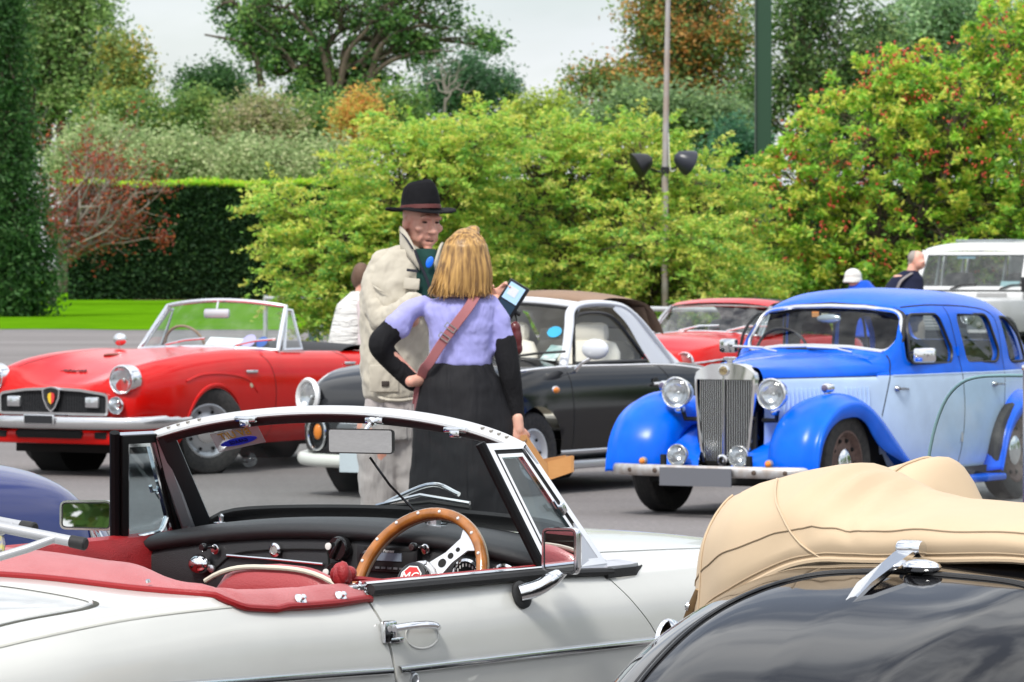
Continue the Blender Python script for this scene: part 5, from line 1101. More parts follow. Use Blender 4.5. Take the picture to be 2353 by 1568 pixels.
    hm = MB().prism([Vector(p)+Vector((0,0,.004)) for p in hg], (-.004,0,-.012)).build('boot_hinge', CHROME, R0, sharp=20)
    MB().lathe([(.016,-.028),(.018,-.02),(.018,.02),(.016,.028)], 16, (.03,.005,.990), (0,1,0)).build('hinge_barrel', CHROME, hm)
    MB().ball((-.02,-.05,.958), (.030,.045,.016), 16, 8).build('hinge_foot', CHROME, hm); MB().box((.035,.005,1.0), (.02,.018,.012), bev=.003).build('hinge_pin', ALU, hm)
    # glass wind deflector and windscreen with post
    EDGE = mat('glass_edge', (.20,.34,.38), .12, .3)
    wl = [(1.15,.675,.90),(1.15,.668,1.02),(1.15,.655,1.12),(1.15,.635,1.20),(1.15,.605,1.262),(1.15,.565,1.298),(1.15,.52,1.312),(1.15,.46,1.316),(1.15,.395,1.317),(1.15,.395,.90)]
    P = [Vector(p) for p in crn(wl[:9], 3)]+[Vector(wl[9])]
    g = mesh_obj('wind_deflector', P, [tuple(range(len(P)))], glass('clear_screen', (.78,.89,.90), .10, .22), R0, smooth=False)
    MB().tube(P[:-1], .0042, 8).build('glass_edge', EDGE, g)
    MB().tube([(1.15,.390,.88),(1.15,.390,1.335)], .010, 8).build('screen_post', CHROME, R0); MB().box((1.15,.382,1.335), (.02,.035,.014), bev=.003).build('post_cap', CHROME, R0)
    Q = [Vector((1.16,y,z)) for y, z in ((.375,.90),(.375,1.32),(-.6,1.32),(-.655,1.2),(-.67,.90))]; mesh_obj('windscreen_glass', Q, [tuple(range(5))], MATS['clear_screen'], R0, smooth=False); MB().tube(Q, .008, 8, closed=True).build('screen_frame', CHROME, R0)
    dk = MB().lathe([(.043,0),(.043,.002)], 28, (1.138,.610,1.000), (-1,0,0)).build('licence_disc', mat('disc_beige', (.42,.38,.28), .6), g)
    MB().lathe([(.047,.0),(.043,.001)], 28, (1.140,.610,1.000), (-1,0,0), cap=False).build('disc_holder', mat('disc_rim', (.25,.35,.36), .3), dk)
    MB().box((.85,0,.60), (.6,1.0,.2)).build('seat_bench', mat('tan_leather', (.25,.13,.07), .6), R0); MB().box((1.05,0,.86), (.06,1.1,.12), bev=.02).build('dashboard', mat('dark_walnut', (.06,.03,.015), .35), R0)
black_drophead()

# ================================================================== dark blue car beyond the white roadster
def blue_car():
    R0 = car_root('dark_blue_car', 'rounded nose of a dark blue car at the left edge', (-3.02, 11.55, 0), 36.3)
    P = mat('violet_blue_paint', (.016,.028,.15), .16, coat=.4, coatrough=.03)
    zs = [(-.9,.78),(-.6,.92),(0,1.0),(1.0,1.03),(1.6,1.03),(1.95,.995),(2.13,.93),(2.28,.84),(2.42,.70),(2.52,.55),(2.56,.45)]; hw = [(-.9,.60),(-.6,.74),(0,.79),(1.9,.79),(2.2,.74),(2.4,.64),(2.52,.52),(2.56,.42)]
    def sec(x):
        h, f = lerp1(hw,x), lerp1(zs,x); k = f/.9
        return [(x,y,z) for y,z in ((h-.10,.22),(h-.03,.36*k),(h,.54*k),(h-.015,.70*k),(h-.06,f-.07),(h-.16,f-.012),(h*.6,f+.006),(h*.3,f+.012),(0,f+.014))]
    body, G = pontoon('body', R0, P, [sec(x) for x in (-.9,-.6,0,.5,1.0,1.6,1.95,2.13,2.28,2.42,2.52,2.56)], [(1.75,.31,.36),(0,.31,.36)], .33, None, 5, 6, 5)
    for s in (1, -1):
        wheel(R0, 1.75, s*.69, .31, .16, .19, s); wheel(R0, 0, s*.69, .31, .16, .19, s)
        round_lamp('headlamp', R0, (2.43, s*.50, .62), (1,0,.15), .095, .08, CHROME, P)
        MB().tube(curve([(1.20,s*.66,1.0),(1.05,s*.60,1.12),(.85,s*.56,1.22),(.3,s*.56,1.26),(-.2,s*.60,1.15),(-.5,s*.66,.90)], 4), .03, 8).build('roof_rail', P, R0)
    top = lambda t: Vector((.86,.55*t,1.235)); bot = lambda t: Vector((1.25-.06*t*t,.64*t,1.03)); bent_screen(R0, 'windscreen_glass', top, bot, GLASS, 9, CHROME, .012)
    MB().grid(loft([[Vector((x,.56*t,z-.03*t*t)) for t in np.linspace(-1,1,7)] for x, z in ((.86,1.24),(.3,1.29),(-.2,1.20),(-.55,.92))], 3, 2)).build('roof', P, R0, fixn=False)
    MB().tube(curve([(2.3,-.75,.42),(2.55,-.5,.42),(2.64,0,.42),(2.55,.5,.42),(2.3,.75,.42)], 4), .045, 10, flat=(.5,1)).build('front_bumper', CHROME, R0)
    MB().box((1.0,0,.22), (2.6,1.1,.06)).build('underbody', DARK, R0)
blue_car()

# ================================================================== folded camping chair lying over the boot
def chair():
    R0 = thing('folding_chair', 'grey tubular folding chair with black end caps, lying over the white boot', 'chair', (-1.30, 9.75, .80))
    G_ = mat('grey_tube', (.42,.43,.45), .38, .35, rvar=.1, nscale=30); O = R0.location; pt = lambda px, py, Y: at(px, py, Y)-O
    legs = [(pt(-260,1150,9.95), pt(72,1214,9.70)), (pt(-260,1160,9.80), pt(188,1249,9.62))]
    for a, b in legs:
        d = (b-a).normalized(); t = MB().tube([a, b], .0118, 14).build('tube', G_, R0); MB().lathe([(.0135,-.026),(.0142,0),(.0142,.008),(.011,.011)], 18, b, d).build('end_cap', RUBBER, t)
    for a, b in ((pt(-200,1290,9.74), pt(32,1208,9.72)), (pt(-220,1345,9.64), pt(135,1234,9.64))): MB().tube([a, a.lerp(b,.8)+Vector((0,0,-.004)), b], [.0095,.0095,.0088], 12).build('brace', G_, R0)
    MB().tube([pt(-250,1150,9.95), pt(-255,1160,9.80), pt(-250,1340,9.65)], .0118, 12).build('cross_tube', G_, R0)
    for q in (pt(-240,1150,9.93), pt(-240,1342,9.65)): MB().tube([q, Vector((q.x, q.y, .02))], .0118, 12).build('leg', G_, R0)
    sl = MB()
    sl.grid([[pt(-250+i*40, 1160+j*60+6*sin(i+j), 9.93-.1*j) for j in range(4)] for i in range(4)]); sl.build('seat_cloth', mat('chair_blue', (.02,.05,.28), .9), R0)
    MB().tube([pt(2,1236,9.7), pt(5,1250,9.69), pt(2,1268,9.68)], .008, 8).build('cord', mat('blue_cord', (.02,.06,.45), .8, noise=.8, nscale=60, var=(.5,.45,.1)), R0)
chair()
# ================================================================== people
def blob(name, prims, voxel, m, parent=None, smooth=6, disp=None, **kw):
    """closed primitives fused into one continuous skin"""
    b = MB()
    for p in prims:
        k = p[0]
        if k == 'c':                                  # tapered limb: points, radii, optional flattening
            b.tube(curve(p[1], 4) if len(p[1]) > 2 else p[1], [lerp1([(i/(len(p[2])-1), r) for i, r in enumerate(p[2])], j/max(1, ((len(p[1])-1)*4 if len(p[1]) > 2 else 1))) for j in range((len(p[1])-1)*4+1 if len(p[1]) > 2 else 2)], 14, flat=p[3] if len(p) > 3 else None)
            b.ball(p[1][0], p[2][0]*.98, 12, 8); b.ball(p[1][-1], p[2][-1]*.98, 12, 8)
        elif k == 'e': b.ball(p[1], p[2], 18, 12, p[3] if len(p) > 3 else None)
        elif k == 'x': b.box(p[1], p[2], p[3] if len(p) > 3 else None)
        elif k == 'l':                                # lofted rings: list of (centre, rx, ry[, rot])
            rows = []
            for c, rx, ry in p[1]: rows.append([Vector(c)+Vector((cos(a)*rx, sin(a)*ry, 0)) for a in np.linspace(0, 2*pi, 25)[:-1]])
            n0 = len(b.v); 
            vs = [v for r in rows for v in r]; fs = []
            for i in range(len(rows)-1):
                for j in range(24): fs.append((i*24+j, i*24+(j+1) % 24, (i+1)*24+(j+1) % 24, (i+1)*24+j))
            fs += [tuple(range(23,-1,-1)), tuple((len(rows)-1)*24+j for j in range(24))]; b.add(vs, fs)
    o = b.build(name, m, parent, fixn=True, **kw)
    r = o.modifiers.new('r', 'REMESH'); r.mode = 'VOXEL'; r.voxel_size = voxel
    s = o.modifiers.new('s', 'SMOOTH'); s.factor = .5; s.iterations = smooth
    if disp:
        tx = bpy.data.textures.new(name+'_folds', 'CLOUDS'); tx.noise_scale = disp[1]; tx.noise_depth = 2
        d = o.modifiers.new('d', 'DISPLACE'); d.texture = tx; d.strength = disp[0]; d.mid_level = .5; d.texture_coords = 'LOCAL'
    bake(o); return resmooth(o, 80)
SKIN = mat('skin', (.70,.40,.305), .45, noise=.18, nscale=13, var=(.66,.30,.225), bump=.1, bscale=120); SKIN.node_tree.nodes['Principled BSDF'].inputs['Subsurface Weight'].default_value = .08
def cloth(name, col, var=None, fold=1.0, fs=9, rough=.9, stretch=(1,1,.35), weave=400):
    m, nt, b, N, L = node_mat(name); tc = N('ShaderNodeTexCoord'); mp = N('ShaderNodeMapping'); mp.inputs['Scale'].default_value = stretch
    n = N('ShaderNodeTexNoise'); n.inputs['Scale'].default_value = fs; n.inputs['Detail'].default_value = 3; n.inputs['Distortion'].default_value = .8
    L(tc.outputs['Object'], mp.inputs['Vector']); L(mp.outputs['Vector'], n.inputs['Vector'])
    x = N('ShaderNodeMix'); x.data_type = 'RGBA'; x.inputs[6].default_value = (*col,1); x.inputs[7].default_value = (*(var or tuple(c*.82 for c in col)),1)
    n2 = N('ShaderNodeTexNoise'); n2.inputs['Scale'].default_value = 14; L(tc.outputs['Object'], n2.inputs['Vector']); L(n2.outputs['Fac'], x.inputs['Factor']); L(x.outputs[2], b.inputs['Base Color'])
    n3 = N('ShaderNodeTexNoise'); n3.inputs['Scale'].default_value = weave; L(tc.outputs['Object'], n3.inputs['Vector'])
    b1 = N('ShaderNodeBump'); b1.inputs['Strength'].default_value = .9; b1.inputs['Distance'].default_value = .035*fold; L(n.outputs['Fac'], b1.inputs['Height'])
    b2 = N('ShaderNodeBump'); b2.inputs['Strength'].default_value = .2; b2.inputs['Distance'].default_value = .002; L(n3.outputs['Fac'], b2.inputs['Height']); L(b1.outputs['Normal'], b2.inputs['Normal']); L(b2.outputs['Normal'], b.inputs['Normal'])
    b.inputs['Roughness'].default_value = rough; b.inputs['Sheen Weight'].default_value = .15 if max(col) > .1 else 0; b.inputs['Specular IOR Level'].default_value = .25; MATS[name] = m; return m
def hand(name, wrist, d, palm_n, thumb_side, m, parent, curl=.6, k=1.0, spread=.16):
    """palm + four unequal curled fingers + thumb from the side of the palm. d: pointing dir, palm_n: out of the palm, thumb_side: toward the thumb"""
    w = Vector(wrist); d = Vector(d).normalized(); n = Vector(palm_n); n = (n-d*n.dot(d)).normalized(); t = d.cross(n); t = t if t.dot(Vector(thumb_side)) > 0 else -t
    P = [('c', [w-d*.03, w+d*.035*k, w+d*.085*k], [.027*k,.034*k,.036*k], None)]
    P.append(('e', w+d*.055*k, (.040*k,.040*k,.040*k), None))
    M = Matrix((d, t, n)).transposed(); P = [('c', [w-d*.035, w+d*.02], [.026*k,.028*k]), ('e', w+d*.05*k, (.055*k,.043*k,.019*k), M)]
    for i, (o, ln) in enumerate(((.030,.072),(.010,.080),(-.011,.074),(-.030,.058))):
        b0 = w+d*.085*k+t*o*k; dd = (d+t*spread*o*10).normalized(); a = b0+dd*ln*.42*k
        c1, s1 = cos(curl), sin(curl); e1 = dd*c1+n*s1; b1 = a+e1*ln*.34*k; e2 = dd*cos(curl*2.1)+n*sin(curl*2.1); b2 = b1+e2*ln*.28*k
        P.append(('c', [b0-dd*.02*k, a, b1, b2], [.0095*k,.0092*k,.0085*k,.0072*k]))
    b0 = w+d*.025*k+t*.030*k; P.append(('c', [b0, b0+(t*.8+d*.75+n*.2).normalized()*.034*k, b0+(t*.55+d*.95+n*.45).normalized()*.064*k], [.0125*k,.0110*k,.0090*k]))
    return blob(name, P, .0045, m, parent, 3)

# ------------------------------------------------------------------ the woman, seen from behind
YW = 19.5; W = lambda px, py, dy=0: at(px, py, YW)+Vector((0, dy, 0))
def woman():
    g = Vector((W(1065,1390).x, YW, 0)); R0 = thing('person', 'woman with long blonde hair in lilac T-shirt and black skirt, seen from behind', 'person', tuple(g)); O = g
    p = lambda px, py, dy=0: W(px, py, dy)-O
    foot = [Vector((-.10,.04,.05)), Vector((.10,.02,.05))]; hip = p(1062,880); sh_l, sh_r = p(945,705), p(1150,706)
    el_l, wr_l = p(874,792,-.03), p(958,876,.02); el_r, wr_r = p(1170,850,-.02), p(1190,978,-.02)
    skin = [('l', [(p(1065,1000),.19,.13),(p(1062,900),.18,.125),(p(1062,840),.115,.09),(p(1062,770),.125,.10),(p(1058,715),.13,.085),(p(1060,692),.10,.08)]), ('c', [p(1062,700),p(1066,660,.01)], [.055,.050]), ('e', p(1070,602,.02), (.082,.10,.118)),
        ('c', [p(965,706), p(908,747,-.01), el_l], [.040,.038,.034]), ('c', [el_l, p(915,835), wr_l], [.034,.032,.026]), ('c', [p(1132,706), p(1158,770), el_r], [.040,.038,.034]), ('c', [el_r, p(1180,915), wr_r], [.034,.032,.026])]
    for s, f in ((-1, foot[0]), (1, foot[1])): skin += [('c', [p(1062+s*48,1000), Vector((f.x*1.0,.03,.50)), Vector((f.x,.03,.10))], [.088,.062,.042]), ('c', [f+Vector((0,-.02,0)), f+Vector((s*.015,.15,-.01))], [.042,.032])]
    blob('body', skin, .012, SKIN, R0, 4)
    # T-shirt
    LIL = cloth('lilac_cotton', (.36,.36,.72), (.32,.32,.67), 1.5, 6, .9, (1,1,.55))
    blob('t_shirt', [('l', [(p(1060,842),.128,.108),(p(1060,836),.136,.116),(p(1060,800),.136,.120),(p(1059,760),.146,.124),(p(1058,722),.160,.118),(p(1060,702),.165,.100),(p(1062,688),.130,.080),(p(1065,680),.075,.07)]),
        ('c', [p(975,700), p(940,716,-.01), p(913,750,-.015)], [.042,.052,.062], (1,.9)), ('c', [p(1128,700), p(1148,735), p(1156,793)], [.042,.052,.056], (1,.9))], .0085, LIL, R0, 3, (.020,.075))
    BLK = cloth('black_knit', (.008,.008,.010), (.011,.011,.013), .6, 16)
    blob('sleeve', [('c', [p(918,745,-.01), p(888,772,-.02), el_l, p(893,822), p(940,872,.01), p(950,879,.015)], [.058,.055,.054,.048,.040,.042])], .009, BLK, R0, 4)
    blob('sleeve', [('c', [p(1158,785), el_r, p(1180,915), p(1188,968)], [.055,.050,.044,.036])], .009, BLK, R0, 4)
    SK = cloth('black_skirt', (.009,.009,.011), (.013,.013,.016), 1.3, 4, .75, (1.6,1.6,.22))
    blob('skirt', [('l', [(p(1058,832),.134,.114),(p(1058,850),.150,.125),(p(1060,890),.190,.150),(p(1064,950),.212,.165),(p(1066,1010),.222,.175),(p(1066,1090),.232,.185),(p(1064,1170),.24,.195),(p(1064,1190),.238,.19)])], .012, SK, R0, 4, (.03,.16))
    BT = mat('black_leather', (.012,.012,.012), .4)
    for f in foot: blob('boot', [('c', [f+Vector((0,-.01,.26)), f+Vector((0,-.015,.06))], [.056,.050]), ('c', [f+Vector((0,-.03,.0)), f+Vector((0,.17,-.012))], [.048,.038])], .010, BT, R0, 3)
    # hair: layered strands over a cap
    HM, nt, b, N, L = node_mat('blonde_hair'); tc = N('ShaderNodeTexCoord'); mp = N('ShaderNodeMapping'); mp.inputs['Scale'].default_value = (1,1,.06); n = N('ShaderNodeTexNoise'); n.inputs['Scale'].default_value = 70; n.inputs['Detail'].default_value = 4
    L(tc.outputs['Object'], mp.inputs['Vector']); L(mp.outputs['Vector'], n.inputs['Vector']); r = N('ShaderNodeValToRGB'); r.color_ramp.elements[0].position = .35; r.color_ramp.elements[1].position = .65; r.color_ramp.elements[0].color = (.15,.075,.024,1); r.color_ramp.elements[1].color = (.55,.32,.10,1)
    L(n.outputs['Fac'], r.inputs['Fac']); L(r.outputs['Color'], b.inputs['Base Color']); b.inputs['Roughness'].default_value = .42; bp = N('ShaderNodeBump'); bp.inputs['Strength'].default_value = .5; bp.inputs['Distance'].default_value = .006; L(n.outputs['Fac'], bp.inputs['Height']); L(bp.outputs['Normal'], b.inputs['Normal'])
    cap = blob('hair', [('e', p(1071,588,.0), (.094,.112,.122)), ('l', [(p(1070,560,-.01),.095,.105),(p(1068,600,-.02),.112,.108),(p(1064,640,-.035),.125,.10),(p(1060,672,-.045),.128,.085),(p(1057,683,-.045),.118,.07)]), ('e', p(1088,528,.03), (.03,.04,.02))], .009, HM, R0, 5)
    for i in range(230):
        a = rng.uniform(-1.55, 1.55); cr0 = p(1074,528,-.01); c1 = p(1070,556,0)+Vector((sin(a)*.083, -.005-cos(a)*.098, rng.normal()*.004)); c2 = p(1068,605,0)+Vector((sin(a)*.113, -.022-cos(a)*.105, 0)); c3 = p(1063,645,0)+Vector((sin(a)*rng.uniform(.120,.130), -.035-cos(a)*.096, 0)); c4 = p(1059,676,0)+Vector((sin(a)*rng.uniform(.116,.140)+rng.normal()*.006, -.045-cos(a)*.078+rng.normal()*.006, rng.normal()*.016))
        MB().tube(curve([cr0+Vector((sin(a)*.02,-cos(a)*.03,0)), c1, c2, c3, c4], 3), [.002,.0028,.0034,.0038,.004,.004,.004,.004,.004,.0038,.0034,.003,.001], 5, flat=(1,.5)).build('hair_lock', HM, cap, fixn=False)
    # hands
    hand('hand', p(957,874,-.05), Vector((.62,.62,.10)), (.6,-.5,-.5), (.55,-.75,.35), SKIN, R0, .45, .95)
    hand('hand', wr_r, Vector((.05,.0,-1)), (-.5,.8,0), (.6,-.2,0), SKIN, R0, 1.15, .95)
    # strap across the back with buckle, and its bag at the left hip
    ST = mat('pink_leather', (.36,.13,.14), .5, bump=.2, bscale=200)
    path = [p(1098,672,-.085), p(1078,705,-.128), p(1048,745,-.142), p(1015,790,-.135), p(988,832,-.118), p(974,850,-.085), p(964,885,-.02), p(958,930,.03)]
    C = curve(path, 6); rows = []
    for i, q in enumerate(C):
        t = (C[min(i+1,len(C)-1)]-C[max(i-1,0)]).normalized(); s = t.cross(Vector((0,-1,0))).normalized(); rows.append([q-s*.021, q-s*.019+Vector((0,-.005,0)), q+s*.019+Vector((0,-.005,0)), q+s*.021])
    bag = thing('shoulder_bag', 'dusty pink leather bag strap with steel buckle across the woman’s back', 'bag', tuple(O)); o = MB().grid(rows).build('strap', ST, bag); 
    for q0, q1 in ((1022,774),(1036,752)):
        c = p(q0,q1,-.150); t = (p(1048,745)-p(1015,790)).normalized(); s = t.cross(Vector((0,-1,0))).normalized()
        P = [c+s*a_*.026+t*b_*.012 for a_, b_ in ((-1,-1),(1,-1),(1,1),(-1,1))]; f, _ = outline_frame(P, .004, .004, (0,-1,0)); f.build('buckle', mat('buckle_steel', (.45,.44,.42), .3, .9), bag)
    blob('pouch', [('e', p(966,930,.06), (.03,.09,.10)), ('e', p(966,970,.06), (.03,.09,.05))], .010, ST, bag, 3)
    # wooden tool carrier in her right hand
    tt = thing('wooden_carrier', 'small wooden carrier with upright handle board, held low by the woman', 'tool box', tuple(p(1225,1090)+O)); q = lambda px, py, dy=0: W(px, py, dy)-tt.location
    PW = cloth('pine_wood', (.40,.19,.07), (.50,.27,.11), .05, 30, .6, (1,1,.1)); PW2 = cloth('orange_pine', (.50,.22,.07), (.58,.30,.11), .05, 30, .6, (.1,1,1))
    MB().prism([q(1196,1000,-.05), q(1209,998,-.05), q(1258,1068,-.05), q(1262,1102,-.05), q(1240,1102,-.05), q(1190,1050,-.05)], (.0,.022,0)).build('handle_board', PW, tt, smooth=False)
    MB().prism([q(1258,1060,-.055), q(1313,1045,-.075), q(1316,1083,-.075), q(1262,1102,-.055)], (.004,.02,0)).build('side_board', PW2, tt, smooth=False)
    MB().prism([q(1240,1060,.16), q(1300,1050,.16), q(1302,1085,.16), q(1244,1098,.16)], (.004,.02,0)).build('side_board', PW, tt, smooth=False)
    MB().prism([q(1312,1046,-.075), q(1312,1083,-.075), q(1302,1085,.17), q(1300,1052,.17)], (.012,0,0)).build('end_board', PW, tt, smooth=False)
    MB().prism([q(1260,1100,-.05), q(1314,1083,-.07), q(1302,1084,.17), q(1246,1097,.17)], (0,0,.012)).build('base_board', PW, tt, smooth=False)
    MB().tube([q(1202,1006,-.06), q(1202,1006,.10)], .013, 10).build('grip_bar', PW, tt)
    MB().lathe([(.004,0),(.003,.003)], 8, q(1207,1010,-.051), (0,-1,0)).build('screw', ALU, tt)
    return R0
woman()

# ------------------------------------------------------------------ the man in the hat
YM = 20.1; MN = lambda px, py, dy=0: at(px, py, YM)+Vector((0, dy, 0))
def man():
    g = Vector((MN(915,1390).x, YM, 0)); R0 = thing('person', 'man in black fedora hat, beige field jacket and pale trousers', 'person', tuple(g)); O = g
    p = lambda px, py, dy=0: MN(px, py, dy)-O
    F_ = Vector((.52,-.84,-.14)).normalized(); U = Vector((.08,-.10,1)); U = (U-F_*U.dot(F_)).normalized(); S = F_.cross(U).normalized()     # face frame: forward, up, his right->image left is -S
    C = p(968,512,.0); h = lambda f, s, u: C+F_*f+S*s+U*u
    M = Matrix((S, F_, U)).transposed(); e = lambda f, s, u, rs, rf, ru: ('e', h(f,s,u), (rs,rf,ru), M)
    head = [e(-.008,0,.035,.078,.098,.088), e(.028,0,-.02,.067,.066,.092), e(.048,0,-.078,.044,.040,.034), e(.030,0,-.062,.062,.052,.040), e(-.02,0,-.05,.064,.06,.06),
        ('c', [h(.088,0,.022), h(.106,0,-.008), h(.119,0,-.026)], [.0095,.0125,.0155]), e(.106,.015,-.029,.010,.012,.008), e(.106,-.015,-.029,.010,.012,.008),
        ('c', [h(.080,.050,.030), h(.094,.026,.037), h(.092,0,.034), h(.094,-.026,.037), h(.080,-.050,.030)], [.009,.011,.008,.011,.009]), e(.069,.046,-.016,.025,.024,.020), e(.069,-.046,-.016,.025,.024,.020),
        ('c', [h(.080,.030,-.060), h(.095,.010,-.055), h(.095,-.010,-.055), h(.080,-.030,-.060)], [.005,.0075,.0075,.005]), ('c', [h(.078,.024,-.080), h(.090,0,-.083), h(.078,-.024,-.080)], [.006,.0085,.006]), e(.079,0,-.104,.022,.018,.015),
        ('c', [h(.085,.028,-.030), h(.078,.040,-.055), h(.070,.042,-.075)], [.007,.008,.007]), ('c', [h(.085,-.028,-.030), h(.078,-.040,-.055), h(.070,-.042,-.075)], [.007,.008,.007]),
        e(-.005,.080,-.008,.011,.020,.033), e(-.005,-.080,-.008,.011,.020,.033)]
    body = head+[('c', [h(-.02,0,-.06), p(950,590,.03)], [.060,.066]), ('l', [(p(912,1000),.12,.10),(p(912,900),.13,.11),(p(912,800),.13,.11),(p(915,700),.14,.11),(p(925,620),.14,.10),(p(938,590),.10,.085)]), ('c', [p(890,625), p(872,690), p(882,738,-.05), p(950,735,-.17)], [.05,.045,.04,.033]), ('c', [p(985,625), p(1015,690,-.05), p(1090,715,-.06), p(1140,690,-.10)], [.065,.055,.045,.03])]
    for s in (-1, 1): body += [('c', [p(912+s*42,980), Vector((s*.09,.0,.50)), Vector((s*.09,.02,.10))], [.10,.07,.05]), ('c', [Vector((s*.09,.05,.045)), Vector((s*.11,-.16,.035))], [.05,.04])]
    blob('body', body, .0065, SKIN, R0, 3)
    # eyes, mouth, brows, grey sideburns
    for s in (1, -1):
        MB().ball(h(.0815,s*.031,.012), (.0130,.009,.0048), 10, 8, M).build('eye', mat('eye_dark', (.05,.035,.03), .25), R0)
        MB().tube(curve([h(.094,s*.014,.034), h(.095,s*.031,.038), h(.082,s*.048,.032)], 3), .0038, 6).build('eyebrow', mat('brow_brown', (.16,.10,.07), .8), R0)
    MB().ball(h(.0865,0,-.069), (.022,.009,.0065), 12, 6, M).build('mouth', mat('mouth_dark', (.09,.025,.022), .5), R0)
    MB().ball(h(.012,-.077,.005), (.006,.016,.034), 10, 8, M).build('sideburn', mat('grey_hair', (.33,.30,.28), .7), R0); MB().ball(h(-.045,-.062,.0), (.022,.03,.045), 10, 8, M).build('back_hair', MATS['grey_hair'], R0)
    # jacket
    JK = cloth('beige_cotton', (.52,.48,.40), (.46,.425,.35), 1.0, 6, .9, (1,1,.6), 300)
    blob('jacket', [('l', [(p(907,922),.118,.13),(p(906,912),.140,.150),(p(905,880),.146,.156),(p(906,800),.152,.158),(p(909,720),.160,.158),(p(915,650),.166,.150),(p(924,604),.150,.130),(p(934,574),.100,.098)]), ('c', [p(985,618,-.02), p(1020,690,-.06), p(1095,712,-.05)], [.070,.066,.055]), ('c', [p(888,603,-.0), p(950,588,.0)], [.055,.062])], .009, JK, R0, 3, (.026,.085))
    blob('jacket_sleeve', [('c', [p(882,602,-.03), p(866,650,-.05), p(866,700,-.08), p(884,732,-.12), p(915,724,-.19), p(957,696,-.24)], [.056,.062,.063,.064,.058,.052]), ('e', p(884,604,-.01), (.062,.085,.052))], .0085, JK, R0, 2, (.026,.065))
    for a_, b_ in (((853,700),(892,716)),((852,722),(898,738)),((858,655),(890,672))): MB().tube(curve([p(*a_,-.125), p((a_[0]+b_[0])/2,(a_[1]+b_[1])/2+3,-.150), p(*b_,-.165)], 4), [.001,.003,.004,.005,.005,.004,.003,.002,.001], 6).build('sleeve_crease', JK, R0)
    # collar, placket, pockets
    DT = mat('navy_trim', (.014,.016,.028), .8)
    col = [[p(925,562,.05), p(922,528,.06)],[p(919,572,-.02), p(918,520,-.02)],[p(930,585,-.09), p(933,535,-.10)],[p(950,602,-.150), p(952,568,-.150)],[p(966,622,-.162), p(962,590,-.160)]]
    cg = MB().grid(loft([[Vector(q) for q in r] for r in col], 4, 3)).build('collar', JK, R0, fixn=False); cg.modifiers.new('s','SOLIDIFY').thickness = .008
    MB().tube(curve([p(920,532,-.025), p(934,547,-.106), p(950,572,-.156)], 4), .006, 6, flat=(1,.4)).build('collar_trim', DT, R0)
    cg = MB().grid(loft([[p(1010,570,-.08), p(1016,556,-.06)],[p(1006,592,-.12), p(1010,566,-.12)],[p(1000,625,-.14), p(998,604,-.15)]], 3, 3)).build('collar', JK, R0, fixn=False); cg.modifiers.new('s','SOLIDIFY').thickness = .010
    MB().tube(curve([p(955,575,-.158), p(964,600,-.168), p(980,635,-.175), p(990,668,-.178), p(993,720,-.178)], 4), .011, 6, flat=(1,.4)).build('placket', DT, R0)
    GREEN = cloth('dark_green_shirt', (.012,.050,.045), None, .6, 10)
    blob('shirt', [('l', [(p(985,700,-.10),.055,.06),(p(985,640,-.095),.060,.065),(p(982,590,-.08),.062,.06),(p(975,572,-.06),.055,.055)])], .010, GREEN, R0, 3)
    MB().ball(p(989,603,-.178), (.016,.005,.027), 14, 8, Euler((0,.35,0)).to_matrix()).build('blue_lens', mat('blue_lens', (.0,.16,.90), .15, coat=1), R0)
    MB().box(p(950,622,-.172), (.052,.008,.012), (0,.12,-.2)).build('pocket_zip', DT, R0); MB().box(p(948,652,-.172), (.072,.010,.050), (0,.1,-.2), bev=.004).build('chest_pocket', JK, R0)
    MB().box(p(888,880,-.166), (.034,.008,.024), bev=.002).build('label_patch', mat('patch_brown', (.04,.03,.025), .7), R0); MB().box(p(885,868,-.158), (.13,.012,.12), bev=.005).build('hip_pocket', JK, R0)
    MB().tube(curve([p(862,905,-.10), p(885,915,-.165), p(920,918,-.17), p(950,915,-.14)], 4), .008, 6).build('jacket_hem', JK, R0)
    TR = cloth('pale_trousers', (.45,.41,.40), (.39,.35,.345), 1.2, 7, .9, (1.5,1.5,.3))
    blob('trousers', [('l', [(p(910,1010),.150,.125),(p(908,960),.150,.13),(p(907,910),.135,.125)])]+[('c', [p(910+s*40,985), Vector((s*.085,0,.48)), Vector((s*.085,.02,.09))], [.098,.085,.072]) for s in (-1,1)], .011, TR, R0, 4, (.03,.11))
    for s in (-1,1): blob('shoe', [('c', [Vector((s*.09,.06,.05)), Vector((s*.115,-.18,.04))], [.055,.046])], .010, mat('brown_shoe', (.05,.03,.02), .5), R0, 3)
    # hat
    FELT = mat('black_felt', (.008,.008,.010), .9, noise=.3, nscale=40, spec=.2); hat = MB(); HC = h(-.012,0,.046); rows = []; U0 = U; U = Vector((-.02,.03,1)).normalized(); F0_ = F_; F_ = (F_-U*F_.dot(U)).normalized(); S0 = S; S = F_.cross(U).normalized()
    for r0, z0 in ((.168,-.004),(.166,.003),(.125,.000),(.100,.008)):
        rows.append([HC+S*cos(a)*r0*.90+F_*sin(a)*r0*1.03+U*(z0+.016*cos(a)**2*(r0/.168)**2-.012*sin(a)*(r0/.168)) for a in np.linspace(0, 2*pi, 49)])
    for r0, z0 in ((.097,.02),(.095,.05),(.090,.085),(.082,.112),(.066,.128)):
        pin = lambda a: 1-.26*(z0/.128)**2*math.exp(-((abs(abs(a-pi/2))-.75)/.42)**2)
        rows.append([HC+S*cos(a)*r0*.84*pin(a)+F_*sin(a)*r0*1.08*(1-.05*(z0/.12))+U*(z0+.012*sin(a)*z0/.12) for a in np.linspace(0, 2*pi, 49)])
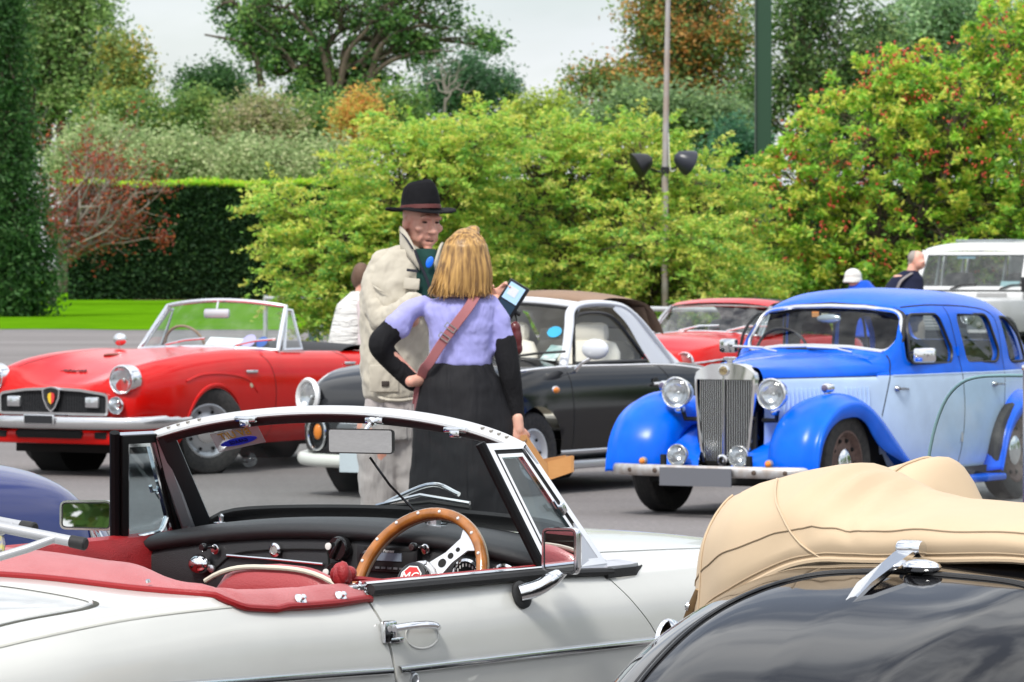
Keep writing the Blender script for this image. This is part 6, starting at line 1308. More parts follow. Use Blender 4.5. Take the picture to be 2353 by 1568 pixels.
    rows.append([HC+S*cos(a)*.030+F_*sin(a)*.055+U*(.104+.012*sin(a)) for a in np.linspace(0, 2*pi, 49)]); rows.append([HC+U*.098]*49)
    hatT = thing('fedora_hat', 'black felt fedora with thin red-brown band, worn by the man', 'hat', tuple(O)); MB().grid(rows).build('crown_and_brim', FELT, hatT, sharp=None, fixn=False).modifiers.new('s','SOLIDIFY').thickness = .003
    MB().grid([[HC+S*cos(a)*rr*.855+F_*sin(a)*rr*1.09+U*z for a in np.linspace(0,2*pi,41)] for z, rr in ((.012,.1000),(.014,.1015),(.030,.0995),(.032,.0970))]).build('hat_band', mat('band_brown', (.10,.022,.020), .6), hatT, fixn=False)
    # phone held up in his left hand, camera pouch hanging from the wrist
    hand('hand', p(1132,692,-.06), p(1156,674,-.10)-p(1132,692,-.06), (.3,-.9,.1), (-.2,0,.9), SKIN, R0, .55, .95)
    ph = thing('phone', 'black smartphone with lit screen held up beside the woman', 'phone', tuple(p(1172,690,-.15)+O)); c = Vector((0,0,0)); M2 = Euler((0.15,.55,.1)).to_matrix()
    MB().box(c, (.100,.014,.175), (.15,.55,.1), bev=.006).build('case', mat('phone_case', (.012,.014,.020), .4), ph)
    MB().box(M2@Vector((-.004,-.0085,.036)), (.074,.002,.082), (.15,.55,.1)).build('screen', mat('phone_screen', (.25,.42,.60), .2, emis=((.42,.58,.80),.55)), ph, smooth=False)
    MB().box(M2@Vector((-.002,-.0085,-.042)), (.074,.002,.060), (.15,.55,.1)).build('keypad', mat('phone_dark', (.03,.06,.10), .25), ph, smooth=False)
    MB().box(M2@Vector((-.010,-.0105,.040)), (.040,.002,.040), (.15,.55,.1)).build('picture', mat('phone_picture', (.6,.62,.66), .4, emis=((.7,.72,.8),.3)), ph, smooth=False)
    pc = thing('camera_pouch', 'small dark red camera pouch hanging on a cord below the phone', 'pouch', tuple(p(1188,778,-.13)+O))
    q = lambda px, py, dy=-.13: MN(px,py,dy)-pc.location
    blob('pouch', [('e', q(1186,778), (.028,.03,.06)), ('e', q(1184,755), (.026,.026,.035)), ('e', q(1190,800), (.022,.026,.03))], .006, mat('maroon_leather', (.10,.010,.012), .35, coat=.4), pc, 3)
    MB().tube(curve([q(1180,715), q(1186,730), q(1187,748)], 4), .004, 6).build('cord', BLACK, pc); MB().tube([q(1170,712), q(1196,722)], .011, 10).build('clip', BLACK, pc)
    return R0
man()

# ------------------------------------------------------------------ people in the background
def bystander(label, px, top, Y, h, parts):
    g = gnd_(px, Y); R0 = thing('person', label, 'person', tuple(g)); return R0
def gnd_(px, Y): q = at(px, 600, Y); return Vector((q.x, q.y, 0))
def person_white():
    Y = 41; g = gnd_(812, Y); R0 = thing('person', 'person with short brown hair in white padded waistcoat, half hidden behind the man', 'person', tuple(g)); p = lambda a, b, d=0: at(a, b, Y)+Vector((0,d,0))-g
    blob('body', [('e', p(832,636), (.075,.09,.11)), ('c', [p(830,660), p(828,690)], [.05,.06]), ('l', [(Vector((.0,0,.75)),.19,.14),(p(812,790),.18,.14),(p(815,730),.19,.14),(p(824,692),.15,.11)]), ('c', [p(835,705,-.12), p(838,750,-.2), p(835,790,-.25)], [.055,.048,.04]), ('c', [Vector((-.09,0,.78)), Vector((-.09,0,.1))], [.09,.05]), ('c', [Vector((.09,0,.78)), Vector((.09,0,.1))], [.09,.05])], .014, SKIN, R0, 3)
    blob('hair', [('e', p(830,632,.0), (.082,.10,.115)), ('e', p(824,640,.02), (.07,.09,.10))], .012, mat('brown_hair', (.13,.075,.05), .7, bump=.6, bscale=60), R0, 3)
    blob('waistcoat', [('l', [(p(806,800),.21,.16),(p(808,785),.215,.165),(p(815,740),.205,.16),(p(822,700),.19,.145),(p(830,670),.09,.09)])], .012, cloth('white_padding', (.72,.72,.70), None, 1.6, 12, .85, (.4,.4,1.6)), R0, 3)
    blob('shirt_sleeve', [('c', [p(838,700,-.12), p(842,745,-.2), p(838,790,-.26)], [.075,.07,.06])], .012, cloth('pale_pink', (.62,.52,.54), None, .8, 10), R0, 3)
    blob('trousers', [('c', [Vector((s*.09,0,.85)), Vector((s*.09,0,.05))], [.12,.07]) for s in (-1,1)], .014, cloth('grey_trousers', (.12,.12,.14)), R0, 3)
person_white()
def person_hat():
    Y = 48.5; g = gnd_(1972, Y); R0 = thing('person', 'person in white sun hat and bright blue top behind the saloon roof', 'person', tuple(g)); p = lambda a, b, d=0: at(a, b, Y)+Vector((0,d,0))-g
    blob('body', [('e', p(1966,648), (.075,.09,.095)), ('l', [(Vector((.05,0,.8)),.20,.15),(p(1985,730),.21,.15),(p(1980,690),.19,.13),(p(1972,668),.07,.07)]), ('c', [Vector((-.05,0,.8)), Vector((-.05,0,.05))], [.10,.06]), ('c', [Vector((.14,0,.8)), Vector((.14,0,.05))], [.10,.06])], .014, SKIN, R0, 3)
    blob('sun_hat', [('e', p(1960,634), (.095,.105,.080)), ('l', [(p(1958,650),.105,.125),(p(1960,640),.098,.11)])], .010, cloth('white_cotton', (.70,.70,.68), None, .8, 10), R0, 3)
    blob('top', [('l', [(Vector((.06,0,.78)),.22,.17),(p(1986,730),.23,.17),(p(1984,690),.215,.15),(p(1980,662),.15,.11),(p(1978,645),.085,.08)])], .012, cloth('royal_blue_top', (.01,.10,.72), None, 1, 8), R0, 3)
    blob('trousers', [('c', [Vector((x,0,.85)), Vector((x,0,.05))], [.13,.08]) for x in (-.04,.14)], .014, cloth('dark_trousers', (.03,.03,.04)), R0, 3)
person_hat()
def person_bald():
    Y = 52; g = gnd_(2085, Y); R0 = thing('person', 'man with cropped grey hair in navy top leaning by the white 4x4', 'person', tuple(g)); p = lambda a, b, d=0: at(a, b, Y)+Vector((0,d,0))-g
    blob('body', [('e', p(2108,597), (.085,.10,.105)), ('e', p(2112,606,-.03), (.07,.08,.075)), ('c', [p(2116,606,-.09), p(2120,602,-.10)], [.014,.02]), ('e', p(2098,600,-.06), (.012,.02,.03)), ('c', [p(2100,612), p(2092,640)], [.065,.075]), ('l', [(Vector((-.05,0,.8)),.21,.15),(p(2076,720),.22,.16),(p(2078,660),.22,.15),(p(2085,632),.15,.11)]), ('c', [Vector((-.12,0,.8)), Vector((-.12,0,.05))], [.10,.06]), ('c', [Vector((.08,0,.8)), Vector((.08,0,.05))], [.10,.06])], .013, SKIN, R0, 3)
    blob('cropped_hair', [('e', p(2101,593,.015), (.078,.10,.085)), ('e', p(2100,606,.03), (.07,.085,.05))], .011, mat('grey_crop', (.30,.26,.235), .8), R0, 3)
    blob('navy_top', [('l', [(Vector((-.05,0,.78)),.23,.17),(p(2074,720),.24,.18),(p(2076,665),.235,.165),(p(2084,640),.19,.13),(p(2092,622),.085,.085)])], .012, cloth('navy_jersey', (.014,.018,.045), None, 1, 8), R0, 3)
    MB().tube(curve([p(2093,628,-.10), p(2068,645,-.17), p(2056,670,-.16)], 4), .028, 8, flat=(1,.35)).build('rucksack_strap', mat('grey_strap', (.22,.20,.20), .8), R0)
    blob('trousers', [('c', [Vector((x,0,.85)), Vector((x,0,.05))], [.13,.08]) for x in (-.12,.08)], .014, cloth('stone_trousers', (.20,.18,.15)), R0, 3)
person_bald()
# ================================================================== ground
def ground_mats():
    m, nt, b, N, L = node_mat('tarmac')
    tc = N('ShaderNodeTexCoord')
    n1 = N('ShaderNodeTexNoise'); n1.inputs['Scale'].default_value = .35; n1.inputs['Detail'].default_value = 7
    n2 = N('ShaderNodeTexNoise'); n2.inputs['Scale'].default_value = 26; n2.inputs['Detail'].default_value = 8; n2.inputs['Roughness'].default_value = .75
    mp = N('ShaderNodeMapping'); mp.inputs['Scale'].default_value = (.25, 1.0, 1); L(tc.outputs['Object'], mp.inputs['Vector']); L(mp.outputs['Vector'], n1.inputs['Vector']); L(tc.outputs['Object'], n2.inputs['Vector'])
    r1 = N('ShaderNodeValToRGB'); r1.color_ramp.elements[0].position = .33; r1.color_ramp.elements[1].position = .68
    r1.color_ramp.elements[0].color = (.140,.127,.125,1); r1.color_ramp.elements[1].color = (.205,.190,.187,1); L(n1.outputs['Fac'], r1.inputs['Fac'])
    r2 = N('ShaderNodeMapRange'); r2.inputs['From Min'].default_value = .3; r2.inputs['From Max'].default_value = .7; r2.inputs['To Min'].default_value = .62; r2.inputs['To Max'].default_value = 1.36; L(n2.outputs['Fac'], r2.inputs['Value'])
    mu = N('ShaderNodeVectorMath'); mu.operation = 'SCALE'; L(r1.outputs['Color'], mu.inputs[0]); L(r2.outputs['Result'], mu.inputs['Scale']); L(mu.outputs['Vector'], b.inputs['Base Color'])
    bp = N('ShaderNodeBump'); bp.inputs['Strength'].default_value = .6; bp.inputs['Distance'].default_value = .02; L(n2.outputs['Fac'], bp.inputs['Height']); L(bp.outputs['Normal'], b.inputs['Normal'])
    b.inputs['Roughness'].default_value = .88
    g, nt, b, N, L = node_mat('lawn_grass'); tc = N('ShaderNodeTexCoord')
    n = N('ShaderNodeTexNoise'); n.inputs['Scale'].default_value = .5; n.inputs['Detail'].default_value = 9; n.inputs['Roughness'].default_value = .65; L(tc.outputs['Object'], n.inputs['Vector'])
    r = N('ShaderNodeValToRGB'); r.color_ramp.elements[0].position = .3; r.color_ramp.elements[1].position = .72; r.color_ramp.elements[0].color = (.055,.16,.003,1); r.color_ramp.elements[1].color = (.115,.27,.006,1); L(n.outputs['Fac'], r.inputs['Fac']); L(r.outputs['Color'], b.inputs['Base Color']); b.inputs['Roughness'].default_value = 1; b.inputs['Specular IOR Level'].default_value = 0
    return m, g
TARMAC, LAWN = ground_mats()
mesh_obj('ground', [(-900,-120,0),(900,-120,0),(900,1500,0),(-900,1500,0)], [(0,1,2,3)], TARMAC, kind='structure')
def flat(name, pts, z, m): return mesh_obj(name, [(x, y, z) for x, y in pts], [tuple(range(len(pts)))], m, smooth=False, kind='structure')
edge = [(-26+i*1.2, 105+.9*sin(i*.7)+.5*sin(i*2.1)+i*.10) for i in range(36)]
flat('lawn', edge+[(60,125),(140,150),(200,900),(-200,900),(-120,105)], .010, LAWN)
flat('verge', [(-14,60.5),(-4.75,60.9),(-4.7,62.3),(-5.6,65.5),(-14,67)], .008, mat('dry_verge', (.20,.17,.05), .95, noise=.7, nscale=3, var=(.08,.13,.02)))
flat('path_edge_soil', [(-16,189.3),(6,189.3),(6,191.6),(-16,191.6)], .016, mat('dry_soil', (.22,.16,.07), .95, noise=.4, nscale=1.2))
flat('shrub_bed', [(-4.5,60.5),(0,57),(3,55.6),(12,54.2),(30,50),(30,75),(-4,75)], .012, mat('leaf_litter', (.05,.055,.02), .95, noise=.6, nscale=3))

# ================================================================== foliage
def leaf_mat(name, gloss=.3, trans=.46):
    if name in MATS: return MATS[name]
    m = bpy.data.materials.new(name); m.use_nodes = True; nt = m.node_tree; nt.nodes.clear(); N = nt.nodes.new; L = nt.links.new
    a = N('ShaderNodeAttribute'); a.attribute_name = 'tint'
    d = N('ShaderNodeBsdfPrincipled'); d.inputs['Roughness'].default_value = .55; d.inputs['Specular IOR Level'].default_value = gloss
    t = N('ShaderNodeBsdfTranslucent'); x = N('ShaderNodeMixShader'); x.inputs[0].default_value = trans; o = N('ShaderNodeOutputMaterial')
    L(a.outputs['Color'], d.inputs['Base Color']); L(a.outputs['Color'], t.inputs['Color']); L(d.outputs[0], x.inputs[1]); L(t.outputs[0], x.inputs[2]); L(x.outputs[0], o.inputs['Surface'])
    MATS[name] = m; return m
LEAF = leaf_mat('leaf')
def leaves(name, P, size, pal, parent=None, weights=None, aspect=.5, droop=0, m=None, upbias=.35, per_clump=None, gain=3.3, **kw):
    """P (n,3) leaf positions -> one mesh of n pointed leaf faces with their own colours"""
    P = np.asarray(P, float); n = len(P)
    d = rng.normal(size=(n,3)); d[:,2] = d[:,2]*.6-droop; d /= np.linalg.norm(d, axis=1)[:,None]
    nn = rng.normal(size=(n,3)); nn[:,2] += upbias; s = np.cross(d, nn); s /= np.linalg.norm(s, axis=1)[:,None]+1e-9
    L_ = size*rng.uniform(.65, 1.35, n)[:,None]; W = L_*aspect
    V_ = np.empty((n,4,3)); V_[:,0] = P-d*L_*.5; V_[:,1] = P+s*W*.5+d*L_*.05; V_[:,2] = P+d*L_*.5; V_[:,3] = P-s*W*.5+d*L_*.05
    pal = np.asarray(pal, float); ix = rng.choice(len(pal), n, p=weights)
    if per_clump is not None: ix = np.where(rng.random(n) < .55, per_clump % len(pal), ix)
    C = np.clip(pal[ix]*gain*rng.uniform(.72, 1.28, n)[:,None], 0, .68)
    me = bpy.data.meshes.new(name); me.vertices.add(n*4); me.vertices.foreach_set('co', V_.ravel())
    me.loops.add(n*4); me.loops.foreach_set('vertex_index', np.arange(n*4, dtype=np.int32))
    me.polygons.add(n); me.polygons.foreach_set('loop_start', np.arange(0, n*4, 4, dtype=np.int32)); me.update(calc_edges=True)
    at_ = me.color_attributes.new('tint', 'FLOAT_COLOR', 'POINT'); col = np.ones((n*4,4)); col[:,:3] = np.repeat(C, 4, axis=0); at_.data.foreach_set('color', col.ravel())
    me.materials.append(m or LEAF); return link(bpy.data.objects.new(name, me), parent, **kw)
def clump_pts(lobes, nclump, nleaf, cr_, flat_=1.0, shell=.55, keep=None, spray=0):
    """lobes: (centre, radii) ; clump centres mostly near the lobe skins, leaves scattered round each clump"""
    vol = np.array([r[0]*r[2] for c, r in lobes]); vol = vol/vol.sum(); C = []; DD = []
    for k in rng.choice(len(lobes), nclump, p=vol):
        c, r = lobes[k]; d = rng.normal(size=3); d /= np.linalg.norm(d); DD.append(d); q = (shell+(1-shell)*rng.random())**.7 if rng.random() < .8 else rng.random()
        C.append(np.array(c)+d*np.array(r)*q)
    C = np.array(C)
    if keep is not None: C = C[[keep(c) for c in C]]
    k = rng.integers(0, len(C), nleaf); off = rng.normal(size=(nleaf,3))*cr_*rng.uniform(.6,1.4,(nleaf,1)); off[:,2] *= flat_
    if spray:
        D = np.array(DD); D[:,2] = D[:,2]*.35+.12; D += rng.normal(size=D.shape)*.25; D /= np.linalg.norm(D, axis=1)[:,None]; t = rng.random(nleaf); ln = spray*rng.uniform(.6,1.4,len(C))
        w_ = (1.1-.8*t)[:,None]; off = off*.55*w_+D[k]*(t*ln[k])[:,None]; off[:,2] -= .22*ln[k]*t*t
    return C, C[k]+off, k
def limb(mb, a, b, r0, r1, wob, n=5):
    a, b = np.array(a), np.array(b); P = []
    for i in range(n+1):
        t = i/n; P.append(a+(b-a)*t+(rng.normal(size=3)*wob*np.linalg.norm(b-a) if 0 < i < n else 0)+np.array([0,0,.06*np.linalg.norm(b-a)*sin(pi*t)]))
    mb.tube(curve(P, 2), [r0+(r1-r0)*i/(2*n) for i in range(2*n+1)], 7); return P
BARK = mat('bark', (.10,.075,.055), .9, noise=.4, nscale=3, bump=.8, bscale=12); BARK_G = mat('grey_bark', (.26,.23,.20), .9, noise=.3, nscale=3)
def tree(name, label, cat, base, lobes, nclump, nleaf, cr_, lsize, pal, trunk_r=.3, fork=None, group=None, flat_=1.0, shell=.55, weights=None, bark=None, gain=3.3, twigs=.35, aspect=.5, droop=0, stems=1, keep=None, m=None, upbias=.35, clumpcol=False, spray=0):
    R0 = thing(name, label, cat, tuple(base), 0, group); B = Vector(base)
    lobes = [(tuple(Vector(c)-B), tuple(r)) for c, r in lobes]
    C, P, ki = clump_pts(lobes, nclump, nleaf, cr_, flat_, shell, (lambda c: keep(Vector(c)+B)) if keep else None, spray)
    tb = MB(); ctr = np.mean([c for c, r in lobes], axis=0); fk = np.array(fork)-np.array(base) if fork is not None else np.array([ctr[0]*.25, ctr[1]*.25, max(.3, ctr[2]*.45)])
    for s in range(stems):
        o = np.array([rng.normal()*.25*(stems > 1), rng.normal()*.25*(stems > 1), -.05]); limb(tb, o, fk+o*2, trunk_r, trunk_r*.72, .03)
    for c, r in lobes:
        e = np.array(c); Q = limb(tb, fk, e, trunk_r*.55, trunk_r*.2, .07)
        near = [q for q in C if all(abs(q[i]-c[i]) < r[i]*1.05 for i in range(3))]
        rng.shuffle(near)
        for q in near[:int(len(near)*twigs)]: limb(tb, Q[rng.integers(2, 6)], q, trunk_r*.16, trunk_r*.04, .08, 3)
    tb.build('trunk', bark or BARK, R0, fixn=False)
    leaves('crown', P, lsize, pal, R0, weights, aspect, droop, m, upbias, ki if clumpcol else None, gain)
    return R0
def lob(px, py, rx, ry, Y, dy=0, depth=1.0):
    k = Y/10339; c = at(px, py, Y+dy); return (tuple(c), (rx*k, rx*k*depth, ry*k))
def gnd(px, Y): p = at(px, 600, Y); return Vector((p.x, p.y, 0))
OLIVE = [(.130,.200,.030),(.092,.160,.026),(.165,.222,.03),(.046,.100,.02),(.20,.19,.04)]
MIDG = [(.045,.085,.022),(.065,.11,.03),(.03,.06,.018),(.09,.12,.03)]
GREYG = [(.13,.16,.075),(.10,.135,.06),(.17,.19,.10),(.08,.11,.045)]
DARKG = [(.018,.042,.014),(.026,.058,.018),(.012,.03,.010)]
# ---- spreading olive shrub group behind the railing
def spread(name, label, Y, lobes, nleaf, ncl, seedbase):
    return tree(name, label, 'shrub', gnd(seedbase, Y), lobes, ncl, nleaf, .13, .075, OLIVE, .06, None, 'spreading olive shrubs behind the railing', flat_=.5, shell=.30, stems=3, twigs=.3, aspect=.42, droop=.1, upbias=.9, weights=[.34,.26,.18,.14,.08], clumpcol=True, spray=.42, gain=4.0)
spread('spreading_shrub', 'wide yellow-green shrub with layered branches, behind the man in the hat', 63, [lob(790,560,170,90,63),lob(720,650,110,60,63,-.3),lob(960,430,200,130,63),lob(840,720,190,45,63),lob(1000,620,180,120,63),lob(1070,330,140,70,63),lob(920,305,80,45,63),lob(660,480,70,35,63),lob(625,455,50,18,63),lob(690,560,60,40,63),lob(1010,730,150,50,63)], 80000, 1500, 900)
spread('spreading_shrub', 'wide yellow-green shrub behind the black coupe, left of the red-berried bush', 65, [lob(1240,410,200,140,65),lob(1420,390,190,100,65),lob(1570,420,160,90,65),lob(1300,600,230,130,65),lob(1520,560,210,100,65,-1.4),lob(1540,640,200,120,65,-1),lob(1640,470,100,90,65),lob(1400,710,260,70,65),lob(1690,640,110,90,65),lob(1190,320,140,60,65),lob(1470,315,90,40,65),lob(1650,730,160,50,65)], 95000, 1700, 1450)
# ---- red-berried bush on the right
BB = tree('berry_bush', 'big green bush dotted with red berries, at the right edge', 'bush', gnd(2080,68), [lob(2000,330,210,170,68),lob(2230,260,200,190,68),lob(1850,480,140,140,68),lob(2100,520,230,150,68),lob(2330,430,180,230,68),lob(1960,620,190,90,68),lob(2200,640,200,80,68),lob(2080,170,120,60,68),lob(2330,100,110,110,68),lob(1800,400,80,50,68),lob(2440,560,180,160,68),lob(1830,600,110,110,68),lob(1960,720,200,60,68),lob(2250,730,230,60,68),lob(1760,560,60,60,68)], 1300, 88000, .15, .10, [(.10,.19,.018),(.07,.14,.018),(.15,.23,.025),(.045,.095,.015),(.19,.24,.03)], .06, None, None, flat_=.8, shell=.4, stems=3, aspect=.42, droop=.35, upbias=.7, clumpcol=True, spray=.25, gain=4.0)
br = MB(); k = 0
for c, r in [lob(2000,330,215,175,68),lob(2230,260,205,195,68),lob(1850,480,145,145,68),lob(2100,520,235,150,68),lob(2330,430,185,230,68),lob(1790,400,80,50,68),lob(2330,100,110,110,68),lob(2080,170,125,65,68)]:
    for q in range(34):
        d = rng.normal(size=3); d[1] = -abs(d[1]); d /= np.linalg.norm(d); p = np.array(c)+d*np.array(r)*rng.uniform(.92,1.1)
        for j in range(rng.integers(3, 8)): br.ball(p+rng.normal(size=3)*.045, rng.uniform(.012,.021), 6, 4)
o = br.build('berries', mat('red_berry', (.50,.035,.035), .4, noise=.4, nscale=9, var=(.55,.11,.03)), BB, fixn=False, kind='stuff'); o.location = -BB.location
# ---- clipped hedge
HX = at(152,600,190.5).x, at(1760,600,190.5).x
hd = thing('clipped_hedge', 'tall clipped dark green hedge with bright fresh growth on top', 'hedge', (0,191,0))
MB().box(((HX[0]+HX[1])/2, 1.2, 2.4), (HX[1]-HX[0]+.0, 2.0, 4.8)).build('core', mat('hedge_core', (.010,.022,.009), 1, spec=.05, noise=.5, nscale=2), hd, smooth=False)
n = 52000; P = np.column_stack([rng.uniform(HX[0], HX[1], n), .12+rng.normal(size=n)*.09, rng.uniform(0, 4.9, n)])
leaves('clipped_face', P, .17, [(.012,.032,.012),(.020,.045,.014),(.008,.020,.008),(.030,.060,.018)], hd, [.4,.25,.28,.07], .5, upbias=0, m=leaf_mat('hedge_leaf', .1, .1), gain=1.5)
n = 26000; P = np.column_stack([rng.uniform(HX[0], HX[1], n), rng.uniform(0, 2.2, n), 4.86+np.abs(rng.normal(size=n))*.10+.05*np.sin(rng.uniform(0,40,n))]); P[:,2] += .06*np.sin(P[:,0]*1.3)
leaves('fresh_growth', P, .17, [(.13,.27,.015),(.18,.33,.02),(.09,.20,.012)], hd, None, .5, upbias=1)
dh = thing('dark_hedge', 'dark green hedge showing between the olive shrub and the berry bush', 'hedge', tuple(gnd(1750,82)))
n = 30000; P = np.column_stack([rng.uniform(-3.5, 6.5, n), rng.normal(size=n)*.12, rng.uniform(0, 3.0, n)]); leaves('clipped_face', P, .10, [(.014,.034,.014),(.022,.05,.018),(.008,.022,.010)], dh, None, .5, upbias=0, m=MATS['hedge_leaf'], gain=1.8)
MB().box((1.5,.9,1.5), (10,1.5,2.95)).build('core', MATS['hedge_core'], dh, smooth=False)
# ---- dark conifer at the left edge
Yc = 132
tree('conifer', 'tall dark green conifer with drooping foliage, at the left edge', 'tree', gnd(20,Yc), [lob(10,-60,35,120,Yc),lob(0,130,60,140,Yc),lob(5,300,70,130,Yc),lob(20,440,85,110,Yc),lob(-10,560,120,110,Yc),lob(60,580,70,80,Yc),lob(75,660,75,60,Yc),lob(-20,680,130,50,Yc),lob(30,690,60,45,Yc)], 420, 46000, .24, .17, [(.022,.062,.016),(.030,.080,.022),(.014,.042,.012),(.045,.10,.028)], .25, None, flat_=1.5, shell=.6, aspect=.38, droop=.5, upbias=.3, gain=1.9)
# ---- dead red-leaved tree
Yr = 170; kR = Yr/10339
rt = thing('rusty_leaved_tree', 'small leaning tree with bare grey twigs and rusty red leaves, before the hedge', 'tree', tuple(gnd(118,Yr)))
B = rt.location; tw = MB(); tips = []
base = at(118,700,Yr)-B; base.z = 0; f1 = at(150,600,Yr)-B
limb(tw, base, f1, .16, .12, .03)
for i in range(34):
    tx, ty = rng.uniform(78,345), rng.uniform(330,575); 
    if ty > 540 and tx < 220: ty -= 90
    if tx > 290 and ty < 400: ty += 90
    e = np.array(at(tx,ty,Yr+rng.normal()*1.2)-B); Q = limb(tw, f1, e, .07, .018, .08)
    for j in range(7):
        p = np.array(Q[rng.integers(2,6)]); d = (e-np.array(f1))*rng.uniform(.1,.35)+rng.normal(size=3)*.45; limb(tw, p, p+d, .016, .007, .1, 3); tips += [p+d*rng.uniform(.3,1.05)+rng.normal(size=3)*.12 for _ in range(3)]
e = at(372,548,Yr)-B; limb(tw, f1, e, .05, .02, .03); tips += [np.array(e)+rng.normal(size=3)*.12 for _ in range(26)]
tw.build('trunk', BARK_G, rt, fixn=False)
T = np.array(tips); P = np.repeat(T, 7, axis=0)+rng.normal(size=(len(T)*7,3))*.17
leaves('crown', P, .15, [(.20,.030,.020),(.27,.055,.022),(.15,.035,.028),(.31,.09,.03),(.20,.12,.09)], rt, [.3,.28,.18,.1,.14], .5, .2, upbias=.3, gain=1.45)
# ---- shrubs behind the hedge
Yb = 204
def bush(px, py, rx, ry, Y, pal, nm, label, nl, seed=0, ls=.22, cl=.35, grp=None, weights=None):
    tree(nm, label, 'shrub', gnd(px,Y), [lob(px,py,rx,ry,Y),lob(px-rx*.45,py+ry*.35,rx*.6,ry*.8,Y,-.5),lob(px+rx*.45,py+ry*.4,rx*.6,ry*.75,Y,-.5),lob(px+rx*.1,py-ry*.4,rx*.5,ry*.6,Y)], int(nl/75), nl, cl, ls, pal, .12, None, grp, shell=.5, aspect=.45, upbias=.6, clumpcol=True, weights=weights)
bush(215,360,110,80,Yb,GREYG,'willow_shrub','grey-green willow shrub behind the rusty-leaved tree',9000)
bush(380,375,130,70,Yb,GREYG,'willow_shrub','broad grey-green willow shrub above the left half of the hedge',11000)
bush(560,385,150,62,Yb,GREYG,'willow_shrub','broad grey-green willow shrub above the middle of the hedge',12000)
bush(735,385,130,66,Yb,GREYG,'willow_shrub','grey-green willow shrub left of the orange-leaved shrub',10000)
bush(300,285,130,75,212,MIDG+[(.12,.14,.03)],'mixed_shrub','mid green shrub below the big left tree',11000)
bush(455,280,90,70,212,MIDG,'mixed_shrub','mid green shrub under the gap of sky',8000)
bush(590,285,110,70,210,[(.12,.11,.06),(.10,.12,.04),(.15,.13,.08),(.07,.09,.035)],'brownish_shrub','brownish thin shrub with pale twigs left of the oak trunk',8500)
bush(730,290,110,65,212,MIDG,'mixed_shrub','green shrub under the oak, left of the orange-leaved shrub',9000)
bush(825,275,62,62,207,[(.42,.13,.035),(.30,.10,.03),(.12,.14,.03),(.38,.18,.04)],'orange_shrub','shrub with orange autumn leaves right of the oak trunk',5200,0,.2,.3,None,[.34,.26,.24,.16])
bush(480,195,85,42,225,DARKG,'dark_bush','low dark bush against the sky, left of the oak',6500)
bush(1075,200,115,75,228,[(.02,.05,.022),(.03,.065,.028),(.015,.035,.016)],'dark_bush','rounded dark bush right of the oak with a bare tree before it',12000)
bush(1250,265,110,45,215,[(.13,.16,.02),(.10,.13,.02),(.06,.09,.02)],'yellow_green_bush','yellow-green bush in front of the gap of sky',7000)
bush(900,250,80,50,214,MIDG,'mixed_shrub','green shrub between the oak and the rounded dark bush',6500)
# bare tree before the dark bush
bt = thing('bare_tree', 'bare pale tree standing before the rounded dark bush', 'tree', tuple(gnd(1027,205))); B = bt.location; tw = MB()
limb(tw, (0,0,0), at(1024,225,205)-B, .10, .07, .02); 
for tx, ty in ((1000,130),(1020,125),(1050,140),(1075,150),(985,165),(1060,185),(960,190),(1090,200)):
    Q = limb(tw, at(1024,rng.uniform(190,240),205)-B, at(tx,ty,205)-B, .045, .012, .05)
    for j in range(3): p = np.array(Q[rng.integers(2,6)]); limb(tw, p, p+rng.normal(size=3)*np.array([.5,.3,.5])+np.array([0,0,.3]), .014, .005, .06, 3)
tw.build('trunk', BARK_G, bt, fixn=False)
# ---- tall trees
tree('left_ash_tree', 'tall broad green tree at upper left with yellowing right side', 'tree', gnd(140,236), [lob(60,60,130,110,236),lob(170,90,120,110,236),lob(110,210,140,90,236),lob(240,190,90,100,236),lob(40,240,90,120,236),lob(190,10,80,70,236),lob(80,-60,130,80,236)], 330, 30000, .5, .27, [(.055,.095,.03),(.085,.13,.04),(.04,.07,.024),(.10,.13,.05)], .35, None, shell=.4, clumpcol=True)
tree('yellowing_tree', 'slim tree with yellowing leaves at the edge of the left sky gap', 'tree', gnd(285,230), [lob(285,150,62,70,230),lob(310,215,55,60,230),lob(270,240,60,70,230),lob(250,110,30,40,230),lob(335,190,26,20,230),lob(345,160,20,12,230)], 120, 6200, .3, .25, [(.11,.12,.03),(.07,.10,.032),(.15,.12,.028),(.05,.08,.026)], .16, None, shell=.25, clumpcol=True)
OAK = tree('oak_tree', 'large spreading oak with dark limbs and sky showing through, top centre', 'tree', gnd(745,245), [lob(560,40,80,55,245),lob(650,20,110,60,245),lob(790,10,120,70,245),lob(900,50,100,60,245),lob(1020,30,80,50,245),lob(1110,105,48,34,245),lob(700,120,90,50,245),lob(830,130,70,50,245),lob(960,110,70,35,245),lob(620,150,60,40,245),lob(740,210,110,45,245),lob(560,100,60,35,245),lob(860,190,70,50,245),lob(500,20,36,36,245),lob(1000,-30,120,50,245)], 260, 27000, .34, .27, [(.028,.065,.020),(.045,.09,.026),(.018,.042,.014),(.07,.115,.03)], .42, at(755,185,245), shell=.35, twigs=.6, clumpcol=True)
lt = MB()
OB = OAK.location
for P_ in (((830,260),(845,190),(900,140),(985,120),(1045,118)),((850,180),(880,100),(960,60),(1040,70)),((600,200),(590,140),(560,100),(470,80)),((760,200),(740,120),(700,60),(660,20)),((780,200),(800,120),(850,60),(870,0))):
    Q = [at(a, b_, 244)-OB for a, b_ in P_]; lt.tube(curve(Q, 4), [.20-.15*i/(4*(len(Q)-1)) for i in range(4*(len(Q)-1)+1)], 7)
lt.build('main_limbs', BARK, OAK, fixn=False, kind=None)
CH = [(.055,.085,.026),(.08,.11,.035),(.24,.10,.03),(.035,.06,.02),(.16,.09,.035)]
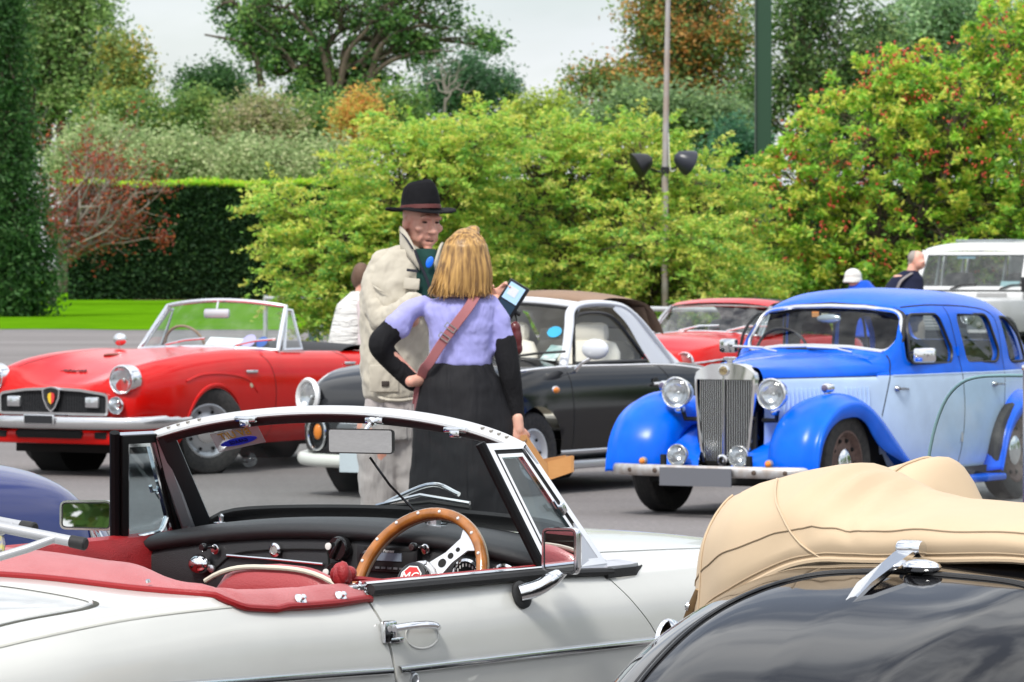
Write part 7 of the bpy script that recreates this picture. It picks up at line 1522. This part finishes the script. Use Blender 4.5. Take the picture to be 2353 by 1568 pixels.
tree('chestnut_tree', 'tall tree with orange-brown tinged leaves behind the lamp pole', 'tree', gnd(1560,185), [lob(1530,60,110,80,185),lob(1500,190,120,80,185),lob(1640,90,110,110,185),lob(1420,200,70,50,185),lob(1620,230,120,70,185),lob(1560,-40,120,70,185),lob(1350,190,45,35,185)], 330, 31000, .36, .21, CH, .35, None, shell=.3, clumpcol=True, weights=[.3,.26,.16,.18,.10])
tree('dark_woodland_tree', 'dark green tree behind the green steel column', 'tree', gnd(1850,180), [lob(1820,80,110,110,180),lob(1900,190,110,100,180),lob(1760,230,90,100,180),lob(1860,-30,120,70,180),lob(1980,120,100,110,180),lob(1960,300,140,120,180),lob(2120,250,140,140,180),lob(2290,280,140,160,180),lob(2300,120,120,90,180)], 520, 44000, .36, .21, [(.03,.055,.02),(.05,.085,.026),(.018,.035,.014),(.075,.10,.035)], .3, None, shell=.4, clumpcol=True)
tree('pale_woodland_tree', 'pale blue-green tree at the top right corner', 'tree', gnd(2180,200), [lob(2120,70,120,70,200),lob(2250,60,120,80,200),lob(2060,120,80,60,200),lob(2180,0,140,60,200)], 160, 14000, .42, .24, [(.09,.14,.075),(.12,.17,.09),(.06,.10,.055)], .3, None, shell=.45, clumpcol=True)
tree('grey_green_tree', 'grey-green rounded tree left of the lamp pole base', 'tree', gnd(1480,150), [lob(1470,255,100,55,150),lob(1600,280,100,60,150),lob(1380,280,60,35,150),lob(1690,300,70,60,150)], 130, 13000, .3, .18, [(.07,.105,.05),(.10,.14,.06),(.045,.07,.032)], .18, None, shell=.4, clumpcol=True)
tree('cedar_tree', 'blue-green conifer between lamp pole and green column', 'tree', gnd(1690,140), [lob(1690,330,70,70,140),lob(1660,410,80,80,140),lob(1750,420,60,90,140),lob(1640,480,90,70,140)], 110, 11000, .26, .16, [(.02,.055,.03),(.03,.075,.04),(.012,.035,.02)], .15, None, flat_=.5, shell=.5)
# out-of-view trees: behind for mirrors and chrome, beside added to darken car reflections
for i, (x, y, h) in enumerate(((-60,-22,11),(-34,-46,9),(-8,-58,12),(20,-52,10),(46,-34,12),(62,-4,11),(-78,16,12),(-22,-50,7),(44,10,9),(48,24,11),(47,36,10),(51,48,11),(48,60,10),(54,74,12),(54,90,11),(-46,40,12),(-48,58,14),(-52,78,14))):
    tree('reflection_tree', 'broad green tree out of view, added for its reflections in mirrors, chrome and paint', 'tree', (x,y,0), [((x,y,h*.62),(h*.42,h*.42,h*.36)),((x-h*.2,y,h*.45),(h*.3,h*.3,h*.25)),((x+h*.2,y,h*.5),(h*.3,h*.3,h*.25)),((x,y,h*.2),(h*.4,h*.4,h*.2))], 90, 9000, .8, .5, MIDG, .3, None, 'out-of-view trees for reflections', twigs=.1)
# ================================================================== railing, bollard, posts
RAILM = mat('galvanised', (.55,.56,.57), .4, .6, rvar=.2, nscale=8)
def rail(pts, label, nm='railing'):
    R0 = thing(nm, label, 'railing', (pts[0][0], pts[0][1], 0)); O = R0.location
    P = [Vector((x, y, 1.02))-O for x, y in pts]; MB().tube(P, .032, 10).build('top_rail', RAILM, R0)
    for i in range(len(P)-1):
        n = max(1, int((P[i+1]-P[i]).length/2.4))
        for j in range(n+(i == len(P)-2)):
            p = P[i].lerp(P[i+1], j/n); MB().tube([Vector((p.x,p.y,-.02)), Vector((p.x,p.y,1.07))], .035, 10).build('post', RAILM, R0)
a, b_ = at(1380,600,55), at(1720,600,53.5)
rail([(a.x,a.y),(b_.x,b_.y)], 'white galvanised tube railing between the black coupe and red roadster')
a, b_ = at(610,600,71), at(738,600,69.5)
rail([(a.x,a.y),(b_.x,b_.y)], 'short galvanised railing beyond the red roadster windscreen')
p = gnd(722,66); MB().lathe([(.085,-.02),(.085,.80),(.075,.83),(.02,.84)], 20, (0,0,0)).build('bollard', mat('bollard_green', (.05,.085,.08), .5), None, label='dark green bollard under the shrub, left of the man in the beige jacket', cat='bollard').location = p
pl = thing('lamp_pole', 'tall rusty grey pole carrying two round black floodlights', 'lamp post', tuple(gnd(1528,63.6)))
zt_ = at(1536,-60,63.6).z; sl = (at(1536,-60,63.6).x-at(1528,400,63.6).x)
MB().tube([(0,0,-.1),(0,0,at(1528,405,63.6).z),(sl,0,zt_)], [.050,.048,.034], 14).build('pole', mat('rusty_pole', (.42,.42,.43), .5, .3, noise=.8, nscale=2.2, var=(.36,.26,.20)), pl)
for s, px_, py_ in ((-1,1470,378), (1,1578,372)):
    c = at(px_,py_,63.2)-pl.location; fl = MB().lathe([(.02,-.20),(.09,-.16),(.15,-.05),(.185,.03),(.19,.06),(.17,.07)], 24, c, (s*.85,-.25 if s < 0 else .35,-.42)).build('floodlight', mat('flood_black', (.014,.014,.017), .35) if s < 0 else mat('flood_blueblack', (.025,.028,.04), .3), pl)
    MB().tube([c, (s*.12,0,c.z-.09), (0,0,c.z-.10)], .018, 8).build('lamp_arm', BLACK, pl)
MB().box((0,-.0,at(1528,392,63.6).z), (.12,.12,.10)).build('pole_clamp', BLACK, pl); q = at(1540,380,63.6)-pl.location
MB().tube(curve([(.05,-.03,q.z+.45),(.06,-.04,q.z+.1),(.08,-.05,q.z-.08),(.16,-.04,q.z-.06)]), .008, 6).build('cable', mat('pale_cable', (.6,.6,.58), .6), pl)
gp = thing('steel_column', 'thick dark green steel column rising out of the bushes', 'column', tuple(gnd(1756,75)))
w = 36*75/10339; MB().box((0,0,4), (w*.92,.03,8.2)).build('flange', mat('column_green', (.020,.060,.032), .45), gp, smooth=False)
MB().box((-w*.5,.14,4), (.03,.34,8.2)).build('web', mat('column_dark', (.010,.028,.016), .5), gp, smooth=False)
